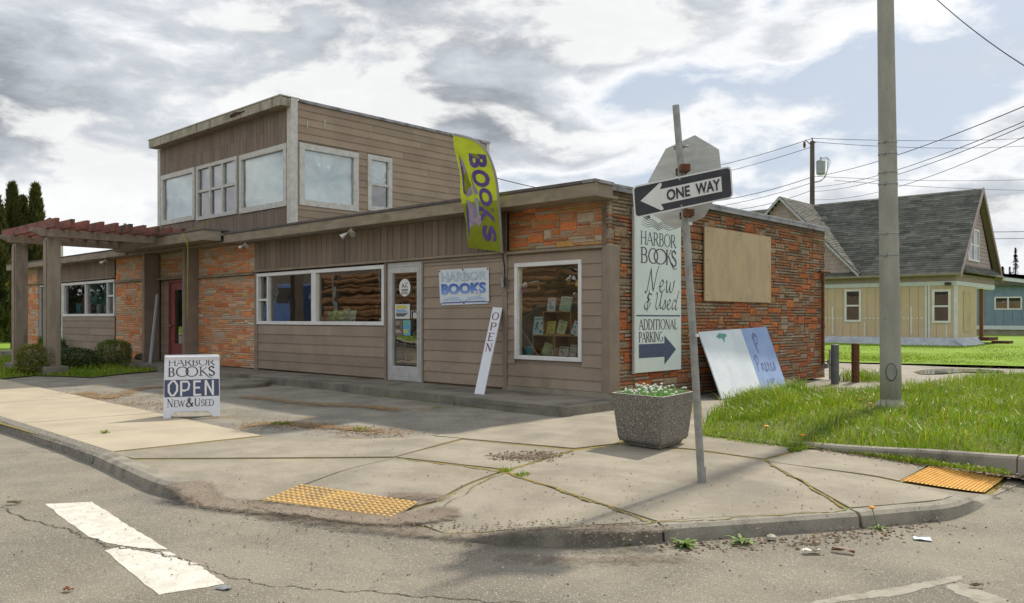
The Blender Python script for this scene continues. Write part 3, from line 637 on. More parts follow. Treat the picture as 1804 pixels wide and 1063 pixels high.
def graft(m):                                              # the same ragged edge for a moss patch
    nt = m.node_tree; N = nt.nodes; L = nt.links; at = N.new('ShaderNodeAttribute'); at.attribute_name = 'tint'
    ns = N.new('ShaderNodeTexNoise'); ns.inputs['Scale'].default_value = 7; ns.inputs['Detail'].default_value = 14; ns.inputs['Roughness'].default_value = .86
    tc = N.new('ShaderNodeTexCoord'); L.new(tc.outputs['Object'], ns.inputs[0]); ad = N.new('ShaderNodeMath'); ad.operation = 'SUBTRACT'
    L.new(at.outputs['Fac'], ad.inputs[0]); L.new(ns.outputs[0], ad.inputs[1]); mr = N.new('ShaderNodeMapRange'); mr.inputs[1].default_value = -.04; mr.inputs[2].default_value = .10
    L.new(ad.outputs[0], mr.inputs[0]); tr = N.new('ShaderNodeBsdfTransparent'); mx = N.new('ShaderNodeMixShader'); L.new(mr.outputs[0], mx.inputs[0]); L.new(tr.outputs[0], mx.inputs[1])
    L.new(N['Principled BSDF'].outputs[0], mx.inputs[2]); L.new(mx.outputs[0], N['Material Output'].inputs[0])
graft(ms)
silt('moss_patch', [(440, 700), (560, 712), (640, 716), (690, 722)], 0, .95, 'brown moss on the asphalt in front of the long window', lambda x, y: .001 + rough(x, y) * .6, .55, ms)
silt('moss_patch', [(440, 750), (500, 744), (560, 752), (650, 758)], 0, .55, 'brown leaf litter by the pavement edge right of the A-frame sign', lambda x, y: .001 + rough(x, y) * .6, .56, ms)
silt('moss_patch', [(860, 803), (935, 806), (965, 800)], 0, .17, 'spill of dark red gravel on the corner slabs', lambda x, y: .008, .62, mat('red_grit', (.22, .155, .115), (.32, .25, .2), 40, .95, 1, 80)); graft(MATS['red_grit'])
silt('tar_stain', [(900, 985), (1050, 990), (1200, 985)], RZ, .35, 'darker worn band of asphalt beside the kerb', lambda x, y: RZ + .004, .52)
scatter('dirt_crumbs', 900, blob([(360, 885), (480, 905), (620, 925), (780, 935), (1000, 962), (1168, 962)], RZ, (.14, .12)), .0085, DEB, 'crumbs of bark and grit in the gutter', 'grit', lambda x, y: zramp(x, y) + .008, .7, 3, DBC)
scatter('gravel_spill', 700, blob([(880, 805), (930, 807), (965, 800)], 0, (.13, .09)), .010, DEB, 'small red brown stones spilled on the slab joint', 'gravel', lambda x, y: .004, .8, 4, DBC)
scatter('road_grit', 900, blob([(0, 900), (500, 980), (1000, 1000), (1500, 980), (1800, 940)], RZ, (1.0, .6)), .0065, DEB, 'loose stones scattered over the road', 'grit', lambda x, y: max(zpave(x, y), RZ) + .002 if y < -6.6 or x > 3 else .006, .8, 5, DBC + [(.4, .37, .33)])
scatter('pavement_grit', 240, blob([(560, 790), (900, 800), (1000, 870), (1300, 850), (1560, 840)], 0, (.8, .5)), .006, DEB, 'dark crumbs scattered over the corner slabs', 'grit', lambda x, y: zpave(x, y) + .006, .8, 6, DBC)
scatter('gutter_litter', 500, blob([(1170, 962), (1300, 958), (1440, 955), (1540, 940), (1640, 918)], RZ, (.10, .07)), .011, DEB, 'leaf litter and gravel in the gutter under the kerb', 'litter', lambda x, y: RZ + .003, .6, 8, DBC + [(.3, .22, .12)])
scatter('leaf_litter', 900, blob([(1430, 790), (1520, 804), (1640, 820), (1790, 842)], 0, (.07, .05)), .011, DEB, 'dry leaves along the foot of the grass kerb', 'litter', lambda x, y: .006, .5, 9, DBC + [(.3, .22, .12)])
scatter('bark_litter', 900, blob([(430, 752), (500, 745), (560, 753), (650, 759), (690, 760)], 0, (.22, .16)), .013, DEB, 'brown bark crumbs on the asphalt right of the A-frame sign', 'litter', lambda x, y: rough(x, y) * .6 - .008, .5, 14, [(.34, .19, .09), (.26, .15, .08), (.42, .30, .17), (.20, .13, .08)])
scatter('bark_litter', 700, blob([(130, 692), (190, 700), (240, 712), (300, 722), (280, 690)], 0, (.35, .22)), .014, DEB, 'brown crumbs along the back edge of the pale pavement', 'litter', lambda x, y: rough(x, y) * .6 - .008, .5, 15, [(.34, .19, .09), (.26, .15, .08), (.42, .30, .17), (.20, .13, .08)])
for px, wd in (([(697, 807), (790, 818), (886, 831)], .010), ([(888, 832), (960, 854), (1050, 885), (1152, 920)], .013), ([(1347, 811), (1400, 841), (1494, 897)], .011), ([(888, 830), (950, 811), (1010, 794), (1088, 783)], .008), ([(886, 832), (830, 858), (769, 884)], .006), ([(784, 941), (950, 932), (1154, 921), (1300, 912), (1494, 898.5)], .007), ([(1222, 793), (1290, 801), (1345, 810)], .006), ([(817, 774), (910, 783), (1008, 793)], .005)):
    tag(crack(px, .009, wd, 'joint_moss', None, MOSS), 'orange green moss growing along a joint of the corner slabs', 'moss', kind='stuff')

# ================================================================ THE BOOKSHOP
B = thing('corner_shop_building', 'brown sided corner shop with orange stone panels and a boxy upper storey', 'building', (0, 0, 0))
# ---- ashlar stone panels
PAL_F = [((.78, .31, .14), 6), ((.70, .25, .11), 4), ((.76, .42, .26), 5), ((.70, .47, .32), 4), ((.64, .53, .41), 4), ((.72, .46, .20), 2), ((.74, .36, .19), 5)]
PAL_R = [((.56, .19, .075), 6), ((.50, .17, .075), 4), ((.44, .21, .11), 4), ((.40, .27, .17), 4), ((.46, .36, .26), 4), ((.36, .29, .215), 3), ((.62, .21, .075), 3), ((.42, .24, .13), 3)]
TANR = [((.46, .37, .27), 5), ((.38, .30, .22), 4), ((.54, .22, .10), 5), ((.44, .22, .12), 4), ((.34, .23, .15), 3)]
def pick(p):
    t = rng.uniform(0, sum(w for _, w in p))
    for c, w in p:
        t -= w
        if t <= 0: break
    k = rng.uniform(.82, 1.12); return tuple(v * k for v in c)
def ashlar(a0, a1, b0, b1, cell, ch):
    nx = max(1, round((a1 - a0) / cell)); ny = max(1, round((b1 - b0) / ch)); cw_, chh = (a1 - a0) / nx, (b1 - b0) / ny
    used = [[False] * nx for _ in range(ny)]; out = []
    for j in range(ny):
        for i in range(nx):
            if used[j][i]: continue
            h = rng.choices((1, 2, 3), (8, 2.6, 1.2))[0]; wd = rng.randint(2, 8) if h == 1 else (rng.randint(2, 6) if h == 2 else rng.randint(2, 4))
            h = min(h, ny - j); k = 0
            while k < wd and i + k < nx and not used[j][i + k]: k += 1
            wd = k
            while h > 1 and any(used[j + y][i + x] for y in range(h) for x in range(wd)): h -= 1
            if nx - i - wd == 1 and not used[j][nx - 1] and all(not used[min(j + y, ny - 1)][nx - 1] for y in range(h)): wd += 1
            for y in range(h):
                for x in range(wd): used[j + y][i + x] = True
            out.append((a0 + i * cw_, a0 + (i + wd) * cw_, b0 + j * chh, b0 + (j + h) * chh, h))
    return out
STONES = []                                                  # (screen area, verts, faces, tint, material, parent)
def stone_panel(name, fr, a0, a1, b0, b1, pal, mort, material, cell=.085, ch=.050, depth=.018, ncol=None, joint=.006):
    """fr(a, b, h) -> point; mortar backing is the part, stones its sub-parts"""
    w_ = MB(); w_.add([fr(a0, b0, 0), fr(a1, b0, 0), fr(a1, b1, 0), fr(a0, b1, 0), fr(a0, b0, -.08), fr(a1, b0, -.08), fr(a1, b1, -.08), fr(a0, b1, -.08)],
                      [(0, 1, 2, 3), (7, 6, 5, 4), (0, 4, 5, 1), (1, 5, 6, 2), (2, 6, 7, 3), (3, 7, 4, 0)])
    wall = w_.build(name, mort, B)
    for (x0, x1, z0, z1, h) in ashlar(a0, a1, b0, b1, cell, ch):
        g = joint; j = lambda s=.004: rng.uniform(-s, s); d = depth * rng.uniform(.7, 1.25)
        ba = [(x0 + g + j(), z0 + g + j(.003)), (x1 - g + j(), z0 + g + j(.003)), (x1 - g + j(), z1 - g + j(.003)), (x0 + g + j(), z1 - g + j(.003))]
        cx, cz = (x0 + x1) / 2, (z0 + z1) / 2; ins = .007
        fa = [(p[0] + (ins if p[0] < cx else -ins), p[1] + (ins if p[1] < cz else -ins)) for p in ba]
        vs = [fr(*p, .0) for p in ba] + [fr(*p, d + j(.005)) for p in fa] + [fr(cx + j(.03), cz + j(.01), d + .006 + j(.006))]
        fs = [(0, 1, 5, 4), (1, 2, 6, 5), (2, 3, 7, 6), (3, 0, 4, 7), (4, 5, 8), (5, 6, 8), (6, 7, 8), (7, 4, 8)]
        pp = [proj(v) for v in vs[:4]]; area = abs(sum(pp[k][0] * pp[(k + 1) % 4][1] - pp[(k + 1) % 4][0] * pp[k][1] for k in range(4))) / 2
        t = pick(pal)
        if ncol and h == 1: t = pick(ncol)
        STONES.append((area, vs, fs, t, material, wall))
    return wall
fy = lambda Y: (lambda a, b, h: (a, Y - h, b))
fxr = lambda a, b, h: (-.03 + h, a, b)
TAN = [((.70, .54, .39), 4), ((.62, .50, .38), 3), ((.78, .47, .29), 5), ((.80, .36, .16), 6)]
stone_panel('stone_panel', fy(.03), -2.04, -.015, 2.40, 3.10, [((.78, .27, .10), 5), ((.62, .21, .085), 4), ((.62, .33, .18), 4), ((.60, .49, .36), 5), ((.66, .38, .12), 2)], MORTAR, STONE)
stone_panel('stone_panel', fy(.02), -12.90, -10.09, .13, 2.31, PAL_F, MORTAR, STONE, ncol=TAN)
stone_panel('stone_panel', fy(.02), -12.90, -10.09, 2.37, 3.10, PAL_F, MORTAR, STONE, ncol=TAN)
stone_panel('stone_panel', fy(.02), -18.17, -15.46, .13, 2.35, PAL_F, MORTAR, STONE, cell=.095, ch=.066, ncol=TAN)
stone_panel('stone_panel', fy(.02), -18.17, -15.46, 2.41, 3.10, PAL_F, MORTAR, STONE, cell=.095, ch=.066, ncol=TAN)
stone_panel('stone_panel', fy(.08), -15.28, -13.06, 2.40, 3.10, [((.62, .30, .15), 3), ((.55, .45, .33), 4), ((.62, .38, .16), 2)], MORTAR, STONE, cell=.095, ch=.066)
stone_panel('stone_panel', fy(.02), -26.40, -25.10, .10, 2.50, PAL_F, MORTAR, STONE, cell=.11, ch=.08, ncol=TAN)
stone_panel('stone_panel', fy(.02), -26.40, -25.10, 2.55, 3.10, PAL_F, MORTAR, STONE, cell=.11, ch=.08, ncol=TAN)
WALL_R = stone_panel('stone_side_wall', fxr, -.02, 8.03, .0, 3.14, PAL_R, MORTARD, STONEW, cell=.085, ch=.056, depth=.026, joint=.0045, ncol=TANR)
# ---- inner shell so that light and sight stop where they should
bx('rear_wall', SIDING, B, -26.4, -.12, 7.9, 8.02, 0, 3.1)
bx('end_wall', SIDING, B, -26.5, -26.42, -.02, 8.0, 0, 3.1)
bx('interior_floor', ROOM, B, -26.3, -.14, .10, 7.8, .05, .11)
bx('interior_wall', ROOM, B, -26.3, -.14, 3.4, 3.5, .11, 3.0)
bx('partition', ROOM, B, -10.2, -10.12, .12, 3.4, .11, 3.0)
bx('partition', ROOM, B, -15.6, -15.5, .12, 3.4, .11, 3.0)
# ---- flat roof with overhang: fascia, drip edge, coping
bx('roof', ROOFTAR, B, -26.9, -.02, -.42, 8.0, 3.105, 3.24)
bx('soffit', FASCIA, B, -26.9, .10, -.44, .10, 3.055, 3.10)
bx('fascia', FASCIA, B, -10.62, .14, -.50, -.445, 3.045, 3.235, .006)
bx('drip_edge', DARKCAP, B, -10.62, -.095, -.52, -.30, 3.239, 3.285, .004)
bx('fascia', FASCIA, B, -26.95, -16.2, -.50, -.445, 3.06, 3.24, .006)
bx('drip_edge', DARKCAP, B, -26.95, -16.2, -.52, -.30, 3.244, 3.275, .004)
cn = MB().box(-15.9, -10.75, -.92, -.50, 3.10, 3.33).build('canopy', FASCIA, B, .006)
bx('canopy_cap', DARKCAP, B, -15.92, -10.73, -.94, -.28, 3.334, 3.365)
bx('fascia_return', TRIM, B, .015, .12, -.44, -.06, 3.05, 3.235)
bx('coping', METALCAP, B, -.09, .15, -.525, -.06, 3.239, 3.288, .005)
bx('coping', METALCAP, B, -.09, .078, -.055, 8.10, 3.245, 3.292, .006)
bx('coping_face', METALCAP, B, .05, .076, -.05, 8.10, 3.185, 3.243, .004)
bx('parapet', MORTARD, B, -.12, .0, .0, 8.0, 3.14, 3.24)
bx('conduit', GALV, B, -10.2, -6.9, -.44, -.415, 3.025, 3.05)
# ---- horizontal drip trim over the openings
for (x0, x1, z) in ((-10.06, -2.02, 2.365), (-2.04, -.09, 2.345), (-12.9, -10.09, 2.315), (-18.2, -15.46, 2.355), (-15.28, -13.06, 2.345), (-26.4, -18.2, 2.505)):
    bx('drip_trim', FASCIA, B, x0, x1, -.075, .04, z, z + .042, .005)
# ---- lap siding: each bay's sheathing is the part, its boards the sub-parts
def lap_bay(x0, x1, z0, z1, Y, expo, zst=None, holes=(), fr=None, material=SIDING, name='lap_siding', axis='x', parent=None):
    sh = MB()
    if axis == 'x': put = lambda a0, a1, q0, q1, b0, b1, mb: mb.box(a0, a1, Y - q1, Y - q0, b0, b1)
    else: put = lambda a0, a1, q0, q1, b0, b1, mb: mb.box(Y + q0, Y + q1, a0, a1, b0, b1)
    rects = [(x0, x1, z0, z1)]
    for h in holes:
        nr = []
        for r in rects:
            if h[1] <= r[0] or h[0] >= r[1] or h[3] <= r[2] or h[2] >= r[3]: nr.append(r); continue
            if h[2] > r[2]: nr.append((r[0], r[1], r[2], h[2]))
            if h[3] < r[3]: nr.append((r[0], r[1], h[3], r[3]))
            lo, hi = max(r[2], h[2]), min(r[3], h[3])
            if h[0] > r[0]: nr.append((r[0], h[0], lo, hi))
            if h[1] < r[1]: nr.append((h[1], r[1], lo, hi))
        rects = nr
    for r in rects: put(r[0], r[1], -.06, -.012, r[2], r[3], sh)
    part = sh.build(name, TRIM, parent or B)
    z = zst if zst is not None else z0
    while z > z0: z -= expo
    while z < z1 - .002:
        b0, b1 = max(z, z0) + .002, min(z + expo, z1)
        if b1 - b0 > .02:
            spans = [(x0, x1)]
            for h in holes:
                if h[2] < (b0 + b1) / 2 < h[3]:
                    ns = []
                    for s in spans:
                        if h[1] <= s[0] or h[0] >= s[1]: ns.append(s); continue
                        if h[0] > s[0]: ns.append((s[0], h[0]))
                        if h[1] < s[1]: ns.append((h[1], s[1]))
                    spans = ns
            for s in spans:
                cuts = [s[0]]
                if s[1] - s[0] > 3.2: cuts.append(s[0] + rng.uniform(.35, .7) * (s[1] - s[0]))
                cuts.append(s[1])
                for a, b in zip(cuts, cuts[1:]):
                    a_, b_ = a + .0025, b - .0025; t0, t1 = .022 + rng.uniform(-.0015, .0015), .006
                    if axis == 'x': P = [(a_, Y - t0, b0), (b_, Y - t0, b0), (b_, Y - t1, b1), (a_, Y - t1, b1), (a_, Y + .011, b0), (b_, Y + .011, b0), (b_, Y + .011, b1), (a_, Y + .011, b1)]
                    else: P = [(Y + t0, a_, b0), (Y + t0, b_, b0), (Y + t1, b_, b1), (Y + t1, a_, b1), (Y - .011, a_, b0), (Y - .011, b_, b0), (Y - .011, b_, b1), (Y - .011, a_, b1)]
                    m = MB(); m.add(P, [(0, 1, 2, 3), (5, 4, 7, 6), (0, 4, 5, 1), (1, 5, 6, 2), (2, 6, 7, 3), (3, 7, 4, 0)]); m.build('board', material, part)
        z += expo
    return part
DW = (-1.875, -.49, .635, 2.195)                                # display window hole
LW = (-9.99, -5.28, 1.16, 2.33)
SW = (-22.55, -18.22, 1.36, 2.47)
lap_bay(-2.03, -.10, .20, 2.342, 0.0, .196, .36, [DW])
lap_bay(-4.13, -2.14, .155, 2.30, 0.0, .190, .155)
lap_bay(-9.94, -5.27, .15, 1.15, 0.0, .198, .15)
lap_bay(-22.6, -18.19, .12, 1.35, 0.0, .22, .12)
lap_bay(-15.28, -14.80, .13, 2.34, .10, .115, .13)
lap_bay(-13.64, -13.06, .13, 2.34, .10, .115, .13)
bx('plinth', CONC, B, -2.03, .02, -.035, .05, .08, .197)
# ---- posts and corner boards
bx('corner_post', TRIM, B, -.097, .045, -.036, .22, .19, 2.375, .006)
bx('trim_board', TRIM, B, -2.135, -2.035, -.034, .04, .12, 2.36, .005)
bx('trim_board', TRIM, B, -4.185, -4.135, -.03, .04, .12, 2.36, .004)
bx('trim_board', TRIM, B, -4.13, -2.14, -.028, .02, 2.305, 2.362, .004)
bx('trim_board', TRIM, B, -5.268, -5.215, -.03, .04, .12, 2.36, .004)
bx('trim_board', TRIM, B, -10.085, -9.945, -.032, .04, .12, 1.145, .004)
bx('trim_board', TRIM, B, -10.085, -10.00, -.032, .04, 1.15, 2.36, .004)
bx('trim_board', TRIM, B, -18.23, -18.175, -.03, .04, .12, 1.35, .004)
# ---- vertical board cladding under the eaves
def vert_bay(x0, x1, z0, z1, Y, wd, groove=.012, parent=None, splits=(), name='vertical_siding', material=VSIDE):
    part = MB().box(x0, x1, Y + .012, Y + .06, z0, z1).build(name, BLACK, parent or B); x = x0
    while x < x1 - .01:
        b = min(x + wd * rng.choice((.8, 1, 1, 1.15)), x1)
        zz = [z0] + list(splits) + [z1]
        for a, c in zip(zz, zz[1:]):
            MB().box(x + groove / 2, b - groove / 2, Y - .006 + rng.uniform(-.0015, .0015), Y + .011, a + .0015, c - .0015).build('board', material, part)
        x = b
    return part
vert_bay(-10.08, -2.045, 2.41, 3.05, -.02, .205)
vert_bay(-25.09, -18.18, 2.55, 3.05, -.02, .21)
# ---- windows and doors
def window(name, x0, x1, z0, z1, Y, fw, mull=(), rails=(), material=WHITE, glass=GLASS, depth=.10, axis='x', parent=None, gl_in=.05, sill=False, proud=.03):
    f = MB()
    def add(a0, a1, b0, b1, q0, q1):
        if axis == 'x': f.box(a0, a1, Y - q1, Y - q0, b0, b1)
        else: f.box(Y + q0, Y + q1, a0, a1, b0, b1)
    add(x0, x1, z1 - fw, z1, -depth, proud); add(x0, x1, z0, z0 + fw, -depth, proud)
    add(x0, x0 + fw, z0 + fw, z1 - fw, -depth, proud - .001); add(x1 - fw, x1, z0 + fw, z1 - fw, -depth, proud - .001)
    if sill: add(x0 - .02, x1 + .02, z0 - .03, z0 - .001, -.02, proud + .03)
    o = f.build(name, material, parent or B, .005)
    xs_ = [x0 + fw] + [m for m, _ in mull] + [x1 - fw]
    for m, mw in mull:
        q = MB()
        if axis == 'x': q.box(m - mw / 2, m + mw / 2, Y - proud + .006, Y + depth - .01, z0 + fw + .001, z1 - fw - .001)
        else: q.box(Y - depth + .01, Y + proud - .006, m - mw / 2, m + mw / 2, z0 + fw + .001, z1 - fw - .001)
        q.build('mullion', material, o, .004)
    for (a, b, zc, rw) in rails:
        q = MB()
        if axis == 'x': q.box(a, b, Y - proud + .014, Y + depth - .02, zc - rw / 2, zc + rw / 2)
        else: q.box(Y - depth + .02, Y + proud - .014, a, b, zc - rw / 2, zc + rw / 2)
        q.build('rail', material, o, .004)
    xs2 = [x0 + fw * .6] + [m for m, _ in mull] + [x1 - fw * .6]
    for a, b in zip(xs2, xs2[1:]):
        q = MB(); e = rng.uniform(-.0012, .0012)
        if axis == 'x': q.add([(a, Y + gl_in + e, z0 + fw * .6), (b, Y + gl_in - e, z0 + fw * .6), (b, Y + gl_in - e, z1 - fw * .6), (a, Y + gl_in + e, z1 - fw * .6)], [(0, 1, 2, 3)])
        else: q.add([(Y - gl_in + e, a, z0 + fw * .6), (Y - gl_in - e, b, z0 + fw * .6), (Y - gl_in - e, b, z1 - fw * .6), (Y - gl_in + e, a, z1 - fw * .6)], [(0, 1, 2, 3)])
        q.build('pane', glass, o)
    return o
window('window', *LW, 0.0, .075, [(-9.52, .05), (-7.67, .17)], [(-9.91, -9.54, 1.72, .05)], sill=False)
window('window', *DW, 0.0, .065, gl_in=.03)
window('window', *SW, 0.0, .08, [(-20.55, .07), (-18.78, .06)], [(-18.75, -18.30, 1.98, .05)])
# glazed shop door
dr = window('glazed_door', -5.205, -4.19, .125, 2.35, .03, .085, material=ALUM, gl_in=.02, depth=.06, proud=.028)
bx('bottom_rail', ALUM, dr, -5.115, -4.28, .0, .06, .212, .40, .004); bx('top_rail', ALUM, dr, -5.115, -4.28, .0, .06, 2.15, 2.262, .004)
bx('stile', ALUM, dr, -5.115, -5.055, .0, .06, .402, 2.148, .003); bx('stile', ALUM, dr, -4.345, -4.28, .0, .06, .402, 2.148, .003)
MB().tube([(-4.40, -.002, 1.02), (-4.40, -.06, 1.02), (-4.40, -.06, 1.42), (-4.40, -.002, 1.42)], .014, 8).tube([(-4.40, -.06, 1.02), (-4.30, -.055, 1.02)], .012, 8).tube([(-4.40, -.06, 1.42), (-4.30, -.055, 1.42)], .012, 8).build('handle', BLACK, dr)
MB().lathe((-4.31, 0, .93), [(.016, 0), (.016, .012), (.008, .014)], 10, (0, -1, 0)).build('lock', GALV, dr)
def doorfr(o): return frame(o, (1, 0, 0), (0, 0, 1))
# red door in the pergola bay
rd = MB().box(-14.78, -13.66, .06, .16, 2.26, 2.335).box(-14.78, -14.70, .06, .16, .13, 2.255).box(-13.74, -13.66, .06, .16, .13, 2.255).build('red_door', REDDOOR, B, .004)
bx('door_leaf', REDDOOR, rd, -14.69, -13.75, .10, .14, .135, .62, .004); bx('door_leaf', REDDOOR, rd, -14.69, -13.75, .10, .14, 2.06, 2.25, .004)
bx('door_leaf', REDDOOR, rd, -14.69, -14.47, .10, .14, .622, 2.058); bx('door_leaf', REDDOOR, rd, -13.95, -13.75, .10, .14, .622, 2.058)
bx('pane', GLASS, rd, -14.465, -13.955, .118, .124, .625, 2.055); MB().lathe((-14.61, .1, 1.10), [(.02, 0), (.02, .03), (.035, .05), (.03, .075)], 10, (0, -1, 0)).build('handle', GALV, rd)
bx('threshold_wall', TRIM, B, -15.28, -13.06, .17, .22, .1, 3.05)
# pergola side boards that hold the wall ends of the beams
bx('wing_post', TRIM, B, -15.44, -15.30, -.36, .06, .12, 3.05, .008); bx('wing_post', TRIM, B, -13.04, -12.91, -.36, .06, .12, 3.05, .008)
# left shop entrance glass
le = window('entrance_glazing', -25.05, -22.65, .12, 2.48, .06, .07, [(-23.75, .06)], material=ALUM, gl_in=.02, depth=.06)
bx('white_post', WHITE, B, -22.64, -22.56, -.04, .06, .12, 2.48, .004)
# ---- upper storey
UF, US = 1.2, -10.47
up = MB().box(-17.75, US - .07, UF + .07, 7.95, 3.245, 3.70).box(-17.75, US - .07, 4.6, 7.95, 3.70, 6.40).build('upper_storey', ROOM, B)
bx('roof_deck', ROOFTAR, up, -17.85, US - .03, UF - .02, 8.02, 6.535, 6.70)
W1, W2, W3 = (-17.74, -15.52, 4.14, 5.66), (-15.42, -13.10, 4.10, 5.65), (-12.98, -10.66, 4.08, 5.64)
W4, W5 = (1.40, 3.19, 4.11, 5.66), (3.49, 4.31, 4.18, 5.68)
def vert_with_holes():
    part = B; x = -17.80; base = None
    base = MB()
    for (a, b, c, d_) in ((-17.8, US - .02, 5.67, 6.53), (-17.8, US - .02, 3.25, 4.06)): base.box(a, b, UF + .012, UF + .06, c, d_)
    base.box(-15.515, -15.425, UF + .012, UF + .06, 4.06, 5.67).box(-13.095, -12.985, UF + .012, UF + .06, 4.06, 5.67).box(-10.655, US - .02, UF + .012, UF + .06, 4.06, 5.67)
    part = base.build('vertical_siding', BLACK, B)
    while x < US - .03:
        b = min(x + .172, US - .02); zz = []
        ov = [h for h in (W1, W2, W3) if b > h[0] + .03 and x < h[1] - .03]
        zz = [(3.25, 4.10 if ov else 6.03), (6.033, 6.53)] if not ov else [(3.25, ov[0][2]), (ov[0][3], 6.03), (6.033, 6.53)]
        for a, c in zz: MB().box(x + .005, b - .005, UF - .006, UF + .011, a, c).build('board', VSIDE, part)
        x = b
vert_with_holes()
for wv in (W1, W3): window('window', *wv, UF, .14, material=OLDWHITE, glass=GLASSU, depth=.05, gl_in=.02, proud=.045)
dx = (W2[1] - W2[0] - .2) / 3
window('window', *W2, UF, .10, [(W2[0] + .10 + dx, .09), (W2[0] + .10 + 2 * dx, .09)], [(W2[0] + .11, W2[1] - .11, 4.92, .08)], material=OLDWHITE, glass=GLASSU, depth=.05, gl_in=.02, proud=.045)
lap_bay(1.24, 8.0, 3.25, 6.65, US, .19, 3.25, [W4, W5], axis='y', name='upper_lap_siding', material=mat('upper_side_siding_paint', (0.38, 0.29, 0.21), (0.33, 0.25, 0.182), 1.6, 0.62, 0.25, 90, spec=.3, vary=.13))  # upper side wall: slightly warmer siding tone, without grime
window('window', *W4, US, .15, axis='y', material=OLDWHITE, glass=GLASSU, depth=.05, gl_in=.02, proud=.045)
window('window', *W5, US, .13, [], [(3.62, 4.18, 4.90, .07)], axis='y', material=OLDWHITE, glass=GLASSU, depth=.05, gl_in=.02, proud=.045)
bx('corner_post', OLDWHITE, B, US - .15, US + .045, UF - .045, UF + .145, 3.25, 6.715, .006)
bx('corner_post', OLDWHITE, B, -17.99, -17.81, UF - .03, UF + .1, 3.25, 6.49, .006)
bx('corner_post', OLDWHITE, B, US - .1, US + .04, 7.99, 8.1, 3.25, 6.70, .006)
ev = MB().box(-17.92, US + .03, UF - .33, UF - .28, 6.49, 6.72).box(-17.92, -17.87, UF - .279, UF - .035, 6.49, 6.70).box(US - .02, US + .028, UF - .279, UF - .05, 6.50, 6.70).build('eave_fascia', PALEFAS, B, .006)
bx('soffit', FASCIA, B, -17.865, US - .025, UF - .275, UF - .01, 6.495, 6.53)
bx('eave_cap', OLDWHITE, B, -17.94, US + .045, UF - .35, UF + .2, 6.724, 6.75, .004)
ROT = mat('rotten_wood', (.035, .02, .015), (.09, .05, .03), 14, .95, 1, 40)
rt = MB()
for k in range(7): rt.box(-12.9 + .11 * k, -12.81 + .11 * k, UF - .345, UF - .325, 6.59 + rng.uniform(-.03, .02), 6.64 + rng.uniform(0, .045))
rt.build('rotten_patch', ROT, B, .006)
bx('roof_edge', METALCAP, B, US - .025, US + .05, UF + .21, 8.12, 6.655, 6.735, .006)
for (yy, z0, z1) in ((1.62, 6.02, 6.22), (2.13, 6.14, 6.34)): MB().tube([(US + .03, yy, z0), (US + .035, yy, (z0 + z1) / 2), (US + .03, yy + .02, z1)], .013, 6).build('cable_clip', OLDWHITE, B)
# plastic sheeting hung inside the upper windows, crumpled
def sheeting(x0, x1, z0, z1, Y, axis='x', seed=0, ctr=(.5, .4)):
    g = random.Random(seed); n = 48; vs = []; folds = [(g.uniform(.2, .9), g.uniform(0, 6.28), g.uniform(6, 17), g.uniform(.004, .011)) for _ in range(8)]
    for j in range(n + 1):
        for i in range(n + 1):
            u, v = i / n, j / n; r = math.hypot(u - ctr[0], v - ctr[1]); an = math.atan2(v - ctr[1], u - ctr[0])
            h = sum(a * math.sin(f * (u * math.cos(p) + v * math.sin(p)) + p) for _, p, f, a in folds) + .11 * (abs(math.sin(an * 4.5 + seed)) - .5) * min(1, r * 2.2) * math.exp(-r * 1.6)
            a, b = x0 + (x1 - x0) * u, z0 + (z1 - z0) * v; vs.append((a, Y + h, b) if axis == 'x' else (Y + h, a, b))
    m = MB(); m.add(vs, [(j * (n + 1) + i, j * (n + 1) + i + 1, (j + 1) * (n + 1) + i + 1, (j + 1) * (n + 1) + i) for j in range(n) for i in range(n)])
    return m.build('plastic_sheet', SHEET, B, smooth=True)
sheeting(W1[0] + .1, W1[1] - .1, W1[2] + .1, W1[3] - .1, UF + .085, 'x', 3, (.8, .1))
sheeting(W3[0] + .1, W3[1] - .1, W3[2] + .1, W3[3] - .1, UF + .085, 'x', 5, (.6, .15))
sheeting(W4[0] + .1, W4[1] - .1, W4[2] + .1, W4[3] - .1, US - .085, 'y', 8, (.45, .42))
sheeting(W5[0] + .1, W5[1] - .1, 4.92, W5[3] - .1, US - .085, 'y', 9, (.7, .1))
CURT = mat('pale_curtain', (.52, .56, .62), (.44, .48, .54), 3, .8)
for k in range(3):
    a = W2[0] + .12 + k * dx; m = MB(); n = 24; vs = []
    zb = 4.20 if k == 1 else 4.93
    for i in range(n + 1):
        x = a + (dx - .06) * i / n; y = UF + .12 + .03 * math.sin(i * 1.6 + k); vs += [(x, y, zb), (x, y, 5.56)]
    m.add(vs, [(2 * i, 2 * i + 2, 2 * i + 3, 2 * i + 1) for i in range(n)]); m.build('curtain', CURT, B, smooth=True)
bx('rear_room_wall', ROOM, B, -17.7, US - .1, 4.4, 4.5, 3.7, 6.4); bx('side_room_wall', ROOM, B, -17.72, -17.66, UF + .1, 4.4, 3.7, 6.4)

# ---- place the stones: the 300 that show largest one by one, the rest as one mesh per wall
STONES.sort(key=lambda s: -s[0])
for (ar, vs, fs, t, m_, wl) in STONES[:300]:
    m = MB(); m.col = t; m.add(vs, fs); m.build('stone', m_, wl)
rest = {}
for (ar, vs, fs, t, m_, wl) in STONES[300:]: rest.setdefault(wl, []).append((vs, fs, t, m_))
for wl, L_ in rest.items():
    m = MB()
    for vs, fs, t, m_ in L_: m.col = t; m.add(vs, fs)
    tag(m.build('small_stones', L_[0][3], wl), kind='stuff')

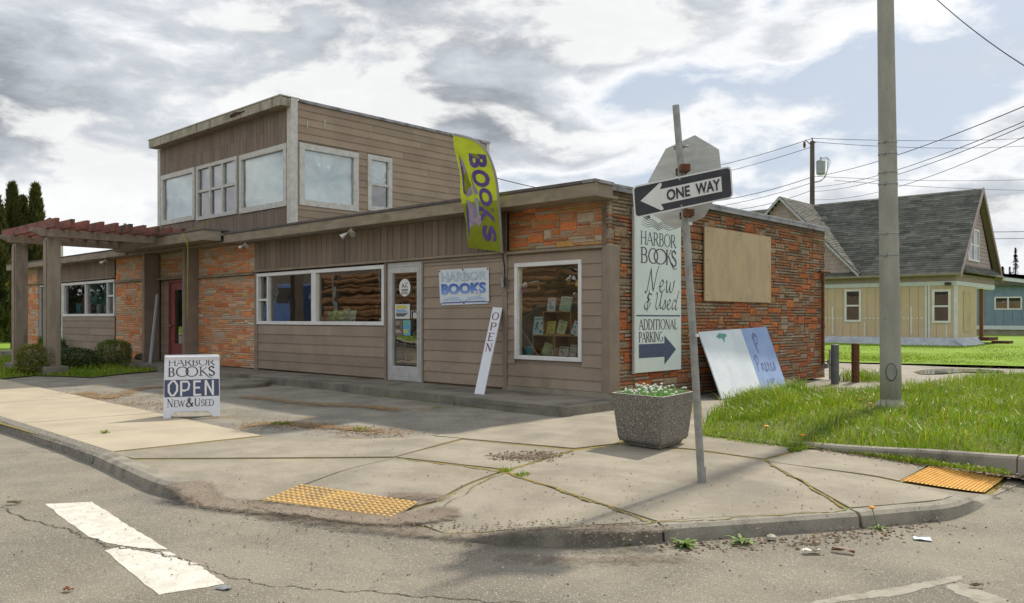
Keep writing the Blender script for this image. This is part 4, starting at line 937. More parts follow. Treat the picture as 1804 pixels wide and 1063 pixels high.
# ================================================================ PERGOLA
pg = thing('pergola', 'timber pergola with brown posts and red rafters before the red door', 'pergola', (-14.7, -3.2, .1))
for x in (-13.57, -15.90):
    o = bx('post', GREYWOOD, pg, x - .15, x + .14, -3.34, -3.06, .19, 3.17, .012)
    bx('post_board', GREYWOOD, o, x - .10, x + .09, -3.365, -3.342, .19, 3.10, .006)
    bx('footing', WALKM, pg, x - .33, x + .30, -3.46, -2.94, -.06, .188, .02)
for x in (-13.35, -15.66):
    MB().prism([(x - .055, -3.72, 3.27), (x - .055, -3.50, 3.172), (x - .055, -.02, 3.165), (x - .055, -.02, 3.335), (x - .055, -3.72, 3.345)], (.13, 0, 0)).build('beam', GREYWOOD, pg, .006)
for k in range(11):
    y = -3.38 + k * .322
    r_ = .012 * rng.uniform(-1, 1)
    MB().add([(-16.55 + r_, y - .045, 3.350), (-12.72 + r_, y - .045, 3.350), (-12.66 + r_, y - .045, 3.545), (-16.62 + r_, y - .045, 3.545), (-16.55 + r_, y + .045, 3.350), (-12.72 + r_, y + .045, 3.350), (-12.66 + r_, y + .045, 3.545), (-16.62 + r_, y + .045, 3.545)],
             [(0, 1, 2, 3), (5, 4, 7, 6), (0, 4, 5, 1), (1, 5, 6, 2), (2, 6, 7, 3), (3, 7, 4, 0)]).build('rafter', REDWOOD, pg, .006)
a = Vector(onY(264, 624, -.75)); b = Vector(onY(277, 519, -.40)); a.z = .12
tag(MB().tube([a, a.lerp(b, .5), b], .035, 4).build('loose_plank', mat('pale_loose_plank', (.42, .45, .48), (.34, .37, .40), 5, .6)), 'pale grey plank leaning against the pergola wing post', 'plank')
LAMP = mat('lit_tube', (.9, .8, .6), None, 3, .5, emit=(1.0, .80, .50, 9.0))
for (x, y, lb) in ((-1.2, 1.0, 'lit warm ceiling light inside behind the corner display window'), (-6.4, 1.6, 'lit warm ceiling light inside behind the long window'), (-4.4, 1.6, 'lit warm ceiling light inside behind the glazed door')):
    t = thing('ceiling_light', lb, 'ceiling light', (x, y, 2.9), 'ceiling lights in the shop'); bx('housing', WHITE, t, x - .62, x + .62, y - .12, y + .12, 2.84, 2.93); bx('tube', LAMP, t, x - .58, x + .58, y - .08, y + .08, 2.80, 2.838)

# ================================================================ SIGNS
# ---- tall sign panel on the stone side wall
sg = thing('wall_sign', 'tall pale sign panel with black lettering and a right arrow on the stone side wall', 'sign', (.06, 1.25, .46))
Y0, Y1, Z0, Z1 = .59, 1.92, .46, 3.00
bx('panel', PANEL, sg, .035, .066, Y0, Y1, Z0, Z1, .004); bx('side_batten', ALUM, sg, .03, .072, Y0 - .035, Y0 - .002, Z0 - .01, Z1, .003)
fr = frame((.0665, Y0, Z0), (0, 1, 0), (0, 0, 1)); W_ = Y1 - Y0
pen = Pen(fr); serif(pen, 'HARBOR', .14, 1.985, .20, W_ - .30, .11, .045); serif(pen, 'BO', .14, 1.70, .235, .50, .11, .045)
pen.arc(.70, 1.818, .175, .118, 90, 450, .03, .012, 24); serif(pen, 'K', .86, 1.70, .235, .20, .13, .05); serif(pen, 'S', 1.02, 1.68, .25, .17, .15, .06)
pen.curve([(1.02, 1.73), (1.10, 1.64), (1.20, 1.66)], .02, .008); pen.build('lettering', INK, sg)
pen = Pen(fr)
def script(pen, strokes, u, v, s, w=.05, slant=.16):
    for q in strokes: pen.curve([(u + (x + y * slant) * s, v + y * s) for x, y in q], 0, n=7, contrast=(w * s, w * .30 * s, R(40)))
SC = {
 'N': (.95, [[(-.10, .02), (.0, -.05), (.08, .12), (.16, .60), (.24, 1.02)], [(.22, 1.0), (.34, .55), (.52, .02)], [(.52, .0), (.62, .5), (.74, .98), (.86, 1.12)]]),
 'e': (.50, [[(.0, .22), (.20, .26), (.32, .42), (.22, .52), (.08, .38), (.08, .12), (.22, .0), (.48, .16)]]),
 'w': (.70, [[(.0, .40), (.08, .50), (.10, .12), (.20, .0), (.32, .16), (.38, .46)], [(.36, .40), (.38, .08), (.50, .0), (.64, .22), (.66, .48), (.74, .50)]]),
 '&': (.70, [[(.56, .66), (.30, .72), (.20, .54), (.36, .40), (.10, .30), (.02, .10), (.18, .0), (.40, .10), (.48, .34)], [(.36, .42), (.44, .46)], [(.30, .92), (.26, -.14)]]),
 'U': (.72, [[(.0, .72), (.12, .86), (.16, .66), (.10, .2), (.22, .0), (.40, .16), (.54, .62), (.60, .9)], [(.56, .84), (.50, .3), (.56, .04), (.72, .14)]]),
 's': (.40, [[(.0, .10), (.16, .32), (.22, .50), (.28, .26), (.22, .04), (.06, .02), (.0, .12)], [(.2, .04), (.42, .18)]]),
 'd': (.62, [[(.36, .40), (.20, .50), (.04, .30), (.06, .06), (.20, .02), (.36, .24)], [(.58, 1.02), (.46, .6), (.36, .1), (.46, .0), (.62, .14)]]),
 'P': (.8, [[(.18, 0), (.22, .5), (.30, 1.0)], [(.05, .76), (.16, 1.0), (.46, 1.06), (.66, .86), (.54, .58), (.26, .50)]]),
 'r': (.42, [[(.0, .1), (.1, .45), (.14, .5), (.12, .0)], [(.13, .3), (.26, .48), (.36, .46)]]),
 'a': (.52, [[(.34, .44), (.18, .5), (.04, .3), (.06, .06), (.18, .02), (.34, .3)], [(.36, .48), (.32, .1), (.40, .0), (.52, .12)]]),
 'x': (.48, [[(.0, .46), (.1, .5), (.24, .05), (.42, .04)], [(.38, .5), (.22, .28), (.0, .02)]]),
 'i': (.28, [[(.0, .2), (.12, .5), (.10, .08), (.18, .0), (.28, .14)], [(.16, .72), (.17, .78)]]),
}
def script_word(pen, word, u, v, s, w=.06, slant=.16):
    for c in word:
        adv, q = SC[c]; script(pen, q, u, v, s, w, slant); u += adv * s
    return u
script_word(pen, 'New', .30, 1.255, .37, .075); script_word(pen, '&', .24, .98, .34, .075); script_word(pen, 'Used', .53, .98, .31, .075); pen.build('script_lettering', INK, sg)
pen = Pen(fr); pen.ribbon([(.03, .88), (W_ - .03, .88)], .022); pen.build('rule', NAVY, sg)
pen = Pen(fr); serif(pen, 'ADDITIONAL', .10, .665, .155, W_ - .22, .13, .06); serif(pen, 'PARKING', .10, .47, .155, .68, .13, .06); pen.build('lettering', INK, sg)
pen = Pen(fr); pen.poly([(.10, .225), (.82, .225), (.82, .44), (.10, .44)]); pen.poly([(.821, .10), (1.17, .335), (.821, .565)]); pen.build('arrow', NAVY, sg)
pen = Pen(fr)                                                # open book, sailing boat and wave
for sgn in (-1, 1):
    for k in range(4): pen.curve([(.64, 2.235 + k * .030), (.64 + sgn * .16, 2.285 + k * .033), (.64 + sgn * .30, 2.26 + k * .036), (.64 + sgn * (.46 - .01 * k), 2.295 + k * .040)], .012, .005)
pen.curve([(.24, 2.405), (.32, 2.385), (.42, 2.41)], .02, .008); pen.poly([(.31, 2.40), (.42, 2.41), (.33, 2.53)]); pen.poly([(.27, 2.42), (.30, 2.40), (.31, 2.50)])
pen.curve([(.84, 2.36), (.80, 2.45), (.88, 2.535), (1.02, 2.50), (1.05, 2.42), (.98, 2.37), (.92, 2.41), (.96, 2.46)], .012, .006); pen.curve([(1.05, 2.40), (1.12, 2.36), (1.16, 2.40)], .01, .005); pen.build('emblem', INK, sg)

# ---- plywood over the old window, and the loose board below it
pb = tag(MB().box(.03, .055, 2.71, 5.245, 1.60, 2.88).build('plywood_board', PLY, None, .003), 'weathered plywood sheet screwed over an opening in the stone side wall', 'board')
for (y, z) in ((2.8, 1.7), (2.8, 2.3), (2.8, 2.8), (4.0, 1.66), (5.15, 1.68), (5.15, 2.3), (5.15, 2.8), (4.0, 2.83)): MB().lathe((.055, y, z), [(.012, 0), (.01, .004)], 6, (1, 0, 0)).build('screw', RUST, pb)
b0, b1 = Vector(onZ(1272, 703)), Vector(onZ(1387, 684)); t0, t1 = Vector(onX(1231, 585, .14)), Vector(onX(1350, 576, .14))
u_ = (b1 - b0); v_ = (t0 - b0); nb_ = u_.cross(v_); rr_ = Vector(ray(1350, 576)); t1 = Vector(CAM) + rr_ * ((b0 - Vector(CAM)).dot(nb_) / rr_.dot(nb_)); frb = lambda a, b, h=0.0: tuple(b0.lerp(b1, a).lerp(t0.lerp(t1, a), b) + u_.cross(v_).normalized() * h)
lb = thing('leaning_board', 'blue and white painted board leaning against the stone side wall', 'board', b0)
BLUEP = mat('faded_blue_paint', (.235, .345, .60), (.29, .40, .63), 3, .6, .1, 60); WH2 = mat('chalky_white_paint', (.70, .76, .80), (.62, .68, .73), 2.5, .6, .1, 60, grime=(.50, .50, .46), gscale=3, glo=.62, ghi=.85)
def slab_q(a0, a1, m, nm):
    q = MB(); q.add([frb(a0, 0), frb(a1, 0), frb(a1, 1), frb(a0, 1), frb(a0, 0, -.02), frb(a1, 0, -.02), frb(a1, 1, -.02), frb(a0, 1, -.02)], [(0, 1, 2, 3), (7, 6, 5, 4), (0, 4, 5, 1), (1, 5, 6, 2), (2, 6, 7, 3), (3, 7, 4, 0)]); return q.build(nm, m, lb)
slab_q(0, .585, WH2, 'white_field'); slab_q(.585, 1, BLUEP, 'blue_field')
FINK = mat('faded_blue_lettering', (.10, .135, .30), (.16, .21, .40), 20, .7)
pen = Pen(lambda a, b, h: frb(.60 + a * .40, b, h)); script_word(pen, 'P', .26, .58, .30, .15, .0); pen.curve([(.44, .86), (.34, .86), (.27, .78), (.30, .66)], .03, .015)
q_ = .24
for c_, uu in zip('Praxis', (.05, .25, .35, .49, .62, .72)):
    script(pen, SC[c_][1], uu, .30, q_, .17, .05)
pen.build('lettering', FINK, lb)
pen = Pen(lambda a, b, h: frb(.60 + a * .40, b, h)); serif(pen, 'H', .30, .11, .07, .09, .12, .06)
for c_, uu in zip('air', (.41, .49, .54)): script(pen, SC[c_][1], uu, .11, .13, .17, .05)
pen.build('small_lettering', FINK, lb)
pen = Pen(frb); pen.poly([(.20, .90), (.25, .955), (.34, .94), (.35, .90), (.31, .88), (.29, .80), (.27, .88), (.24, .87)]); pen.build('paint_blot', mat('teal_paint', (.12, .36, .30), None, 9, .6), lb)

# ---- banner by the door
bn = thing('banner', 'blue on white vinyl banner with an open book, beside the glazed door', 'banner', (-3.1, -.03, 1.5))
q0, q1, q2, q3 = [Vector(onY(*p, -.035)) for p in ((775.5, 538.5), (862, 535), (861, 471), (773, 476))]
frn = lambda a, b, h=0.0: tuple(q0.lerp(q1, a).lerp(q3.lerp(q2, a), b) + Vector((0, -h - .006 * math.sin(a * 9) * math.sin(b * 5), 0)))
def gridsheet(frf, nx, ny, name, m, parent, h=0.0):
    g = MB(); g.add([frf(i / nx, j / ny, h) for j in range(ny + 1) for i in range(nx + 1)], [(j * (nx + 1) + i, j * (nx + 1) + i + 1, (j + 1) * (nx + 1) + i + 1, (j + 1) * (nx + 1) + i) for j in range(ny) for i in range(nx)]); return g.build(name, m, parent, smooth=True)
def ramp_mat(name, axis, stops, a, b, rough=.5):
    m = bpy.data.materials.new(name); m.use_nodes = True; N = m.node_tree.nodes; L = m.node_tree.links; bs = N['Principled BSDF']; bs.inputs['Roughness'].default_value = rough
    tc = N.new('ShaderNodeTexCoord'); sx = N.new('ShaderNodeSeparateXYZ'); L.new(tc.outputs['Object'], sx.inputs[0]); mr = N.new('ShaderNodeMapRange'); mr.inputs[1].default_value = a; mr.inputs[2].default_value = b
    L.new(sx.outputs[axis], mr.inputs[0]); cr = N.new('ShaderNodeValToRGB'); e = cr.color_ramp.elements
    while len(e) < len(stops): e.new(.5)
    for el, (p, c) in zip(e, stops): el.position = p; el.color = (*c, 1)
    L.new(mr.outputs[0], cr.inputs[0]); L.new(cr.outputs[0], bs.inputs['Base Color']); return m
VINYL = mat('white_vinyl', (.72, .77, .83), (.66, .72, .79), 5, .4)
gridsheet(frn, 20, 12, 'vinyl_sheet', VINYL, bn)
zb0, zb1 = q0.z, q3.z
BLUEG = ramp_mat('blue_fade_print', 2, [(0.0, (.30, .45, .80)), (.35, (.16, .30, .72)), (.75, (.05, .16, .55)), (1, (.09, .12, .50))], zb0 + .28 * (zb1 - zb0), zb0 + .62 * (zb1 - zb0))
put_sans('lettering', 'BOOKS', lambda a, b, h: frn(a, b, h + .007), .045, .30, .90, .30, BLUEG, bn, .045)
put_sans('lettering', 'HARBOR', lambda a, b, h: frn(a, b, h + .0062), .05, .66, .90, .26, mat('pale_aqua_outline', (.42, .62, .72), None, 5, .5), bn, .02)
put_sans('lettering', 'HARBOR', lambda a, b, h: frn(a, b, h + .0075), .062, .672, .876, .236, VINYL, bn, -.018)
def book_print(frq, u, v, s, parent, m1, m2, ky=1.0):
    for sgn in (-1, 1):
        p = Pen(lambda a, b, h: frq(a, b, h + .006)); p.poly([(u, v - .01 * s), (u + sgn * .10 * s, v + .10 * s * ky), (u + sgn * .24 * s, v + .13 * s * ky), (u + sgn * .36 * s, v + .09 * s * ky), (u + sgn * .44 * s, v + .02 * s * ky), (u + sgn * .30 * s, v + .05 * s * ky), (u + sgn * .12 * s, v + .03 * s * ky)]); p.build('book_page', m1, parent)
        p = Pen(lambda a, b, h: frq(a, b, h + .0065)); p.ribbon([(u + sgn * .01, v - .03 * s), (u + sgn * .45 * s, v - .035 * s)], .03 * s * ky); p.build('book_cover', m2, parent)
PALEB = mat('pale_blue_print', (.40, .58, .80), (.55, .68, .84), 8, .5); DEEPB = mat('deep_blue_print', (.10, .14, .42), None, 8, .5)
book_print(frn, .5, .10, 1.0, bn, PALEB, DEEPB)
p = Pen(lambda a, b, h: frn(a, b, h + .009)); p.arc(.78, .29, .045, .06, 0, 360, .03, .03); p.build('flower_print', WHITE, bn)
for (a, b) in ((.02, .96), (.5, .97), (.98, .96), (.02, .04), (.5, .04), (.98, .04)): MB().lathe(frn(a, b, .004), [(.016, 0), (.014, .006)], 8, (0, -1, 0)).build('grommet', RUST, bn)

# ---- feather flag
fl = thing('feather_flag', 'lime green feather flag lettered in purple, flying from the shop eaves', 'flag', (-2.1, -.1, 1.9))
Yf = lambda y: -.14 - 1.15 * (446 - y) / 208
FP = lambda x, y: Vector(onY(x, y, Yf(y)))
Lf = [(799, 238), (805, 290), (813, 340), (820, 390), (826, 436)]; Rt = [(801, 237), (836, 247), (857, 268), (872, 310), (879, 360), (884, 410), (886, 445)]
Ls, Rs = spline(Lf, 10), spline(Rt, 10)
def fedge(S, t): q = t * (len(S) - 1); i = min(int(q), len(S) - 2); k = q - i; return (S[i][0] * (1 - k) + S[i + 1][0] * k, S[i][1] * (1 - k) + S[i + 1][1] * k)
def flag_px(u, v):                                           # u across, v down
    l, r = fedge(Ls, v), fedge(Rs, v); return (l[0] + (r[0] - l[0]) * u, l[1] + (r[1] - l[1]) * u)
def frf(u, v, h=0.0):
    x, y = flag_px(u, v); p = FP(x, y); k = .022 * math.sin(v * 15 + u * 4) * (1 - u) + .018 * math.sin(u * 8 - v * 7) * min(1, v * 3)
    return (p.x, p.y - k - h, p.z)
LIME = mat('lime_flag_cloth', (.40, .475, .035), (.33, .40, .03), 4, .7, trans=.25)
FN, FM = 16, 40
g = MB(); g.add([frf(i / FN, j / FM) for j in range(FM + 1) for i in range(FN + 1)], [(j * (FN + 1) + i, (j + 1) * (FN + 1) + i, (j + 1) * (FN + 1) + i + 1, j * (FN + 1) + i + 1) for j in range(FM) for i in range(FN)]); g.build('cloth', LIME, fl, smooth=True)
PURP = mat('purple_flag_print', (.115, .075, .33), (.16, .11, .40), 5, .7); LAV = mat('lavender_flag_print', (.36, .27, .50), (.46, .42, .62), 4, .7); LILAC = mat('pale_flag_print', (.42, .48, .58), (.34, .36, .55), 3, .7)
# BOOKS reads downwards: letters turned a quarter turn clockwise, laid out in pixels of the flag
def flag_h(x, y, h): p = FP(x, y); return (p.x, p.y - .052 - h, p.z)
def onflag(x, y, h):                                         # inverse of flag_px by a few steps
    v = min(1, max(0, (y - 238) / 206)); u = .5
    for _ in range(8):
        l, r = fedge(Ls, v), fedge(Rs, v); u = (x - l[0]) / max(r[0] - l[0], 1e-3); u = min(1.1, max(-.1, u)); ye = l[1] + (r[1] - l[1]) * u; v = min(1, max(0, v + (y - ye) / 206))
    return frf(u, v, h)
for i, (ch, x0, y0, x1, y1) in enumerate((('B', 826, 270, 855, 296), ('O', 831, 298, 861, 329), ('O', 841, 330, 867, 363), ('K', 841, 364, 870, 393), ('S', 848, 396, 873, 425))):
    vs, fs = sans(ch, .045); mx = vs[:, 0].max()
    # u of the letter runs down the flag, its top points to the right
    pts = [onflag(x0 + (x1 - x0) * b + (a / mx) * 4, y0 + (y1 - y0) * (a / mx) + 3 * b, .004) for a, b in vs]
    m = MB(); m.add(pts, [tuple(reversed(f)) for f in fs]); m.build('lettering', PURP, fl)
def flag_poly(px, m, nm, h):
    q = MB(); q.add([onflag(x, y, h) for x, y in px], [tuple(range(len(px)))]); q.build(nm, m, fl)
flag_poly([(809, 274), (816, 288), (825, 310), (831, 330), (832, 342), (823, 348), (818, 330), (813, 305)], LAV, 'book_page', .003)
flag_poly([(823, 351), (832, 360), (838, 375), (836, 395), (831, 422), (828, 400), (826, 375)], LAV, 'book_page', .003)
flag_poly([(808, 272), (811, 285), (817, 320), (822, 345), (818, 340), (812, 310)], PURP, 'book_cover', .005); flag_poly([(822, 350), (825, 375), (829, 405), (831, 424), (827, 410), (822, 380)], PURP, 'book_cover', .005)
flag_poly([(828, 300), (835, 325), (842, 340), (835, 345), (833, 335)], LILAC, 'book_glow', .0025); flag_poly([(834, 348), (842, 350), (843, 380), (846, 405), (840, 385)], LILAC, 'book_glow', .0025)
flag_poly([(843 + 7 * math.cos(a * .785), 388 + 9 * math.sin(a * .785)) for a in range(8)], mat('flower_print', (.5, .42, .52), None, 9, .7), 'flower_print', .007)
SLEEVE = mat('grey_sleeve', (.42, .41, .44), None, 5, .7)
MB().tube([Vector(frf(1, k / 30)) + Vector((0, -.004, 0)) for k in range(31)], .020, 6).build('sleeve', SLEEVE, fl)
pb_ = Vector(frf(1, 1)); MB().tube([pb_, Vector(onY(889, 470, -.12)), Vector(onY(889.5, 505, -.10))], .013, 6).build('pole', BLACK, fl)
bq = onY(889.5, 497, -.06); MB().box(bq[0] - .025, bq[0] + .025, -.125, -.036, bq[2] - .09, bq[2] + .06).build('bracket', GALV, fl, .005)

# ---- OPEN board leaning by the door
ob = thing('open_board', 'narrow white board lettered OPEN downwards, leaning beside the banner', 'sign', onZ(843, 695, .12))
A, Bv = Vector(onZ(835.5, 694, .122)), Vector(onZ(852, 695.5, .122)); Tt, Tu = Vector(onY(868, 541, -.055)), Vector(onY(884.5, 542, -.055))
fro = lambda a, b, h=0.0: tuple(A.lerp(Bv, a).lerp(Tt.lerp(Tu, a), b) + (Bv - A).cross(Tt - A).normalized() * h)
q = MB(); q.add([fro(0, 0), fro(1, 0), fro(1, 1), fro(0, 1), fro(0, 0, -.02), fro(1, 0, -.02), fro(1, 1, -.02), fro(0, 1, -.02)], [(0, 1, 2, 3), (7, 6, 5, 4), (0, 4, 5, 1), (1, 5, 6, 2), (2, 6, 7, 3), (3, 7, 4, 0)]); q.build('plank', PLASTICW, ob, .003)
for k, c in enumerate('OPEN'):
    wk_ = GL[c][0]
    pen = Pen(lambda a, b, h: fro(.16 + a * .70, .845 - k * .123 + b * .088, h))
    for s_ in GL[c][1]:
        Lw, lw = .17, .075; X = lambda x: x / wk_
        if s_[0] == 'l': pen.ribbon([(X(s_[1]), s_[2]), (X(s_[3]), s_[4])], Lw if s_[5] == 'T' else lw)
        elif s_[0] == 'a': pen.arc(X(s_[1]), s_[2], s_[3] / wk_, s_[4], s_[5], s_[6], Lw, lw, 20)
        elif s_[0] == 's': pen.ribbon([(X(s_[1] - s_[3]), s_[2]), (X(s_[1] + s_[3]), s_[2])], .06)
    pen.build('letter', MAROON, ob)

# ---- A-frame sign on the pavement edge
af = thing('sidewalk_sign', 'white A-frame sign reading open, standing where pale pavement meets asphalt', 'sign', onZ(337, 733))
ca = Vector(onZ(338, 736)); fw_ = Vector((ca.x - CAM[0], ca.y - CAM[1], 0)).normalized(); rt_ = Vector((fw_.y, -fw_.x, 0)); AW, AH = .69, .83
up_ = (Vector((0, 0, 1)) * .985 + fw_ * .17).normalized(); oa = ca - rt_ * AW / 2
fra = frame(oa, rt_, up_)
def panel_pts(frx, h, mirror=1):
    q = [(0, 0), (.085, 0), (.10, .03), (.125, .065), (.16, .078), (AW - .16, .078), (AW - .125, .065), (AW - .10, .03), (AW - .085, 0), (AW, 0), (AW - .012, AH), (.012, AH)]
    return [Vector(frx(a, b, h)) for a, b in q]
P_ = panel_pts(fra, -.03); MB().prism(P_, Vector(fra(0, 0, .03)) - Vector(fra(0, 0, 0))).build('front_panel', PLASTICW, af, .005)
ub = (Vector((0, 0, 1)) * .96 - fw_ * .26).normalized(); frb2 = frame(oa + fw_ * .36 + rt_ * .012, rt_, ub); P2 = panel_pts(frb2, 0); MB().prism(P2, Vector(frb2(0, 0, .03)) - Vector(frb2(0, 0, 0))).build('rear_panel', PLASTICW, af, .005)
hp = Vector(fra(AW * .42, AH - .01, -.05)); MB().tube(spline([hp, hp + Vector((0, 0, .03)) + rt_ * .03, hp + rt_ * .13 + Vector((0, 0, .03)), hp + rt_ * .16], 4), .010, 6).build('carry_handle', BLACK, af)
pen = Pen(fra); serif(pen, 'HARBOR', .055, .685, .088, .575, .12, .05); serif(pen, 'B', .055, .545, .115, .085, .15, .06); pen.arc(.228, .605, .070, .064, 90, 450, .016, .008, 24); pen.arc(.345, .605, .070, .064, 90, 450, .016, .008, 24)
pen.ribbon([(.455, .548), (.455, .665)], .015); pen.ribbon([(.462, .60), (.53, .664)], .008); pen.ribbon([(.43, .548), (.48, .548)], .007); pen.ribbon([(.43, .665), (.48, .665)], .007); pen.curve([(.475, .61), (.52, .565), (.56, .525), (.60, .525)], .018, .006); serif(pen, 'S', .545, .548, .118, .09, .16, .08); pen.build('lettering', INK, af)
pen = Pen(fra); pen.poly([(.012, .275), (AW - .008, .275), (AW - .010, .500), (.012, .500)]); pen.build('band', NAVY, af)
frl = lambda a, b, h=0.0: fra(a, b, h + .004)
pen = Pen(frl); zl, zh = .295, .485; t_ = .026; ym = (zl + zh) / 2
for q in ([(.105, zh), (.065, zh - .05), (.065, zl + .05), (.095, zl), (.125, zl), (.165, zl + .06), (.165, zh - .05), (.135, zh - .002), (.100, zh - .002)],
          [(.215, zl - .01), (.215, zh)], [(.215, zh - .01), (.295, zh - .012), (.315, zh - .05), (.300, ym - .02), (.255, ym - .035), (.215, ym - .03)],
          [(.375, zl - .01), (.375, zh)], [(.375, zh - .012), (.455, zh - .012)], [(.375, ym), (.445, ym)], [(.375, zl), (.460, zl)],
          [(.515, zl - .01), (.515, zh)], [(.515, zh), (.605, zl)], [(.605, zl - .01), (.605, zh)]): pen.ribbon(q, t_)
pen.build('band_lettering', WHITE, af)
pen = Pen(fra); serif(pen, 'N', .045, .145, .105, .075, .14, .06); serif(pen, 'EW', .125, .147, .082, .135, .12, .06); serif(pen, '&', .275, .143, .112, .095, .17, .07); serif(pen, 'U', .375, .147, .103, .075, .14, .06); serif(pen, 'SED', .455, .147, .082, .165, .13, .06); pen.build('lettering', INK, af)

# ---- leaning post with stop sign (seen from behind) and ONE WAY plate
sp = thing('sign_post', 'leaning galvanised post carrying a one way plate and the back of an octagonal sign', 'street sign', onZ(1237, 849))
pb0 = Vector(onZ(1236.5, 850)); dep = proj(pb0)[2]
pt = lambda x, y, dd=0.0: Vector(atD(x, y, dep + dd))
p0, p1, p2 = pb0 - Vector((0, 0, .05)), pt(1207, 375, -.02), pt(1190.5, 186, -.02)
MB().tube([p0, pt(1222, 610), p1], .0305, 14).build('post', GALV, sp, smooth=False); MB().tube([p1 + Vector((0, 0, -.05)), p2], .0275, 14).build('upper_post', GALV, sp)
MB().tube([p0, pt(1236, 822)], .0345, 14).build('base_sleeve', GALV, sp)
for yy in (395, 590): q = p1.lerp(pb0, (yy - 375) / 474); MB().lathe(q, [(.034, -.01), (.034, .01)], 12).build('band', GALV, sp); MB().box(q.x + .03, q.x + .05, q.y - .012, q.y + .012, q.z - .012, q.z + .012).build('clip', WHITE, sp)
oc = pt(1211, 318, .05); px_m = dep / F
rv = Vector((R2[0], R2[1], 0)); dv = Vector((D2[0], D2[1], 0)); zv = Vector((0, 0, 1))
uA = (rv * 17 + zv * 84 - dv * 5.7) * px_m; uC = (rv * 60 - zv * 8 - dv * 34) * px_m; nO = uA.cross(uC).normalized()
if nO.dot(dv) < 0: nO = -nO
oc = oc + dv * .10
MB().prism([oc + uA * math.cos(k * math.pi / 4) + uC * math.sin(k * math.pi / 4) for k in range(8)], nO * .004).build('octagonal_plate', SIGNBACK, sp)
MB().prism([oc + nO * .0045 + (uA * math.cos(k * math.pi / 4) + uC * math.sin(k * math.pi / 4)) * .99 for k in range(8)], nO * .001).build('red_face', mat('stop_red', (.42, .02, .025), None, 9, .4), sp)
for yy, kk in ((258, 0), (300, 1), (378, 2)):
    q = pt(1192.5 + (yy - 186) * .088, yy); m = MB(); m.obox(q, rv, zv, dv, -.036, .036, -.028 if kk else -.01, .028 if kk else .01, -.125 if kk else -.036, .10); m.build('bracket', RUST if kk else GALV, sp, .004); MB().tube([q - rv * .055, q + rv * .062], .009, 6).build('bolt', RUST if kk else GALV, sp)
ow = [pt(1114.5, 330, -.13), pt(1287.5, 291, -.13), pt(1292.5, 350, -.13), pt(1117.5, 384, -.13)]       # ONE WAY plate corners
oo = ow[3]; uo = ((ow[2] - ow[3]) + (ow[1] - ow[0])) / 2; vo = ((ow[0] - ow[3]) + (ow[1] - ow[2])) / 2; SWd, SH = uo.length, vo.length; cn_ = sum(ow, Vector()) / 4
frw = frame(cn_ - uo / 2 - vo / 2, uo, vo)
def rrect(a0, a1, b0, b1, r, n=6):
    out = []
    for cx_, cy_, s0 in ((a1 - r, b0 + r, -90), (a1 - r, b1 - r, 0), (a0 + r, b1 - r, 90), (a0 + r, b0 + r, 180)):
        out += [(cx_ + r * math.cos(R(s0 + 90 * k / n)), cy_ + r * math.sin(R(s0 + 90 * k / n))) for k in range(n + 1)]
    return out
nw = Vector(frw(0, 0, 1)) - Vector(frw(0, 0, 0))
MB().prism([Vector(frw(a, b, 0)) for a, b in rrect(0, SWd, 0, SH, .035)], -nw * .004).build('one_way_plate', SIGNWHT, sp)
pen = Pen(frw); pen.poly(rrect(.012, SWd - .012, .012, SH - .012, .026)); pen.build('black_field', SIGNBLK, sp)
fw2 = lambda a, b, h=0.0: frw(a, b, h + .0012)
ym = SH / 2; pen = Pen(fw2); tip = .055; hx = .215
pen.poly([(tip, ym), (hx - .004, ym + .105), (hx + .012, ym + .105), (hx + .016, ym + .092), (hx - .002, ym + .058), (hx - .002, ym - .058), (hx + .016, ym - .092), (hx + .012, ym - .105), (hx - .004, ym - .105)])
pen.poly([(hx - .0015, ym - .058), (SWd - .085, ym - .058), (SWd - .085, ym + .058), (hx - .0015, ym + .058)]); pen.build('arrow', SIGNWHT, sp)
fw3 = lambda a, b, h=0.0: frw(a, b, h + .0045)
put_sans('lettering', 'ONE', fw3, .262, ym - .043, .185, .086, SIGNBLK, sp, .028); put_sans('lettering', 'WAY', fw3, .492, ym - .043, .195, .086, SIGNBLK, sp, .028)
for b_ in (.022, SH - .022): MB().lathe(frw(SWd * .475, b_, .003), [(.009, 0), (.008, .005)], 8, tuple(nw)).build('bolt_head', GALV, sp)

# ================================================================ PLANTER, LIGHT POLE, STREET FURNITURE
fc, lc, rc = Vector(onZ(1165, 796)), Vector(onZ(1089, 784)), Vector(onZ(1212, 781)); bc = lc + rc - fc
pn = thing('concrete_planter', 'square exposed-aggregate concrete planter tapering downwards on the corner slabs', 'planter', (fc + bc) / 2)
ctr_ = (fc + bc) / 2; ring = [fc, rc, bc, lc]
def rings(k, z): return [Vector((ctr_.x + (p.x - ctr_.x) * k, ctr_.y + (p.y - ctr_.y) * k, z)) for p in ring]
hgt = .535; m = MB(); vs = []
prof = [(.82, .005), (.86, .045), (.97, .05), (1.02, .085), (1.19, hgt - .012), (1.20, hgt), (1.08, hgt), (1.06, hgt - .09)]
for k, z in prof: vs += rings(k, z)
m.add(vs, [(i * 4 + j, i * 4 + (j + 1) % 4, (i + 1) * 4 + (j + 1) % 4, (i + 1) * 4 + j) for i in range(len(prof) - 1) for j in range(4)] + [(3, 2, 1, 0)]); tub = m.build('tub', AGG, pn, .018)
m = MB(); m.add(rings(1.065, hgt - .06), [(0, 1, 2, 3)]); m.build('soil', SOIL, pn)
RIM = mat('smooth_rim_concrete', (.42, .40, .36), (.33, .31, .27), 10, .9, .4, 100)
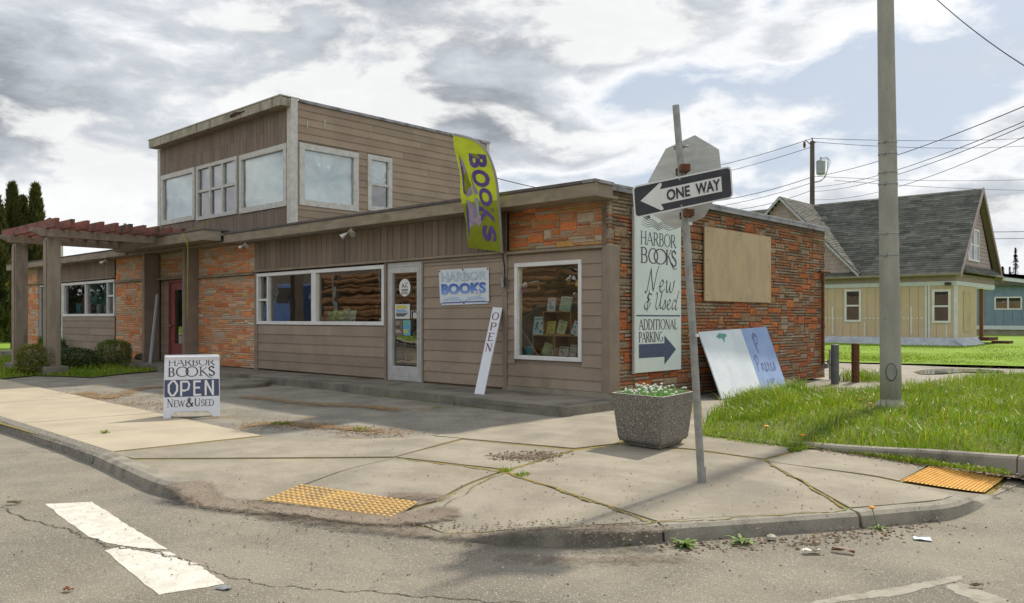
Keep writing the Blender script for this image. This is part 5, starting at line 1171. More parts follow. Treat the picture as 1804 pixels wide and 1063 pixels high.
m = MB(); ro, ri = rings(1.198, hgt + .002), rings(1.085, hgt + .002); m.add(ro + ri, [(j, (j + 1) % 4, 4 + (j + 1) % 4, 4 + j) for j in range(4)]); m.build('rim', RIM, pn)
LEAFG = mat('flower_leaves', (.20, .42, .10), (.28, .50, .16), 6, .6, trans=.2); PETAL = mat('white_petals', (.80, .82, .78), (.72, .74, .70), 9, .6, trans=.2)
fo, pt_ = MB(), MB(); g = np.random.default_rng(4)
ex, ey = (rc - fc), (lc - fc)
for i in range(230):
    a, b = g.uniform(-.03, 1.03), g.uniform(-.03, 1.03); p = fc + ex * a + ey * b; h = g.uniform(.02, .10); ln = Vector((g.normal() * .03, g.normal() * .03, h)); o_ = Vector((p.x, p.y, hgt - .06)); s_ = Vector((g.normal(), g.normal(), 0)).normalized() * .012
    fo.add([o_ - s_, o_ + s_, o_ + ln + s_ * .6, o_ + ln * 1.15, o_ + ln - s_ * .6], [(0, 1, 2, 3, 4)])
for i in range(62):
    a, b = g.uniform(.0, 1.0), g.uniform(.0, 1.0); p = fc + ex * a + ey * b; h = g.uniform(.05, .125); tp = Vector((p.x + g.normal() * .03, p.y + g.normal() * .03, hgt - .06 + h)); fo.tube([(p.x, p.y, hgt - .06), tp], .0022, 3)
    pt_.lathe(tp, [(.004, -.004), (.014, .002), (.016, .009), (.009, .015)], 6, (g.normal() * .3, g.normal() * .3, 1))
fw = thing('flower_clump', 'clump of small white flowers with green leaves filling the concrete planter', 'flowers', (ctr_.x, ctr_.y, hgt - .06))
tag(fo.build('leaves', LEAFG, fw), kind='stuff'); tag(pt_.build('blossoms', PETAL, fw), kind='stuff')

lp0 = Vector(onZ(1570, 727)); lp = thing('light_pole', 'tall tapering concrete street light pole rising from the grass', 'light pole', lp0)
dl = proj(lp0)[2]; r0, r1 = .5 * 35.5 * dl / F, .5 * 27 * dl / F; ht = (727 - 0) * dl / F
topP = Vector(atD(1560, 0, dl)); up2 = (topP - lp0)
MB().tube([lp0 + up2 * k * .12 for k in range(13)], [r0 + (r1 - r0) * k * .12 for k in range(13)], 24).build('shaft', POLEC, lp, smooth=True)
MB().lathe(lp0, [(r0 * 1.5, -.05), (r0 * 1.5, .10), (r0 * 1.10, .17), (r0 * 1.06, .19)], 8).build('base_collar', POLEC, lp)
hh = lp0 + up2 * (72 / 727.) - dv * r0 * .93 - rv * r0 * .38
hd = MB(); cs = [(.062 * math.cos(R(a)), .095 * math.sin(R(a)) * (1 + .15 * abs(math.sin(R(a))))) for a in range(0, 360, 24)]; hdir = (-dv - rv * .42).normalized(); hr = Vector((-hdir.y, hdir.x, 0))
MB().prism([hh + hr * a + zv * b + hdir * -.03 for a, b in cs], hdir * .052).build('hand_hole_cover', GALV, lp, .006); MB().prism([hh + hr * a * 1.18 + zv * b * 1.14 + hdir * -.04 for a, b in cs], hdir * .048).build('hand_hole_rim', DARKCAP, lp)
for yy in (252, 272, 305, 325, 412, 450):
    k = (727 - yy) / 727.; q = lp0 + up2 * k; rr = r0 + (r1 - r0) * k + .004; MB().lathe(q, [(rr, -.012), (rr + .003, 0), (rr, .012)], 24).build('steel_band', GALV, lp); MB().box(q.x - .02, q.x + .02, q.y - rr - .03, q.y - rr + .02, q.z - .015, q.z + .015).build('band_clip', GALV, lp)

# bollards and gas meter at the far end of the stone wall
b_ = Vector(onZ(1471, 674)); dpt = proj(b_)[2]; tag(MB().lathe(b_, [(.078, -.05), (.078, (674 - 608) * dpt / F), (.06, (674 - 607) * dpt / F)], 16).build('bollard', mat('grey_steel_bollard', (.13, .14, .145), (.10, .105, .105), 8, .6, .2, 50)), 'grey steel bollard beside the gas meter at the end of the stone wall', 'bollard', 'steel bollards')
b_ = Vector(onZ(1507, 672)); dpt = proj(b_)[2]; tag(MB().lathe(b_, [(.078, -.05), (.078, (672 - 606) * dpt / F), (.06, (672 - 605) * dpt / F)], 16).build('bollard', RUST), 'rusty brown steel bollard standing free in the gravel', 'bollard', 'steel bollards')
gm = thing('gas_meter', 'grey gas pipe riser with valve fittings at the far wall end', 'gas meter', (.2, 7.7, 0))
gx = Vector(onX(1462, 672, .22)); MB().tube([(gx.x, gx.y, -.02), (gx.x, gx.y, .62)], .022, 8).tube([(gx.x, gx.y, .5), (gx.x, gx.y + .25, .5), (gx.x, gx.y + .25, .1)], .018, 8).build('riser', GALV, gm); MB().lathe((gx.x, gx.y, .36), [(.05, -.06), (.06, 0), (.05, .06)], 10).lathe((gx.x - .05, gx.y - .1, .28), [(.06, -.05), (.06, .05)], 10, (0, 1, 0)).build('valve', GALV, gm)
dp = thing('downpipe', 'rusty brown downpipe on the far edge of the stone side wall', 'pipe', (.06, 7.7, .3))
MB().tube([(.06, 7.74, .25), (.06, 7.74, 2.28)], .035, 8).build('pipe', RUST, dp); MB().tube([(.06, 7.60, 2.31), (.06, 8.12, 2.31)], .032, 8).build('outlet', RUST, dp)

# floodlights under the eaves
CHROME = mat('bright_metal', (.60, .58, .55), (.5, .48, .45), 9, .3, metal=.7)
def flood(px, py, Y, label, sc=1.0):
    o = Vector(onY(px, py, Y)); t = thing('floodlight', label, 'floodlight', o, 'twin floodlights under the eaves')
    MB().lathe(o, [(.05 * sc, -.02), (.05 * sc, .03)], 10, (0, -1, 0)).build('junction_box', CHROME, t)
    for s_, dz in ((-1, -.10), (1, -.07)):
        q = o + Vector((s_ * .10, -.06, dz)) * sc; ax = Vector((s_ * .6, -.55, -.6)); MB().tube([o, q], .014 * sc, 6).build('arm', CHROME, t); MB().lathe(q, [(.025 * sc, -.02), (.035 * sc, .02), (.055 * sc, .09 * sc), (.052 * sc, .095 * sc)], 12, tuple(ax)).build('lamp_head', CHROME, t)
flood(621, 402, -.36, 'twin bare floodlight under the eaves above the long window', 1.15); flood(436, 425, -.30, 'twin floodlight under the eaves at the end of the wide stone panel')
flood(110, 460, -.30, 'twin floodlight between the pergola posts, above the far shop window', 1.2); flood(191, 453, -.30, 'twin floodlight beside the narrow stone panel, above the far shop window', 1.2)

# yellow hose hanging from the upper window, conduit on the door jamb
HOSE = mat('yellow_green_cord', (.42, .44, .05), None, 5, .6)
hpx = [(375, 385, .9), (350, 398, .3), (326, 411, -.95), (322, 414, -.96), (329, 425, -.96), (331, 450, -.97), (330, 520, -.95), (330, 560, -.95)]
tag(MB().tube(spline([Vector(onY(*p)) for p in hpx], 6), .008, 5).build('garden_hose', HOSE), 'yellow green cord hanging from the upper window over the pergola', 'cord')

# ================================================================ THINGS IN THE SHOP WINDOWS
def cmat(c, rough=.55): return mat('tone_%02x%02x%02x' % tuple(int(v * 255) for v in c), c, tuple(v * .88 for v in c), 30, rough)
def crate(x0, x1, y0, y1, z0, z1, label):
    t = thing('wooden_crate', label, 'crate', ((x0 + x1) / 2, y0, z0), 'pine crates in the display window'); k = .016
    bx('side_panel', WOOD, t, x0, x0 + k, y0, y1, z0, z1); bx('side_panel', WOOD, t, x1 - k, x1, y0, y1, z0, z1)
    bx('shelf_panel', WOOD, t, x0 + k, x1 - k, y0, y1, z0, z0 + k); bx('shelf_panel', WOOD, t, x0 + k, x1 - k, y0, y1, z1 - k, z1); bx('back_panel', WOOD, t, x0 + k, x1 - k, y1 - .012, y1, z0 + k, z1 - k); return t
dx_at = lambda px, Y=.25: onY(px, 600, Y)[0]
dz_at = lambda py, px=980, Y=.25: onY(px, py, Y)[2]
CZ = dz_at(630)
dsp = tag(bx('display_shelf', WOOD, None, -1.86, -.40, .09, .75, CZ - .045, CZ - .002), 'low display ledge inside the corner window', 'shelf')
crate(dx_at(938), dx_at(975.5), .25, .58, CZ, CZ + .355, 'lower pine crate at the left of the stack in the corner window')
crate(dx_at(976.5), dx_at(1024), .25, .58, CZ, CZ + .355, 'lower pine crate at the right of the stack in the corner window')
crate(dx_at(956.5), dx_at(1006), .25, .58, CZ + .358, CZ + .74, 'upper pine crate resting on the two others in the corner window')
def book(x, y, z, w_, h_, cols, label, lean=.22, yaw=0.0, group='books on display', name='book', tilt=0.0):
    t = thing(name, label, 'book', (x, y, z), group); u = Vector((math.cos(yaw), math.sin(yaw), 0)); nb = Vector((math.sin(yaw), -math.cos(yaw), 0)); v = (zv - nb * lean).normalized()
    if tilt: u, v = (u * math.cos(tilt) + v * math.sin(tilt)), (v * math.cos(tilt) - u * math.sin(tilt))
    o = Vector((x, y, z)) - u * w_ / 2; f = frame(o, u, v); n_ = Vector(f(0, 0, 1)) - Vector(f(0, 0, 0))
    MB().obox(o, u, v, n_, 0, w_, 0, h_, -.018, 0).build('cover', cmat(cols[0]), t)
    g = random.Random(int((x * 37 + z * 91) * 100)); pen = Pen(f); pen.ribbon([(w_ * .12, h_ * .86), (w_ * .88, h_ * .86)], h_ * .10); pen.build('title_band', cmat(cols[1]), t)
    pen = Pen(f)
    for k in range(9): a, b, r = g.uniform(.15, .85) * w_, g.uniform(.12, .68) * h_, g.uniform(.05, .11) * h_; pen.poly([(a + r * math.cos(i * 1.05), b + r * math.sin(i * 1.05)) for i in range(6)])
    pen.build('cover_picture', cmat(cols[2]), t); return t
BK_ = [((922, 936, 609, 628), ((.08, .48, .70), (.5, .7, .75), (.12, .36, .62)), 'blue picture book low at the left in the corner window', 0),
 ((938, 956, 564, 597), ((.66, .76, .78), (.30, .5, .65), (.12, .36, .60)), 'tall pale blue illustrated book left of the upper crate', 0),
 ((962, 977, 573, 596), ((.68, .60, .16), (.5, .3, .05), (.66, .42, .06)), 'yellow book with round pictures inside the upper crate', 0),
 ((979, 994, 572, 596), ((.72, .70, .44), (.3, .42, .20), (.40, .50, .18)), 'cream and green book leaning inside the upper crate', -.22),
 ((1004, 1022, 573, 597), ((.70, .74, .76), (.2, .3, .4), (.15, .5, .6)), 'white patterned book leaning right of the upper crate', -.30),
 ((963, 977, 535, 559), ((.74, .78, .82), (.45, .55, .66), (.35, .42, .50)), 'white greeting card standing on top of the crates', 0),
 ((984, 1004, 533, 559), ((.46, .66, .58), (.10, .35, .50), (.62, .58, .24)), 'aqua and yellow picture book on top of the crates', -.12),
 ((952, 967, 604, 627), ((.56, .60, .32), (.30, .42, .18), (.62, .64, .45)), 'olive green book leaning inside the left lower crate', -.32),
 ((966, 975, 616, 629), ((.66, .70, .66), (.2, .4, .3), (.4, .5, .4)), 'small white book inside the left lower crate', 0),
 ((984, 1000, 612, 629), ((.66, .62, .54), (.25, .2, .15), (.30, .24, .18)), 'cream book with dark title inside the right lower crate', 0),
 ((1003, 1014, 608, 629), ((.64, .64, .62), (.4, .35, .3), (.38, .33, .28)), 'grey illustrated book at the right end of the lower crate', 0)]
for (x0, x1, y0, y1), cols, lb, tl in BK_:
    top_ = y1 < 562; Yb = .33 if top_ else .235; z0 = (CZ + .743) if top_ else (CZ + .376 if 570 < y1 < 597 and 960 < x0 < 996 else (CZ + .36 if y1 < 600 else CZ + (.02 if x0 > 937 else 0)))
    Yq = Yb if 'inside' not in lb else .30
    book(onY((x0 + x1) / 2, 600, Yq)[0], Yq, z0, onY(x1, 600, Yq)[0] - onY(x0, 600, Yq)[0], (y1 - y0) / F * proj(onY(980, 600, .25))[2], cols, lb, tilt=tl, lean=.18)
# plush and paper decorations on the glass
dc = thing('window_ornament', 'small paper bird and egg ornaments hanging in the corner window', 'ornament', (-1.5, .06, 1.7))
for (px, py, r, c) in ((925, 503, .05, (.5, .6, .62)), (921, 510, .035, (.45, .12, .5)), (949, 506, .025, (.62, .3, .25)), (1002, 494, .045, (.65, .42, .25)), (1018, 501, .05, (.62, .40, .12))):
    q = onY(px, py, .07); MB().lathe((q[0], q[1], q[2]), [(r * .2, -r * 1.2), (r * .8, -r * .5), (r * .9, 0), (r * .6, r * .7), (r * .15, r * 1.15)], 10).build('ornament', cmat(c), dc)
# door decal and posters (flat print on the door glass)
fd = frame((0, .022, 0), (1, 0, 0), (0, 0, 1))
def oval(cx, cz, rx, rz, m, parent, nm, lift=0.0):
    p = Pen(lambda a, b, h: fd(a, b, h + lift)); p.poly([(cx + rx * math.cos(R(a)), cz + rz * math.sin(R(a))) for a in range(0, 360, 12)]); return p.build(nm, m, parent)
q = onY(713, 507, .02); dcl = thing('door_decal', 'oval white shop emblem sticker high on the glazed door', 'sticker', (q[0], .02, q[2]))
oval(q[0], q[2], .165, .165, WHITE, dcl, 'sticker'); pn_ = Pen(lambda a, b, h: fd(q[0] + a, q[2] + b, h + .003)); pn_.curve([(-.09, .0), (-.03, .03), (0, .0), (.03, .03), (.09, .0)], .012); pn_.poly([(-.07, .03), (-.02, .03), (-.05, .09)]); pn_.curve([(.03, .03), (.05, .09), (.09, .07)], .01)
serif(pn_, 'HARBOR', -.10, -.065, .04, .20, .16, .09); serif(pn_, 'BOOKS', -.085, -.125, .045, .17, .16, .09); pn_.build('emblem', INK, dcl)
def poster(px, cols, label):
    a, b = onY(px[0], px[3], .02), onY(px[2], px[1], .02); t = thing('poster', label, 'poster', (a[0], .02, a[2]), 'notices on the glazed door'); w_, h_ = b[0] - a[0], b[2] - a[2]; f = lambda u, v, h=0: fd(a[0] + u * w_, a[2] + v * h_, h)
    p = Pen(f); p.poly([(0, 0), (1, 0), (1, 1), (0, 1)]); p.build('paper', cmat(cols[0]), t); p = Pen(lambda u, v, h: f(u, v, h + .002)); g = random.Random(int(px[0] + px[1]))
    for k, c in enumerate(cols[1:]):
        p = Pen(lambda u, v, h: f(u, v, h + .002 + .001 * k)); y = .82 - k * .8 / max(1, len(cols) - 1); p.poly([(.08, y - .12), (.08 + g.uniform(.5, .84), y - .12), (.08 + g.uniform(.5, .84), y + .10), (.08, y + .10)]); p.build('print', cmat(c), t)
poster((696, 536, 722, 562), ((.66, .72, .70), (.60, .52, .10), (.30, .45, .62), (.12, .12, .12)), 'pale notice with yellow heading on the glazed door')
poster((696, 564.5, 709, 591), ((.20, .15, .12), (.36, .27, .20), (.10, .08, .08), (.42, .35, .3)), 'dark photo poster lower left on the glazed door')
poster((710, 564.5, 723, 591), ((.16, .45, .60), (.15, .45, .20), (.12, .38, .62), (.55, .55, .12)), 'blue and green poster lower right on the glazed door')
poster((724, 548, 735, 561), ((.72, .72, .70), (.35, .35, .36)), 'small white opening hours notice by the door handle')
# books on the sill of the long window
lg = bx('window_ledge', WOOD, B, -9.9, -5.36, .12, .46, 1.155, 1.185)
for i, (px, c, tall) in enumerate(((553, (.46, .60, .55), .17), (578, (.10, .40, .34), .27), (587, (.34, .52, .14), .30), (597, (.46, .56, .34), .27), (606, (.34, .58, .42), .32), (618, (.42, .60, .55), .29), (673, (.50, .62, .42), .12))):
    nm = ['pale green card alone in the left pane of the long window', 'teal book at the left of the row in the long window', 'bright green book, second in the row in the long window', 'olive green book in the middle of the row in the long window', 'tall mint book, fourth in the row in the long window', 'pale aqua book ending the row in the long window', 'small green card in the right corner of the long window'][i]
    p = onY(px, 565, .22); book(p[0], .22, 1.187, .21, tall, (c, tuple(min(1, v * 1.4) for v in c), tuple(v * .6 for v in c)), nm, group='books in the long window')
# tall shelves inside
SHW = mat('shelf_wood', (.24, .15, .08), None, 6, .6)
for i, (x, y) in enumerate(((-8.6, 2.9), (-6.6, 2.9))):
    t = thing('bookshelf', ['bookshelf deep inside behind the left pane of the long window', 'bookshelf deep inside behind the right pane of the long window', 'bookshelf deep inside behind the banner wall'][i], 'bookshelf', (x, y, .11), 'bookshelves inside the shop')
    bx('back_panel', SHW, t, x - .8, x + .8, y + .3, y + .33, .11, 2.2)
    for z in (.2, .6, 1.0, 1.4, 1.8, 2.17): bx('shelf', SHW, t, x - .8, x + .8, y, y + .3, z, z + .025)
    bb = MB()
    for z in (.225, .625, 1.025, 1.425, 1.825):
        xx = x - .78
        while xx < x + .75:
            w_ = rng.uniform(.02, .05); bb.col = rng.choice(((.3, .08, .06), (.08, .14, .3), (.4, .35, .25), (.1, .25, .15), (.45, .4, .1), (.06, .06, .08))); bb.box(xx, xx + w_ - .003, y + .03, y + .25, z, z + rng.uniform(.2, .3)); xx += w_
    tag(bb.build('shelved_books', mat('book_spines', (1, 1, 1), (.85, .85, .85), 20, .6, attr='tint'), t), kind='stuff')
# far shop: goods in the window, lettering on the entrance, pots outside
gd = thing('window_goods', 'coloured goods and picture frames in the far shop window', 'shop display', (-20.4, .3, 1.4))
for (x, z0, w_, h_, c) in ((-22.0, 1.45, .5, .35, (.12, .35, .45)), (-21.4, 1.45, .35, .55, (.42, .12, .12)), (-21.0, 1.45, .4, .3, (.45, .2, .25)), (-20.2, 1.45, .3, .3, (.6, .6, .58)), (-19.6, 1.45, .45, .25, (.55, .5, .45)), (-19.1, 1.45, .3, .4, (.35, .1, .1)), (-21.2, 2.0, .5, .3, (.6, .62, .6))):
    MB().box(x, x + w_, .20, .32, z0, z0 + h_).box(x + .05, x + w_ - .05, .18, .20, z0 + .05, z0 + h_ - .05).build('boxed_goods', cmat(c), gd, .02)
bx('teal_backdrop', mat('teal_backdrop', (.22, .42, .46), (.16, .34, .38), 2, .7), gd, -22.4, -18.5, .62, .66, 1.2, 2.5)
fe = frame((-24.95, .078, 1.5), (1, 0, 0), (0, 0, 1)); pen = Pen(fe); q_ = .55; uu = .15
for c_ in 'Praxis': script(pen, SC[c_][1], uu, .62, q_, .14, .05); uu += SC[c_][0] * q_ * .62
pen.build('white_lettering', WHITE, le); pen = Pen(fe); pen.poly([(.45, .02), (1.05, .02), (1.05, .22), (.45, .22)]); pen.poly([(.45, -.35), (.72, -.35), (.72, -.05), (.45, -.05)]); pen.build('hours_panel', SIGNWHT, le)
def pot(x, y, label):
    t = thing('plant_pot', label, 'potted plant', (x, y, .12), 'grass pots by the far entrance'); MB().lathe((x, y, .12), [(.14, 0), (.20, .26), (.21, .30), (.17, .30), (.16, .25)], 16).build('pot', mat('grey_green_pot', (.10, .115, .10), None, 6, .6), t)
    m = MB(); g = np.random.default_rng(int(abs(x) * 10))
    for k in range(260):
        a, rr = g.uniform(0, 6.28), g.uniform(0, .14); b = Vector((x + rr * math.cos(a), y + rr * math.sin(a), .38)); l = Vector((math.cos(a) * g.uniform(.02, .16), math.sin(a) * g.uniform(.02, .16), g.uniform(.2, .42))); s_ = Vector((-math.sin(a), math.cos(a), 0)) * .007
        m.add([b - s_, b + s_, b + l], [(0, 1, 2)])
    tag(m.build('grass_tuft', mat('pot_grass', (.16, .28, .03), (.10, .2, .02), 5, .6, trans=.25), t), kind='stuff')
pot(onY(75, 600, -.35)[0], -.35, 'grey pot of bright grass at the far glass entrance'); pot(onY(108, 600, -.30)[0], -.30, 'small pot of bright grass half hidden behind the nearer pergola post')

# ================================================================ GRASS AND PLANTS
def pip(p, poly):
    c = False; n = len(poly)
    for i in range(n):
        a, b = poly[i], poly[i - 1]
        if (a[1] > p[1]) != (b[1] > p[1]) and p[0] < (b[0] - a[0]) * (p[1] - a[1]) / (b[1] - a[1]) + a[0]: c = not c
    return c
def blades(name, poly, n, h, wd, material, label, zf=lambda x, y: 0, seed=1, clump=.0, lean=.5, cat='grass', dens=None, wind=(0, 0)):
    g = np.random.default_rng(seed); x0, x1 = min(p[0] for p in poly), max(p[0] for p in poly); y0, y1 = min(p[1] for p in poly), max(p[1] for p in poly); V = []; Fc = []; Cc = []
    cl = [(g.uniform(x0, x1), g.uniform(y0, y1), g.uniform(.25, .7), g.uniform(.6, 1.0)) for _ in range(int((x1 - x0) * (y1 - y0) * 1.2) + 1)] if clump else []
    k = 0; tries = 0
    while k < n and tries < n * 6:
        tries += 1; x, y = g.uniform(x0, x1), g.uniform(y0, y1)
        if not pip((x, y), poly): continue
        if dens and g.random() > dens(x, y): continue
        hh = h * g.uniform(.35, 1.1) * (.42 + .75 * max(0, .5 + .5 * math.sin(1.9 * x + 1.3 * math.sin(1.1 * y)) * math.cos(1.6 * y + .7 * x))); ox = oy = 0.0
        for (cx, cy, cr, ck) in cl:
            d_ = math.hypot(x - cx, y - cy)
            if d_ < cr: q = (1 - d_ / cr); hh *= 1 + clump * ck * q; ox += (x - cx) / cr * .35; oy += (y - cy) / cr * .35; break
        a = g.uniform(0, 6.28); ln = hh * lean * g.uniform(.2, 1.2); dx_, dy_ = math.cos(a) * ln + ox * hh + wind[0] * hh, math.sin(a) * ln + oy * hh + wind[1] * hh; z = zf(x, y); s = wd * g.uniform(.6, 1.3); b = a + 1.57 + g.normal() * .5; sx_, sy_ = math.cos(b) * s, math.sin(b) * s
        o = len(V); V += [(x - sx_, y - sy_, z), (x + sx_, y + sy_, z), (x + dx_ * .30 + sx_ * .8, y + dy_ * .30 + sy_ * .8, z + hh * .6), (x + dx_ * .30 - sx_ * .8, y + dy_ * .30 - sy_ * .8, z + hh * .6), (x + dx_, y + dy_, z + hh * (1 - .25 * lean))]
        Fc += [(o, o + 1, o + 2, o + 3), (o + 3, o + 2, o + 4)]; k += 1; q_ = g.uniform(.6, 1.25); tn = (1.9 * q_, 1.12 * q_, 5.0 * q_) if g.random() < .11 else (q_ * g.uniform(.8, 1.25), q_, q_); Cc += [tn] * 5
    m = MB(); m.v = V; m.f = Fc; m.c = Cc; return tag(m.build(name, material), label, cat, kind='stuff')
TALLG = mat('tall_grass', (.255, .385, .016), (.17, .29, .013), 1.6, .45, trans=.45, spec=.5, attr='tint'); LAWNB = mat('lawn_blades', (.255, .385, .014), (.19, .31, .012), .8, .5, trans=.4, attr='tint')
VERGE = [onZ(1236, 767)[:2], onZ(1330, 779.5)[:2], onZ(1420, 792)[:2], (gk[1][0], gk[1][1] + .12), (gk[2][0], gk[2][1] + .12), (gk[3][0], gk[3][1] + .14), (6.35, -1.5), (6.35, 9.5), (4.2, 12.6), (2.9, 11.0), (2.45, 6.2), (1.7, 4.6), onZ(1400, 694)[:2], onZ(1330, 704)[:2], onZ(1285, 722)[:2], onZ(1245, 740)[:2]]
def zverge(x, y): return .015 + .07 * sm((y + 1.7) / 1.2) * sm((x - 1.8) / 1.2) * sm((12 - y) / 3)
st(sheet('verge', VERGE, .0, SOIL, grid=.4, zf=zverge))
blades('tall_grass', VERGE, 30000, .20, .0042, TALLG, 'long rank grass on the verge round the light pole', zverge, 3, 1.15, .75, wind=(.15, -.1), dens=lambda x, y: (.06 if (x - lp0.x + .12) ** 2 + (y - lp0.y + .16) ** 2 < .17 else 1.0) if y < 5 else .55)
blades('tall_grass', [onZ(1250, 742)[:2], onZ(1330, 756)[:2], onZ(1400, 735)[:2], onZ(1420, 692)[:2], onZ(1330, 706)[:2], onZ(1285, 722)[:2]], 3600, .30, .0045, TALLG, 'longest grass growing up against the blue and white board', zverge, 4, .8, .7)
blades('kerb_grass', [onZ(1420, 789)[:2], onZ(1600, 817)[:2], onZ(1780, 840)[:2], onZ(1780, 833)[:2], onZ(1600, 810)[:2], onZ(1440, 786)[:2]], 2200, .05, .004, TALLG, 'short green weeds along the foot of the grass kerb', lambda x, y: .004, 6, .5, .8)
blades('edge_grass', [onZ(*p)[:2] for p in ((1236, 761), (1330, 773), (1420, 786), (1424, 795), (1330, 784), (1236, 771))], 1500, .055, .0035, TALLG, 'short grass creeping over the edge of the corner slabs', lambda x, y: .006, 31, .4, .8)
blades('lawn_grass', [(-7, 15.4), (1.5, 14.9), (6.3, 15.1), (6.3, 36), (-7, 31)], 26000, .075, .010, LAWNB, 'bright mown lawn in front of the beige house', lambda x, y: .02, 7, .3, .6, dens=lambda x, y: max(.25, 1 - (y - 15) / 16))
blades('alley_weeds', [(.5, 7.2), (1.3, 7.5), (1.4, 8.4), (.6, 8.6)], 500, .35, .006, TALLG, 'weed tuft behind the grey bollard', lambda x, y: -.02, 9, .5, .7)
BED = [onZ(*p)[:2] for p in ((0, 669), (60, 662), (160, 665), (286, 653), (262, 641), (130, 636), (60, 640), (0, 650))]
st(sheet('planting_bed', BED, .006, SOIL, grid=.5, zf=rough))
blades('bed_grass', BED, 9000, .17, .008, TALLG, 'uneven grass and weeds in the bed under the pergola shrubs', lambda x, y: 0, 11, .6, .7)
blades('bed_grass', [onZ(*p)[:2] for p in ((0, 648), (40, 640), (40, 628), (0, 630))], 1500, .18, .012, TALLG, 'grass by the far pergola post', lambda x, y: 0, 12, .6, .7)
blades('step_weeds', [(-4, -1.38), (-.6, -1.50), (-.6, -1.42), (-4, -1.30)], 120, .07, .004, TALLG, 'small weeds sprouting along the foot of the walkway', lambda x, y: 0, 13, .8, .8, dens=lambda x, y: .5 + .5 * math.sin(x * 7))
for i, (px, py, n, r, lb) in enumerate(((494, 748, 110, .13, 'green tuft in the litter right of the A-frame sign'), (636, 757, 70, .10, 'small green tuft at the edge of the asphalt'), (890, 830, 110, .08, 'moss and grass where four slab joints meet'), (920, 838, 80, .07, 'grass in the mossy slab joint'), (1400, 795, 200, .07, 'tuft where the slab joint meets the verge'), (770, 719, 30, .07, 'weed at the foot of the walkway below the banner'), (838, 714, 30, .08, 'weed at the walkway below the open board'), (185, 764, 35, .05, 'yellowish tuft on the pale pavement by the kerb'))):
    c = onZ(px, py); blades('weed_tuft', [(c[0] + r * math.cos(a), c[1] + r * math.sin(a)) for a in (0, .8, 1.6, 2.4, 3.2, 4, 4.8, 5.5)], n, .045, .0035, TALLG, lb, lambda x, y: .004, 20 + i, .4, .9)
# dandelion weeds in the gutter, each a rosette
WEEDL = mat('dandelion_leaf', (.17, .28, .035), (.12, .22, .03), 9, .55, trans=.25); DANY = mat('dandelion_yellow', (.75, .36, .015), (.65, .28, .01), 20, .6)
def weed(px, py, z, r, n, label, flower=0, stalk=.1):
    o = Vector(onZ(px, py, z)); t = thing('dandelion', label, 'weed', o, 'weeds along the kerb'); g = np.random.default_rng(int(px)); m = MB()
    for k in range(n):
        a = g.uniform(0, 6.28); l = r * g.uniform(.5, 1.15); up = g.uniform(.25, 1.3); d_ = Vector((math.cos(a), math.sin(a), up)).normalized(); s_ = Vector((-math.sin(a), math.cos(a), 0)); wv_ = .065 * r; seg = 7; vs = []
        for i in range(seg + 1):
            f = i / seg; c = o + d_ * l * f - zv * (l * .45 * f * f); ww = wv_ * math.sin(math.pi * (.12 + .83 * f)) * (1.5 if i % 2 else .7); vs += [c - s_ * ww, c + s_ * ww]
        m.add(vs, [(2 * i, 2 * i + 2, 2 * i + 3, 2 * i + 1) for i in range(seg)])
    m.build('leaves', WEEDL, t)
    for k in range(flower):
        tp = o + Vector((g.normal() * .03, g.normal() * .03, stalk * g.uniform(.9, 1.2))); MB().tube([o, tp], .003, 5).build('stalk', WEEDL, t); MB().lathe(tp, [(.006, -.008), (.018, 0), (.021, .008), (.010, .014)], 12).build('flower_head', DANY, t)
weed(1206, 963, RZ, .13, 46, 'spreading feathery weed in the gutter at the kerb joint'); weed(1307, 957, RZ, .14, 20, 'upright dandelion rosette in the gutter below the kerb'); weed(1548, 933, RZ, .10, 14, 'flowering dandelion growing from the kerb gap at right', 1, .14); weed(1100, 960, RZ, .09, 9, 'tiny seedling in the gutter left of the kerb joint')
for i, (px, py, h, lb) in enumerate(((1325, 727, .22, 'dandelion flower low in the grass near the blue and white board'), (1414, 768, .10, 'dandelion flower at the front edge of the verge'), (1438, 709, .20, 'dandelion flower beside the leaning board edge'), (1515, 705, .26, 'dandelion flower just left of the light pole'), (1533, 712, .24, 'dandelion flower touching the left side of the light pole'), (1669, 735, .22, 'dandelion flower in the long grass right of the light pole'), (1350, 752, .14, 'dandelion flower by the edge of the corner slabs'))):
    o = onZ(px, py + 12, .02); t = thing('dandelion', lb, 'flower', o, 'dandelions in the verge'); dd_ = proj(o)[2]; tp = Vector(atD(px, py, dd_ - .05)); MB().tube([Vector(o), tp], .004, 4).build('stalk', WEEDL, t); MB().lathe(tp, [(.008, -.008), (.026, 0), (.03, .009), (.014, .018)], 12).build('flower_head', DANY, t)
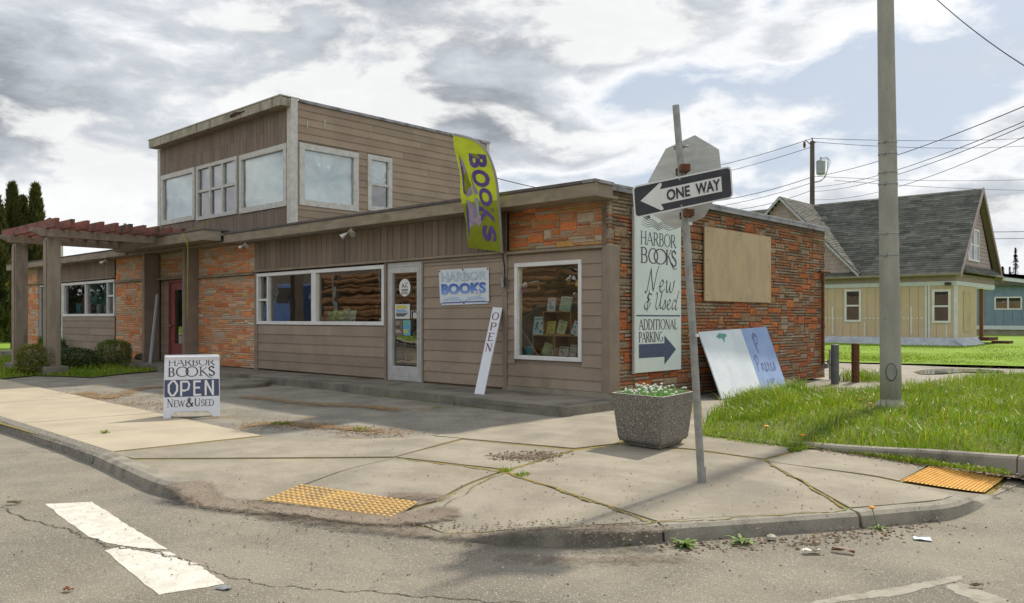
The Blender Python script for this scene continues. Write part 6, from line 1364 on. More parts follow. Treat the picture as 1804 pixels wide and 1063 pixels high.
# ---- leafy shrubs
def leafcloud(m, pts, s, g, updir=.3):
    for p in pts:
        n_ = Vector((g.normal(), g.normal(), g.normal() + updir)).normalized(); u = n_.orthogonal().normalized(); a = g.uniform(0, 6.28); u = (u * math.cos(a) + n_.cross(u) * math.sin(a)); v = n_.cross(u); k = s * g.uniform(.6, 1.3); p = Vector(p)
        m.add([p - u * k, p + v * k * .5, p + u * k, p - v * k * .5], [(0, 1, 2, 3)])
LEAF_A = mat('box_leaf', (.23, .235, .03), (.12, .15, .022), 5, .55, trans=.2); LEAF_B = mat('dark_shrub_leaf', (.085, .13, .03), (.05, .085, .02), 5, .5, trans=.15); LEAF_C = mat('yellow_green_leaf', (.19, .24, .035), (.105, .155, .024), 5, .55, trans=.2); TWIG = mat('twig', (.09, .065, .045), None, 9, .9)
def shrub(c, rx, ry, rz, n, leaf, label, s=.03, seed=1, boxy=3.0):
    t = thing('shrub', label, 'shrub', (c[0], c[1], 0), 'clipped shrubs before the shops'); g = np.random.default_rng(seed); pts = []
    while len(pts) < n:
        q = g.normal(size=3); q /= (abs(q[0]) ** boxy + abs(q[1]) ** boxy + abs(q[2]) ** boxy) ** (1 / boxy); bump = 1 + .10 * math.sin(5 * q[0] + seed) * math.sin(4 * q[1]) + .07 * g.normal(); r = g.uniform(.55, 1.0) ** .4 * bump
        p = (c[0] + q[0] * rx * r, c[1] + q[1] * ry * r, c[2] + rz + q[2] * rz * r)
        if p[2] > .03: pts.append(p)
    m = MB(); leafcloud(m, pts, s, g, .5); tag(m.build('foliage', leaf, t), kind='stuff'); w_ = MB()
    for k in range(14): a = g.uniform(0, 6.28); w_.tube([(c[0] + .08 * math.cos(a), c[1] + .08 * math.sin(a), -.02), (c[0] + rx * .4 * math.cos(a), c[1] + ry * .4 * math.sin(a), c[2] + rz * .8), (c[0] + rx * .8 * math.cos(a), c[1] + ry * .8 * math.sin(a), c[2] + rz * g.uniform(1, 1.6))], [.012, .009, .004], 4)
    w_.build('stem', TWIG, t)
def ctr_at(x, y): p = onZ(x, y); return p
c = onZ(56, 660); shrub((c[0], c[1] + .1, .02), .40, .38, .33, 5200, LEAF_A, 'clipped yellow-green shrub in front of the pergola posts', .024, 2, 4)
c = onZ(132, 648, .03); shrub((c[0], c[1], .0), .62, .45, .26, 5600, LEAF_B, 'low dark green shrub spreading right of the nearer pergola post', .026, 3, 3)
c = onZ(200, 645, .03); shrub((c[0], c[1], .05), .40, .40, .33, 5200, LEAF_C, 'upright green shrub before the narrow stone panel', .024, 4, 3.4)
c = onZ(255, 638, .05); shrub((c[0], c[1], .0), .32, .25, .17, 1500, mat('lavender_leaf', (.09, .105, .07), (.06, .07, .045), 5, .7), 'small grey-green lavender bush by the leaning plank', .022, 5, 2)
# ---- tall arborvitae beyond the far shop
ARB = mat('arborvitae_leaf', (.085, .105, .022), (.04, .055, .014), .7, .6, trans=.12, lo=.3, hi=.7); ARBT = mat('arborvitae_tip', (.20, .16, .035), (.11, .11, .024), 1.5, .6, trans=.15); BARK = mat('bark', (.07, .05, .035), None, 8, .95, .6, 20)
def arb(px, top, dep_, wpx, label, seed, n=6500):
    b = atD(px, 600, dep_); H_ = CAMZ + (HZ - top) / F * dep_; r = wpx / 2 / F * dep_; t = thing('arborvitae_tree', label, 'tree', (b[0], b[1], 0), 'arborvitae behind the far shop'); g = np.random.default_rng(seed)
    m1, m2 = MB(), MB(); P1, P2 = [], []
    for k in range(n):
        f = g.random() ** .8; z = .3 + f * (H_ - .3); prof_ = min(1, (1 - f) * 3.0) ** .7 * (1 - .25 * f); a = g.uniform(0, 6.28); lob = 1 + .22 * math.sin(3 * a + 5 * f * 6 + seed) + .12 * math.sin(7 * a + 11 * f); rr = r * prof_ * lob * g.uniform(.5, 1.05) ** .5
        (P2 if g.random() < .10 + .28 * f * f else P1).append((b[0] + rr * math.cos(a), b[1] + rr * math.sin(a), z))
    for m, P in ((m1, P1), (m2, P2)):
        for p in P:
            p = Vector(p); o = Vector((p.x - b[0], p.y - b[1], 0)); o = o.normalized() if o.length > 0 else Vector((1, 0, 0)); d_ = (o * .5 + Vector((g.normal() * .3, g.normal() * .3, 1))).normalized(); s_ = d_.cross(Vector((g.normal(), g.normal(), g.normal()))).normalized() * .055 * g.uniform(.6, 1.3); l = d_ * g.uniform(.16, .34)
            m.add([p - s_ * .4, p + s_, p + l, p - s_], [(0, 1, 2, 3)])
    cr = tag(m1.build('crown', ARB, t), kind='stuff'); tag(m2.build('golden_sprays', ARBT, cr), kind='stuff'); MB().tube([(b[0], b[1], -.1), (b[0], b[1], H_ * .9)], [r * .22, .03], 8).build('trunk', BARK, t)  # brown-gold sprays, more of them towards the top
arb(-8, 350, 33, 42, 'arborvitae cut by the left picture edge', 1); arb(22, 328, 34, 32, 'tallest arborvitae spire, first inside the left picture edge', 2); arb(41, 352, 35, 24, 'slender arborvitae spire between two taller ones', 3); arb(63, 330, 34.5, 30, 'arborvitae nearest the pergola rafters', 4)

# ================================================================ HOUSES BEYOND
H = thing('beige_house', 'beige sided house with steep grey shingle roof and mauve gables', 'house', (-9, 36, 0))
hx, hy0, hy1, EZ, PZ = -3.55, 32.2, 39.3, 3.42, 7.75; hm = (hy0 + hy1) / 2; hxl = -26.0
TAN1 = mat('beige_panel_siding', (.62, .47, .325), (.57, .43, .295), 2, .7, .1, 40); MAUVE = mat('mauve_shingle_paint', (.44, .335, .345), (.38, .285, .295), 4, .75, .2, 30); HTRIM = mat('pale_blue_white_trim', (.70, .73, .78), (.62, .65, .70), 4, .6); TARPM = mat('white_tarp', (.50, .54, .58), (.38, .42, .47), 3, .5, .4, 6)
SHN = mat('grey_roof_shingle', (1, 1, 1), (.72, .72, .72), 3, .92, .4, 40, attr='tint', grime=(.08, .081, .072), gscale=.5, glo=.5, ghi=.8)
bx('wall', TAN1, H, hxl, hx - .02, hy0 + .02, hy0 + 3.6, .35, 2.85); bx('wall', TAN1, H, hxl, hx - 1.9, hy0 + 3.62, hy1, .35, 2.85)
def panels(a0, a1, fixed, axis, z0=.36, z1=2.84, wd=.40):
    k = a0
    while k < a1 - .02:
        b = min(k + wd, a1)
        if axis == 'x': MB().box(k + .008, b - .008, fixed - .012, fixed + .015, z0, z1).build('siding_panel', TAN1, H)
        else: MB().box(fixed - .015, fixed + .012, k + .008, b - .008, z0, z1).build('siding_panel', TAN1, H)
        k = b
panels(-12.4, hx - .1, hy0 + .005, 'x'); panels(hy0 + .05, hy0 + 3.6, hx, 'y')
bx('frieze', MAUVE, H, hxl, hx + .02, hy0 - .03, hy1, 3.05, 3.40); bx('trim_band', HTRIM, H, hxl, hx + .04, hy0 - .05, hy1, 2.85, 3.048)
for xx in (-4.85, -4.72, hx - .06): bx('corner_board', HTRIM, H, xx - .04, xx + .04, hy0 - .04, hy0 + .02, .3, 2.85)
bx('corner_board', HTRIM, H, hx - .02, hx + .03, hy0 - .03, hy0 + .08, .3, 2.85)
tp_ = MB(); n = 60; vs = []
for i in range(n + 1):
    x = -14 + (hx + .30 + 14) * i / n; j = .06 * math.sin(i * .9) + .05 * math.sin(i * 2.3); vs += [(x, hy0 - .03, .38), (x, hy0 - .16 + j * .5, .20), (x, hy0 - .42 + j, .02)]
tp_.add(vs, [(3 * i + k, 3 * (i + 1) + k, 3 * (i + 1) + k + 1, 3 * i + k + 1) for i in range(n) for k in range(2)]); vs = []
for i in range(13):
    y = hy0 - .40 + 4.1 * i / 12; j = .05 * math.sin(i * 1.3); vs += [(hx + .03, y, .38), (hx + .16 + j, y, .18), (hx + .38 + j, y, .02)]
tp_.add(vs, [(3 * i + k, 3 * (i + 1) + k, 3 * (i + 1) + k + 1, 3 * i + k + 1) for i in range(12) for k in range(2)]); tp_.build('base_tarp', TARPM, H)
def hwin(a0, a1, z0, z1, fixed, axis):
    f = MB(); w_ = .10
    A = (lambda p0, p1, b0, b1, q: f.box(p0, p1, fixed - q, fixed + .03, b0, b1)) if axis == 'x' else (lambda p0, p1, b0, b1, q: f.box(fixed - .03, fixed + q, p0, p1, b0, b1))
    A(a0, a1, z1 - w_, z1, .05); A(a0, a1, z0, z0 + w_, .05); A(a0, a0 + w_, z0 + w_, z1 - w_, .049); A(a1 - w_, a1, z0 + w_, z1 - w_, .049); A(a0 + w_, a1 - w_, (z0 + z1) / 2 - .04, (z0 + z1) / 2 + .04, .04); o = f.build('window', WHITE, H)
    q = MB(); q.box(a0 + .05, a1 - .05, fixed - .022, fixed - .016, z0 + .05, z1 - .05) if axis == 'x' else q.box(fixed + .016, fixed + .022, a0 + .05, a1 - .05, z0 + .05, z1 - .05); q.build('pane', GLASSD, o)
    q = MB(); q.box(a0 + .05, a1 - .05, fixed - .013, fixed - .0125, z0 + .05, z1 - .05) if axis == 'x' else q.box(fixed + .0125, fixed + .013, a0 + .05, a1 - .05, z0 + .05, z1 - .05); q.build('unlit_room_stand_in', BLACK, o)  # black panel behind the pane, painted in place of the unlit room
hwin(-8.70, -7.88, 1.12, 2.76, hy0, 'x'); hwin(-4.58, -3.78, 1.08, 2.66, hy0, 'x')
bx('plywood_cover', PLY, H, hx + .013, hx + .04, hy0 + 1.1, hy0 + 2.45, .62, 2.60)
for (x, z0, z1) in ((-9.35, .5, 1.9), (-7.75, .4, 1.1), (-5.55, .5, 1.85), (-4.0, .4, 1.05)): bx('caulk_mark', WHITE, H, x, x + .05, hy0 - .016, hy0 - .010, z0, z1)
for k in range(26): bx('caulk_mark', WHITE, H, -9.9 + k * .2, -9.82 + k * .2, hy0 - .016, hy0 - .010, 1.28, 1.34)
# roof with real courses of shingles
RC = [(.165, .168, .148), (.135, .137, .12), (.195, .195, .17), (.11, .112, .10), (.15, .153, .13)]
def shingles(m, p00, p10, p01, p11, rows, wd):
    """courses from the eave p00-p10 up to the ridge p01-p11"""
    p00, p10, p01, p11 = map(Vector, (p00, p10, p01, p11)); nn = (p10 - p00).cross(p01 - p00).normalized()
    if nn.z < 0: nn = -nn
    for r in range(rows):
        f0, f1 = r / rows, min(1, (r + 1.25) / rows); a0, b0 = p00.lerp(p01, f0), p10.lerp(p11, f0); a1, b1 = p00.lerp(p01, f1), p10.lerp(p11, f1); L0 = (b0 - a0).length; s = rng.uniform(0, wd)
        k = -s
        while k < L0:
            e = k + wd * rng.uniform(.7, 1.3); u0, u1 = max(0, k) / max(L0, 1e-6), min(L0, e) / max(L0, 1e-6)
            if u1 > u0: c = rng.choice(RC); q = rng.uniform(.9, 1.15); m.col = tuple(v * q for v in c); h = .028 + rng.uniform(-.006, .006); m.add([a0.lerp(b0, u0) + nn * h, a0.lerp(b0, u1) + nn * h, a1.lerp(b1, u1) + nn * .006, a1.lerp(b1, u0) + nn * .006, a0.lerp(b0, u0), a0.lerp(b0, u1)], [(0, 1, 2, 3), (4, 5, 1, 0)])
            k = e
    m.col = (.06, .06, .055); m.add([p00, p10, p11, p01], [(0, 1, 2, 3)])
ey0, ey1, xg = hy0 - .45, hy1 + .45, hx + .30; zE = 3.38
rf = MB(); rf.col = RC[0]
shingles(rf, (hxl, ey0, zE), (xg, ey0, zE), (hxl, hm, PZ), (xg, hm, PZ), 40, .55)
rf.col = (.06, .06, .055); rf.add([(hxl, ey1, zE), (xg, ey1, zE), (xg, hm, PZ), (hxl, hm, PZ)], [(0, 1, 2, 3)])
R_ = rf.build('roof', SHN, H); tag(R_, kind='stuff')
# cross gable: its two slopes run back until they meet the main roof
gx_, gw, gy = -11.95, 4.15, hy0 - .25
sl_ = (PZ - zE) / (hm - ey0); yend = hm
cg = MB(); cg.col = RC[0]
yE = lambda z: ey0 + (z - zE) / sl_
for sgn in (1, -1):
    p00, p10, p01, p11 = (gx_ + sgn * gw, gy - .3, zE + .12), (gx_ + sgn * gw, yE(zE + .12) + .1, zE + .12), (gx_, gy - .3, PZ + .05), (gx_, yE(PZ + .05), PZ + .05)
    shingles(cg, p00, p10, p01, p11, 40, .5) if sgn > 0 else shingles(cg, p10, p00, p11, p01, 40, .5)
tag(cg.build('gable_roof', SHN, H), kind='stuff')
MB().add([(gx_ - gw + .2, gy, zE), (gx_ + gw - .2, gy, zE), (gx_, gy, PZ - .1)], [(0, 1, 2)]).build('gable_wall', MAUVE, H)
gm_ = MB()
for r in range(20):
    z = zE + .1 + r * .22; hw = (gw - .25) * (1 - (z - zE) / (PZ - zE)); k = -hw
    while k < hw - .1:
        zb = z - .10; gm_.add([(gx_ + k, gy - .02, zb + .04), (gx_ + k + .075, gy - .02, zb - .02), (gx_ + k + .15, gy - .02, zb + .04), (gx_ + k + .15, gy - .012, zb + .2), (gx_ + k, gy - .012, zb + .2)], [(0, 1, 2, 3, 4)]); k += .16
tag(gm_.build('gable_shingles', MAUVE, H), kind='stuff')
for sgn in (1, -1): MB().prism([(gx_, gy - .34, PZ + .04), (gx_ + sgn * gw, gy - .34, zE + .09), (gx_ + sgn * gw, gy - .34, zE - .06), (gx_, gy - .34, PZ - .13)], (0, .06, 0)).build('bargeboard', mat('grey_barge_paint', (.46, .46, .50), None, 5, .7), H)
MB().box(-10.35, -10.1, 33.2, 33.45, 6.5, 6.72).build('roof_vent', METALCAP, H)
# end gable
MB().add([(hx - .02, hy0 + .3, 3.5), (hx - .02, hy1 - .3, 3.5), (hx - .02, hm, PZ - .25)], [(0, 1, 2)]).build('end_gable_wall', MAUVE, H)
for r in range(20):
    z = 3.72 + r * .19; hw = (hm - hy0 - .35) * (1 - (z - 3.5) / (PZ - .3 - 3.5))
    if hw > .15: MB().add([(hx + .012, hm - hw, z), (hx + .012, hm + hw, z), (hx - .004, hm + hw * .96, z + .18), (hx - .004, hm - hw * .96, z + .18), (hx - .02, hm - hw, z), (hx - .02, hm + hw, z)], [(0, 1, 2, 3), (4, 5, 1, 0)]).build('gable_board', MAUVE, H)
hwin(34.05, 36.05, 4.1, 5.72, hx + .02, 'y'); bx('mullion', WHITE, H, hx + .02, hx + .075, 35.0, 35.1, 4.15, 5.67)
sk = MB(); sk.col = RC[1]; shingles(sk, (hx + .50, hy0 - .3, 3.42), (hx + .50, hy1 + .3, 3.42), (hx - .02, hy0 + .1, 3.86), (hx - .02, hy1 - .1, 3.86), 5, .5); tag(sk.build('skirt_roof', SHN, H), kind='stuff')
for sgn in (1, -1): MB().prism([(xg, hm, PZ + .05), (xg, hm + sgn * (hm - ey0), zE + .03), (xg, hm + sgn * (hm - ey0), zE - .2), (xg, hm, PZ - .22)], (.05, 0, 0)).build('bargeboard', MAUVE, H)
for sgn in (1, -1): MB().add([(xg, hm, PZ - .03), (xg, hm + sgn * (hm - ey0), zE - .05), (hx - .02, hm + sgn * (hm - ey0), zE - .05), (hx - .02, hm, PZ - .03)], [(0, 1, 2, 3)]).build('eave_soffit', TRIM, H)
bx('gutter', FASCIA, H, hxl, xg, ey0 - .09, ey0 + .02, 3.31, 3.40)
bx('porch_roof_beam', HTRIM, H, hx - .3, hx + .02, hy0 + 3.6, hy1 - .1, 2.80, 2.848); bx('porch_post', mat('cedar_post', (.30, .13, .045), None, 6, .7), H, hx - .16, hx, hy1 - 2.3, hy1 - 2.14, .3, 2.80)
dk = bx('deck', RUST, H, hx - 1.9, hx + .5, hy0 + 3.65, hy1 - 1.4, .18, .34); bx('step', RUST, dk, hx + .52, hx + 1.3, hy0 + 4.2, hy1 - 2.0, .05, .17)
MB().box(-4.0, -3.75, hy0 - .2, hy0 - .05, 2.86, 2.98).build('security_light', BLACK, H)
# blue house further along
BH = thing('blue_house', 'low slate blue house behind the porch of the beige house', 'house', (8, 62, 0)); BLU = mat('slate_blue_siding', (.22, .29, .40), (.19, .25, .35), 2, .7)
byf = 60.0; ba, bb_ = onY(1690, 590, byf)[0], onY(1990, 590, byf)[0]
bx('wall', BLU, BH, ba, bb_, byf, byf + 9, .75, 4.0); bx('foundation', CONC, BH, ba, bb_, byf + .05, byf + 9, 0, .45); bx('base_trim', HTRIM, BH, ba, bb_ + .02, byf - .04, byf + .05, .45, .748)
k = ba
while k < bb_: bx('siding_panel', BLU, BH, k + .02, min(k + .6, bb_) - .02, byf - .02, byf + .02, .76, 3.98); k += .6
wa, wb, wz1, wz0 = onY(1752, 523, byf)[0], onY(1801, 523, byf)[0], onY(1780, 523, byf)[2], onY(1780, 546, byf)[2]
wf = MB().box(wa, wb, byf - .06, byf, wz1 - .1, wz1).box(wa, wb, byf - .06, byf, wz0, wz0 + .1).box(wa, wa + .1, byf - .059, byf, wz0 + .1, wz1 - .1).box(wb - .1, wb, byf - .059, byf, wz0 + .1, wz1 - .1).box((wa + wb) / 2 - .05, (wa + wb) / 2 + .05, byf - .058, byf, wz0 + .1, wz1 - .1).build('window', WHITE, BH)
bx('pane', GLASSD, wf, wa + .05, wb - .05, byf - .035, byf - .03, wz0 + .05, wz1 - .05); bx('blind', mat('pale_blind', (.42, .44, .40), None, 4, .8), wf, wa + .05, wb - .05, byf - .026, byf - .022, wz0 + .05, wz1 - .05)
pk = onY(1745, 470, byf); MB().prism([(ba - .5, byf - .5, onY(1745, 483, byf)[2] + .3), (bb_ + 6, byf - .5, onY(1804, 503, byf)[2] - 1.6), (bb_ + 6, byf - .5, onY(1804, 503, byf)[2] - 1.85), (ba - .5, byf - .5, onY(1745, 483, byf)[2] + .05)], (0, .08, 0)).build('bargeboard', HTRIM, BH)
MB().prism([(ba - .5, byf - .45, onY(1745, 483, byf)[2] + .35), (bb_ + 6, byf - .45, onY(1804, 503, byf)[2] - 1.5), (bb_ + 6, byf - .45, 3.2), (ba - .5, byf - .45, 3.9)], (0, 10, 0)).build('roof', mat('brown_roof', (.15, .135, .115), (.11, .10, .09), 2, .9, .3, 20), BH)
# far-off house peeking over the far shop, and low trees along the horizon
FH = thing('far_house', 'small white gable peeking over the pergola rafters', 'house', atD(88, 575, 70)); c = Vector(atD(88, 575, 70)); apex = Vector(atD(88, 387, 70)).z
hw2 = 1.0; aw = Vector((c.x - CAM[0], c.y - CAM[1], 0)).normalized(); sd = Vector((aw.y, -aw.x, 0)); q = [c - sd * hw2, c + sd * hw2]
MB().prism([(q[0].x, q[0].y, 0), (q[1].x, q[1].y, 0), (q[1].x, q[1].y, apex - .7), (c.x, c.y, apex), (q[0].x, q[0].y, apex - .7)], aw * 5).build('wall', OLDWHITE, FH)
for sg_ in (-1, 1):
    a = c + sd * sg_ * (hw2 + .4) - aw * .3; e = c - aw * .3; MB().prism([(e.x, e.y, apex + .16), (a.x, a.y, apex - .72), (a.x, a.y, apex - .92), (e.x, e.y, apex - .04)], aw * 5.5).build('roof', mat('far_roof', (.20, .155, .135), None, 3, .9), FH)
# trees
FIR = mat('fir_needles', (.035, .05, .022), (.02, .03, .015), 1, .7)
def fir(px, top, dep_, wpx, label, seed=1, base=0.0, n=900, sparse=False):
    b = atD(px, HZ, dep_); H_ = CAMZ + (HZ - top) / F * dep_; r = wpx / 2 / F * dep_; t = thing('fir_tree', label, 'tree', (b[0], b[1], 0), 'trees on the horizon'); g = np.random.default_rng(seed); m = MB(); MB().tube([(b[0], b[1], 0), (b[0], b[1], H_)], [H_ * .018, .03], 6).build('trunk', BARK, t)
    for k in range(n):
        f = g.random(); z = H_ * (.25 + .75 * f); rr = r * (1 - f) ** .8 * (.5 + .5 * abs(math.sin(f * 34))) * g.uniform(.2, 1.05); a = g.uniform(0, 6.28); p = Vector((b[0] + rr * math.cos(a), b[1] + rr * math.sin(a), z - rr * .25)); o = Vector((math.cos(a), math.sin(a), -.2)) * r * .25 * g.uniform(.5, 1); s_ = Vector((-math.sin(a), math.cos(a), g.normal() * .4)) * r * .10
        m.add([p - o * .5 - s_, p - o * .5 + s_, p + o], [(0, 1, 2)])
    tag(m.build('crown', FIR, t), kind='stuff')
fir(1789, 437, 120, 26, 'thin fir standing behind the blue house', 2, n=1100); fir(1766, 470, 150, 30, 'low dark fir touching the beige house eave', 3); fir(1779, 470, 160, 22, 'low fir beside the thin one', 5)
def mass(name, x0, x1, y, h, n, label, seed):
    g = np.random.default_rng(seed); m = MB()
    for k in range(n):
        x = g.uniform(x0, x1); hh = h * (.55 + .3 * math.sin(x * .11) + .2 * math.sin(x * .37 + 1)); p = Vector((x, y + g.uniform(0, 14), g.random() ** .7 * max(.8, hh))); s = g.uniform(.35, .95); u = Vector((g.normal(), g.normal(), g.normal())).normalized() * s; v = u.orthogonal().normalized() * s; m.add([p - u, p + v, p + u, p - v], [(0, 1, 2, 3)])
    return tag(m.build(name, mat('far_tree_leaves', (.055, .068, .03), (.03, .04, .02), .3, .7), None), label, 'trees', kind='stuff')
mass('far_woods', -170, 150, 150, 7, 9000, 'line of trees far behind the houses', 3)
mass('unseen_street_woods', -330, 60, -62, 13, 17000, 'unseen trees across the street, massed to darken the far window reflection', 6)  # unseen, spread wide and high to keep sky out of the far window
bg = onZ(8, 606, 0)
mass('hedge', -62, -40, 4, 2.6, 4200, 'dark hedge beyond the far shop', 8)

# ================================================================ UTILITY POLE AND WIRES
ud = 52.0; ub_ = Vector(atD(1431, HZ, ud)); ub_.z = 0; UP = thing('utility_pole', 'wooden utility pole with a grey transformer behind the beige house', 'utility pole', ub_)
uz = lambda y: CAMZ + (HZ - y) / F * ud
PW = mat('pole_wood', (.16, .13, .10), (.11, .09, .07), 3, .9, .3, 20, stretch=(3, 3, .3)); MB().tube([ub_, (ub_.x, ub_.y, uz(249))], [.19, .14], 10).build('pole', PW, UP)
tr = Vector(atD(1446, 295, ud - .2)); MB().lathe(tr, [(.20, -.46), (.27, -.42), (.27, .34), (.29, .37), (.22, .44), (.06, .50), (.05, .66)], 16).build('transformer', mat('transformer_grey', (.42, .46, .46), None, 4, .5), UP)
ut = Vector((ub_.x, ub_.y, uz(243))); MB().tube([ut - zv * .3, ut], .04, 6).build('pin_insulator', BLACK, UP); MB().tube([ut - zv * .5, ut - zv * .15 - rv * .45], .03, 5).build('brace', RUST, UP); MB().lathe(ut - zv * .45 - rv * .5, [(.06, -.2), (.09, 0), (.06, .2)], 8).build('cutout_fuse', RUST, UP); MB().tube([ut - zv * .45, ut - zv * .25 + rv * .25], .03, 5).build('arm', RUST, UP)
for k in range(3): MB().tube(spline([tr + zv * .5, tr + zv * (.6 - .1 * k) + rv * (.4 + .1 * k), tr - zv * (.6 + .1 * k) + rv * (.3 - .1 * k), Vector((ub_.x, ub_.y, uz(322)))], 8), .012, 4).build('drop_cable', BLACK, UP)
WIRE = mat('black_wire', (.025, .025, .028), None, 5, .6)
def wire(p, q, sag, r, label, n=26):
    P, Q = Vector(p), Vector(q); pts = [P.lerp(Q, i / n) - zv * sag * 4 * (i / n) * (1 - i / n) for i in range(n + 1)]; return tag(MB().tube(pts, r, 4).build('overhead_wire', WIRE), label, 'wire', 'overhead wires')
wire(atD(1431, 244, ud), atD(1900, 238, 70), .3, .020, 'top wire running right from the utility pole'); wire(atD(1431, 250, ud), atD(1900, 249, 70), .5, .018, 'second wire running right from the utility pole')
wire(atD(1431, 244, ud), atD(1150, 310, 75), .4, .020, 'top wire running left from the utility pole'); wire(atD(1428, 260, ud), atD(1100, 335, 75), .4, .018, 'second wire running left from the utility pole')
wire(atD(1431, 312, ud), atD(1880, 155, 22), .35, .016, 'thick bundled wire climbing right past the light pole'); wire(atD(1431, 330, ud), atD(1860, 190, 21), .45, .013, 'upper of two close wires climbing right past the light pole'); wire(atD(1431, 338, ud), atD(1880, 188, 21.5), .5, .013, 'lower of two close wires climbing right past the light pole'); wire(atD(1431, 352, ud), atD(1880, 205, 24), .7, .012, 'lowest wire climbing right over the shingle roof')
wire(atD(1431, 312, ud), atD(1150, 362, 60), .5, .022, 'bundled wire sloping left from the utility pole'); wire(atD(1431, 322, ud), atD(1130, 375, 60), .5, .018, 'lower wire sloping left from the utility pole'); wire(atD(1431, 335, ud), atD(1260, 372, 55), .3, .018, 'short lowest wire sloping left behind the one way plate')
wire(atD(1440, 311, ud), atD(1900, 312, 68), .3, .016, 'level wire right of the transformer'); wire(atD(1470, 318, ud), atD(1900, 336, 64), .2, .016, 'level wire grazing the roof ridge')
wire(atD(1640, 408, 80), atD(1900, 406, 75), .1, .035, 'red brown cable right of the end gable'); wire(atD(1640, 420, 80), atD(1900, 418, 75), .1, .03, 'dark cable below the red brown one by the end gable')
wire(atD(1640, -10, 16), atD(1850, 143, 14), .10, .012, 'single thick cable crossing the top right corner of the sky')
wire(atD(860, 310, 40), atD(960, 334, 40), .03, .022, 'short wire emerging from behind the feather flag')
wire((7.5, -30, 9), (-40, -24, 8.2), .5, .012, 'wire across the street behind the viewer')
# vent pipe on the roof
vp = Vector(atD(220, 412, 27)); tag(MB().tube([vp - zv * .3, vp + zv * .34], .045, 8).build('vent_pipe', GALV), 'thin vent pipe standing on the flat roof behind the pergola', 'pipe')

# ================================================================ ACROSS THE STREET: SEEN MIRRORED IN THE GLASS
LT = thing('log_truck', 'blue log truck mirrored in the shop windows, loaded with brown logs', 'truck', (-22, -15, RZ)); ty = -15.0
TB = mat('truck_blue', (.04, .13, .36), (.03, .10, .30), 5, .3, coat=.5); TYRE = mat('tyre_rubber', (.025, .025, .025), None, 8, .85); LOGM = mat('log_bark', (.27, .135, .06), (.13, .07, .035), 4, .9, .8, 25, stretch=(.3, 3, 3)); LOGE = mat('log_end', (.48, .30, .14), None, 5, .9)
g = random.Random(5)
for r in range(9):
    for k in range(7):
        rad = g.uniform(.10, .165); y = ty - 1.02 + k * .33 + (.15 if r % 2 else 0) + g.uniform(-.05, .05); z = 1.30 + r * .265 + g.uniform(-.04, .04); x0, x1 = -28.2 + g.uniform(-.9, .5), -12.6 + g.uniform(-1.4, 1.2); dy, dz = g.uniform(-.12, .12), g.uniform(-.08, .08)
        if k in (0, 3, 6) or r in (0, 8): MB().tube([(x0, y - dy, z - dz), (x0 + 5, y, z), ((x0 + x1) / 2, y + g.uniform(-.04, .04), z + g.uniform(-.04, .04)), (x1, y + dy, z + dz)], [rad * 1.1, rad, rad * .93, rad * .75], 9).build('log', LOGM, LT)
for x in (-26.8, -23.2, -18.4, -14.8): MB().box(x - .09, x + .09, ty - 1.25, ty + 1.25, .95, 1.15).box(x - .06, x + .06, ty - 1.28, ty - 1.16, 1.15, 3.9).box(x - .06, x + .06, ty + 1.16, ty + 1.28, 1.15, 3.9).build('bunk', GALV, LT)
bx('frame', BLACK, LT, -34.2, -13.5, ty - .45, ty + .45, .72, .93)
cab = MB().prism([(-31.0, ty - 1.15, .75), (-31.0, ty - 1.15, 3.1), (-32.2, ty - 1.15, 3.2), (-32.7, ty - 1.15, 2.15), (-34.6, ty - 1.15, 1.95), (-34.8, ty - 1.15, .75)], (0, 2.3, 0)).build('cab', TB, LT, .08); bx('headache_rack', GALV, LT, -29.2, -29.0, ty - 1.1, ty + 1.1, .95, 3.2)
bx('side_window', BLACK, cab, -32.3, -31.2, ty + 1.152, ty + 1.17, 2.15, 2.95); MB().tube([(-30.8, ty + 1.0, .9), (-30.8, ty + 1.0, 4.1)], .09, 10).build('exhaust_stack', CHROME, LT)
def wheel(x, y, z, r, w_, par, rim=True):
    o = MB().lathe((x, y - w_ / 2, z), [(r * .55, 0), (r * .92, 0), (r, w_ * .2), (r, w_ * .8), (r * .92, w_), (r * .55, w_)], 22, (0, 1, 0)).build('wheel', TYRE, par); MB().lathe((x, y - w_ / 2 - .01, z), [(r * .2, 0), (r * .54, .01), (r * .54, w_ + .01), (r * .2, w_ + .02)], 16, (0, 1, 0)).build('rim', CHROME, o)
for x in (-33.6, -29.5, -28.2, -26.0, -16.4, -15.1):
    for s in (-1, 1): wheel(x, ty + s * 1.0, RZ + .52, .52, .30, LT)
MB().prism([(-34.5, ty + .75, .9), (-34.4, ty + .75, 1.3), (-33.9, ty + .75, 1.6), (-33.2, ty + .75, 1.55), (-32.8, ty + .75, 1.2), (-32.7, ty + .75, .9), (-33.0, ty + .75, 1.0), (-33.3, ty + .75, 1.25), (-33.9, ty + .75, 1.25), (-34.2, ty + .75, .9)], (0, .45, 0)).build('front_fender', TB, LT, .03)
SV = thing('parked_suv', 'dark sport utility vehicle mirrored in the corner display window', 'car', (-11, -11.7, RZ)); sy = -12.5; SVM = mat('suv_dark_paint', (.028, .032, .038), None, 5, .3, coat=.6)
prof_ = [(-13.6, .35), (-13.65, .95), (-13.4, 1.12), (-12.3, 1.22), (-11.55, 1.86), (-9.2, 1.94), (-8.75, 1.25), (-8.65, .40)]
body = MB().prism([(x, sy - .92, z + RZ) for x, z in prof_], (0, 1.84, 0)).build('body', SVM, SV, .06)
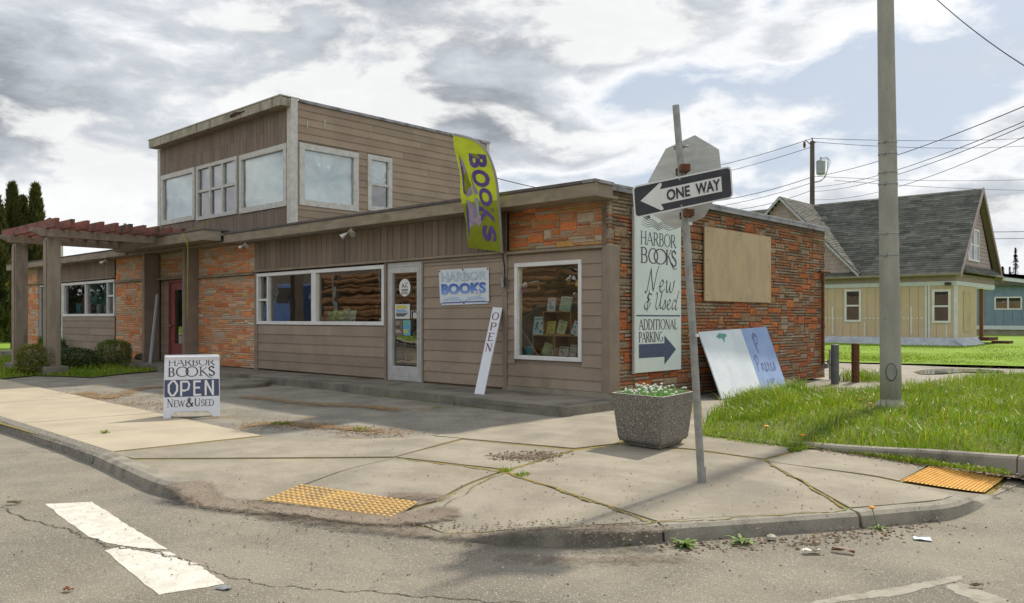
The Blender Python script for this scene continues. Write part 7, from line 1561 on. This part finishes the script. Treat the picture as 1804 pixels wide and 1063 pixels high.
for s in (-1, 1):
    y = sy + s * .925
    for q in ([(-12.05, 1.27), (-11.45, 1.78), (-10.75, 1.83), (-10.75, 1.27)], [(-10.65, 1.27), (-10.65, 1.83), (-9.75, 1.84), (-9.75, 1.27)], [(-9.65, 1.27), (-9.65, 1.84), (-9.25, 1.82), (-8.95, 1.30)]): MB().prism([(x, y, z + RZ) for x, z in q], (0, .012 * s, 0)).build('side_window', mat('tinted_glass', (.02, .025, .028), None, 4, .1, spec=.8), body)
    for x in (-12.6, -9.6): wheel(x, sy + s * .80, RZ + .37, .37, .24, SV)
    MB().box(-13.6, -13.4, sy + s * .7 - .15, sy + s * .7 + .15, RZ + .75, RZ + .92).build('headlight', WHITE, SV, .02)
OH = thing('opposite_house', 'tan gabled house across the street mirrored in the long window', 'house', (-46, -27, 0)); bx('wall', mat('pale_tan_siding', (.42, .38, .29), None, 3, .8), OH, -56, -41, -36, -27, 0, 3.4)
MB().prism([(-40.95, -36.5, 3.3), (-40.95, -26.5, 3.3), (-40.95, -31.5, 8.2)], (-16, 0, 0)).build('roof', mat('dark_brown_roof', (.09, .075, .065), None, 2, .9), OH)
MB().box(-50, -48.8, -27.0, -26.95, 1.2, 2.6).build('window', BLACK, OH); MB().box(-46, -44.8, -27.0, -26.95, 1.2, 2.6).build('window', BLACK, OH)

# ================================================================ LITTER
def litter(px, py, w_, d_, m, label, yaw, fold=.01):
    o = Vector(onZ(px, py, RZ + .006)); u = Vector((math.cos(yaw), math.sin(yaw), 0)); v = Vector((-math.sin(yaw), math.cos(yaw), 0)); mb = MB(); vs = []; g = random.Random(px)
    for j in range(4):
        for i in range(4): vs.append(o + u * (i / 3 - .5) * w_ + v * (j / 3 - .5) * d_ + zv * g.uniform(0, fold))
    mb.add(vs, [(j * 4 + i, j * 4 + i + 1, (j + 1) * 4 + i + 1, (j + 1) * 4 + i) for j in range(3) for i in range(3)]); return tag(mb.build('litter_scrap', m), label, 'litter', 'litter in the gutter')
litter(1625, 950, .10, .07, cmat((.45, .58, .66)), 'pale blue scrap of paper in the gutter at right', .4); litter(1430, 974, .11, .05, cmat((.66, .64, .64)), 'crumpled white scrap beside the gutter leaves', .8, .03); litter(1485, 973, .13, .04, cmat((.22, .13, .08)), 'brown leaf scrap right of the crumpled white one', .2, .03); litter(395, 1036, .08, .05, cmat((.25, .26, .28)), 'grey plastic chip at the end of the white road bar', .5); litter(120, 1041, .05, .03, cmat((.30, .11, .05)), 'red brown leaf on the road below the white bars', .5, .02); litter(1720, 1034, .07, .02, cmat((.2, .12, .07)), 'brown twig lying on the road at right', .6, .02); litter(25, 888, .10, .03, cmat((.36, .28, .17)), 'curled tan leaf on the road at the left edge', .9, .03)
o = Vector(onZ(1359, 953, RZ)); tag(MB().lathe((o.x, o.y, RZ), [(.012, 0), (.032, .012), (.03, .03), (.012, .04)], 9).build('pebble', cmat((.42, .38, .30))), 'rounded pale pebble in the gutter between the weeds', 'stone')
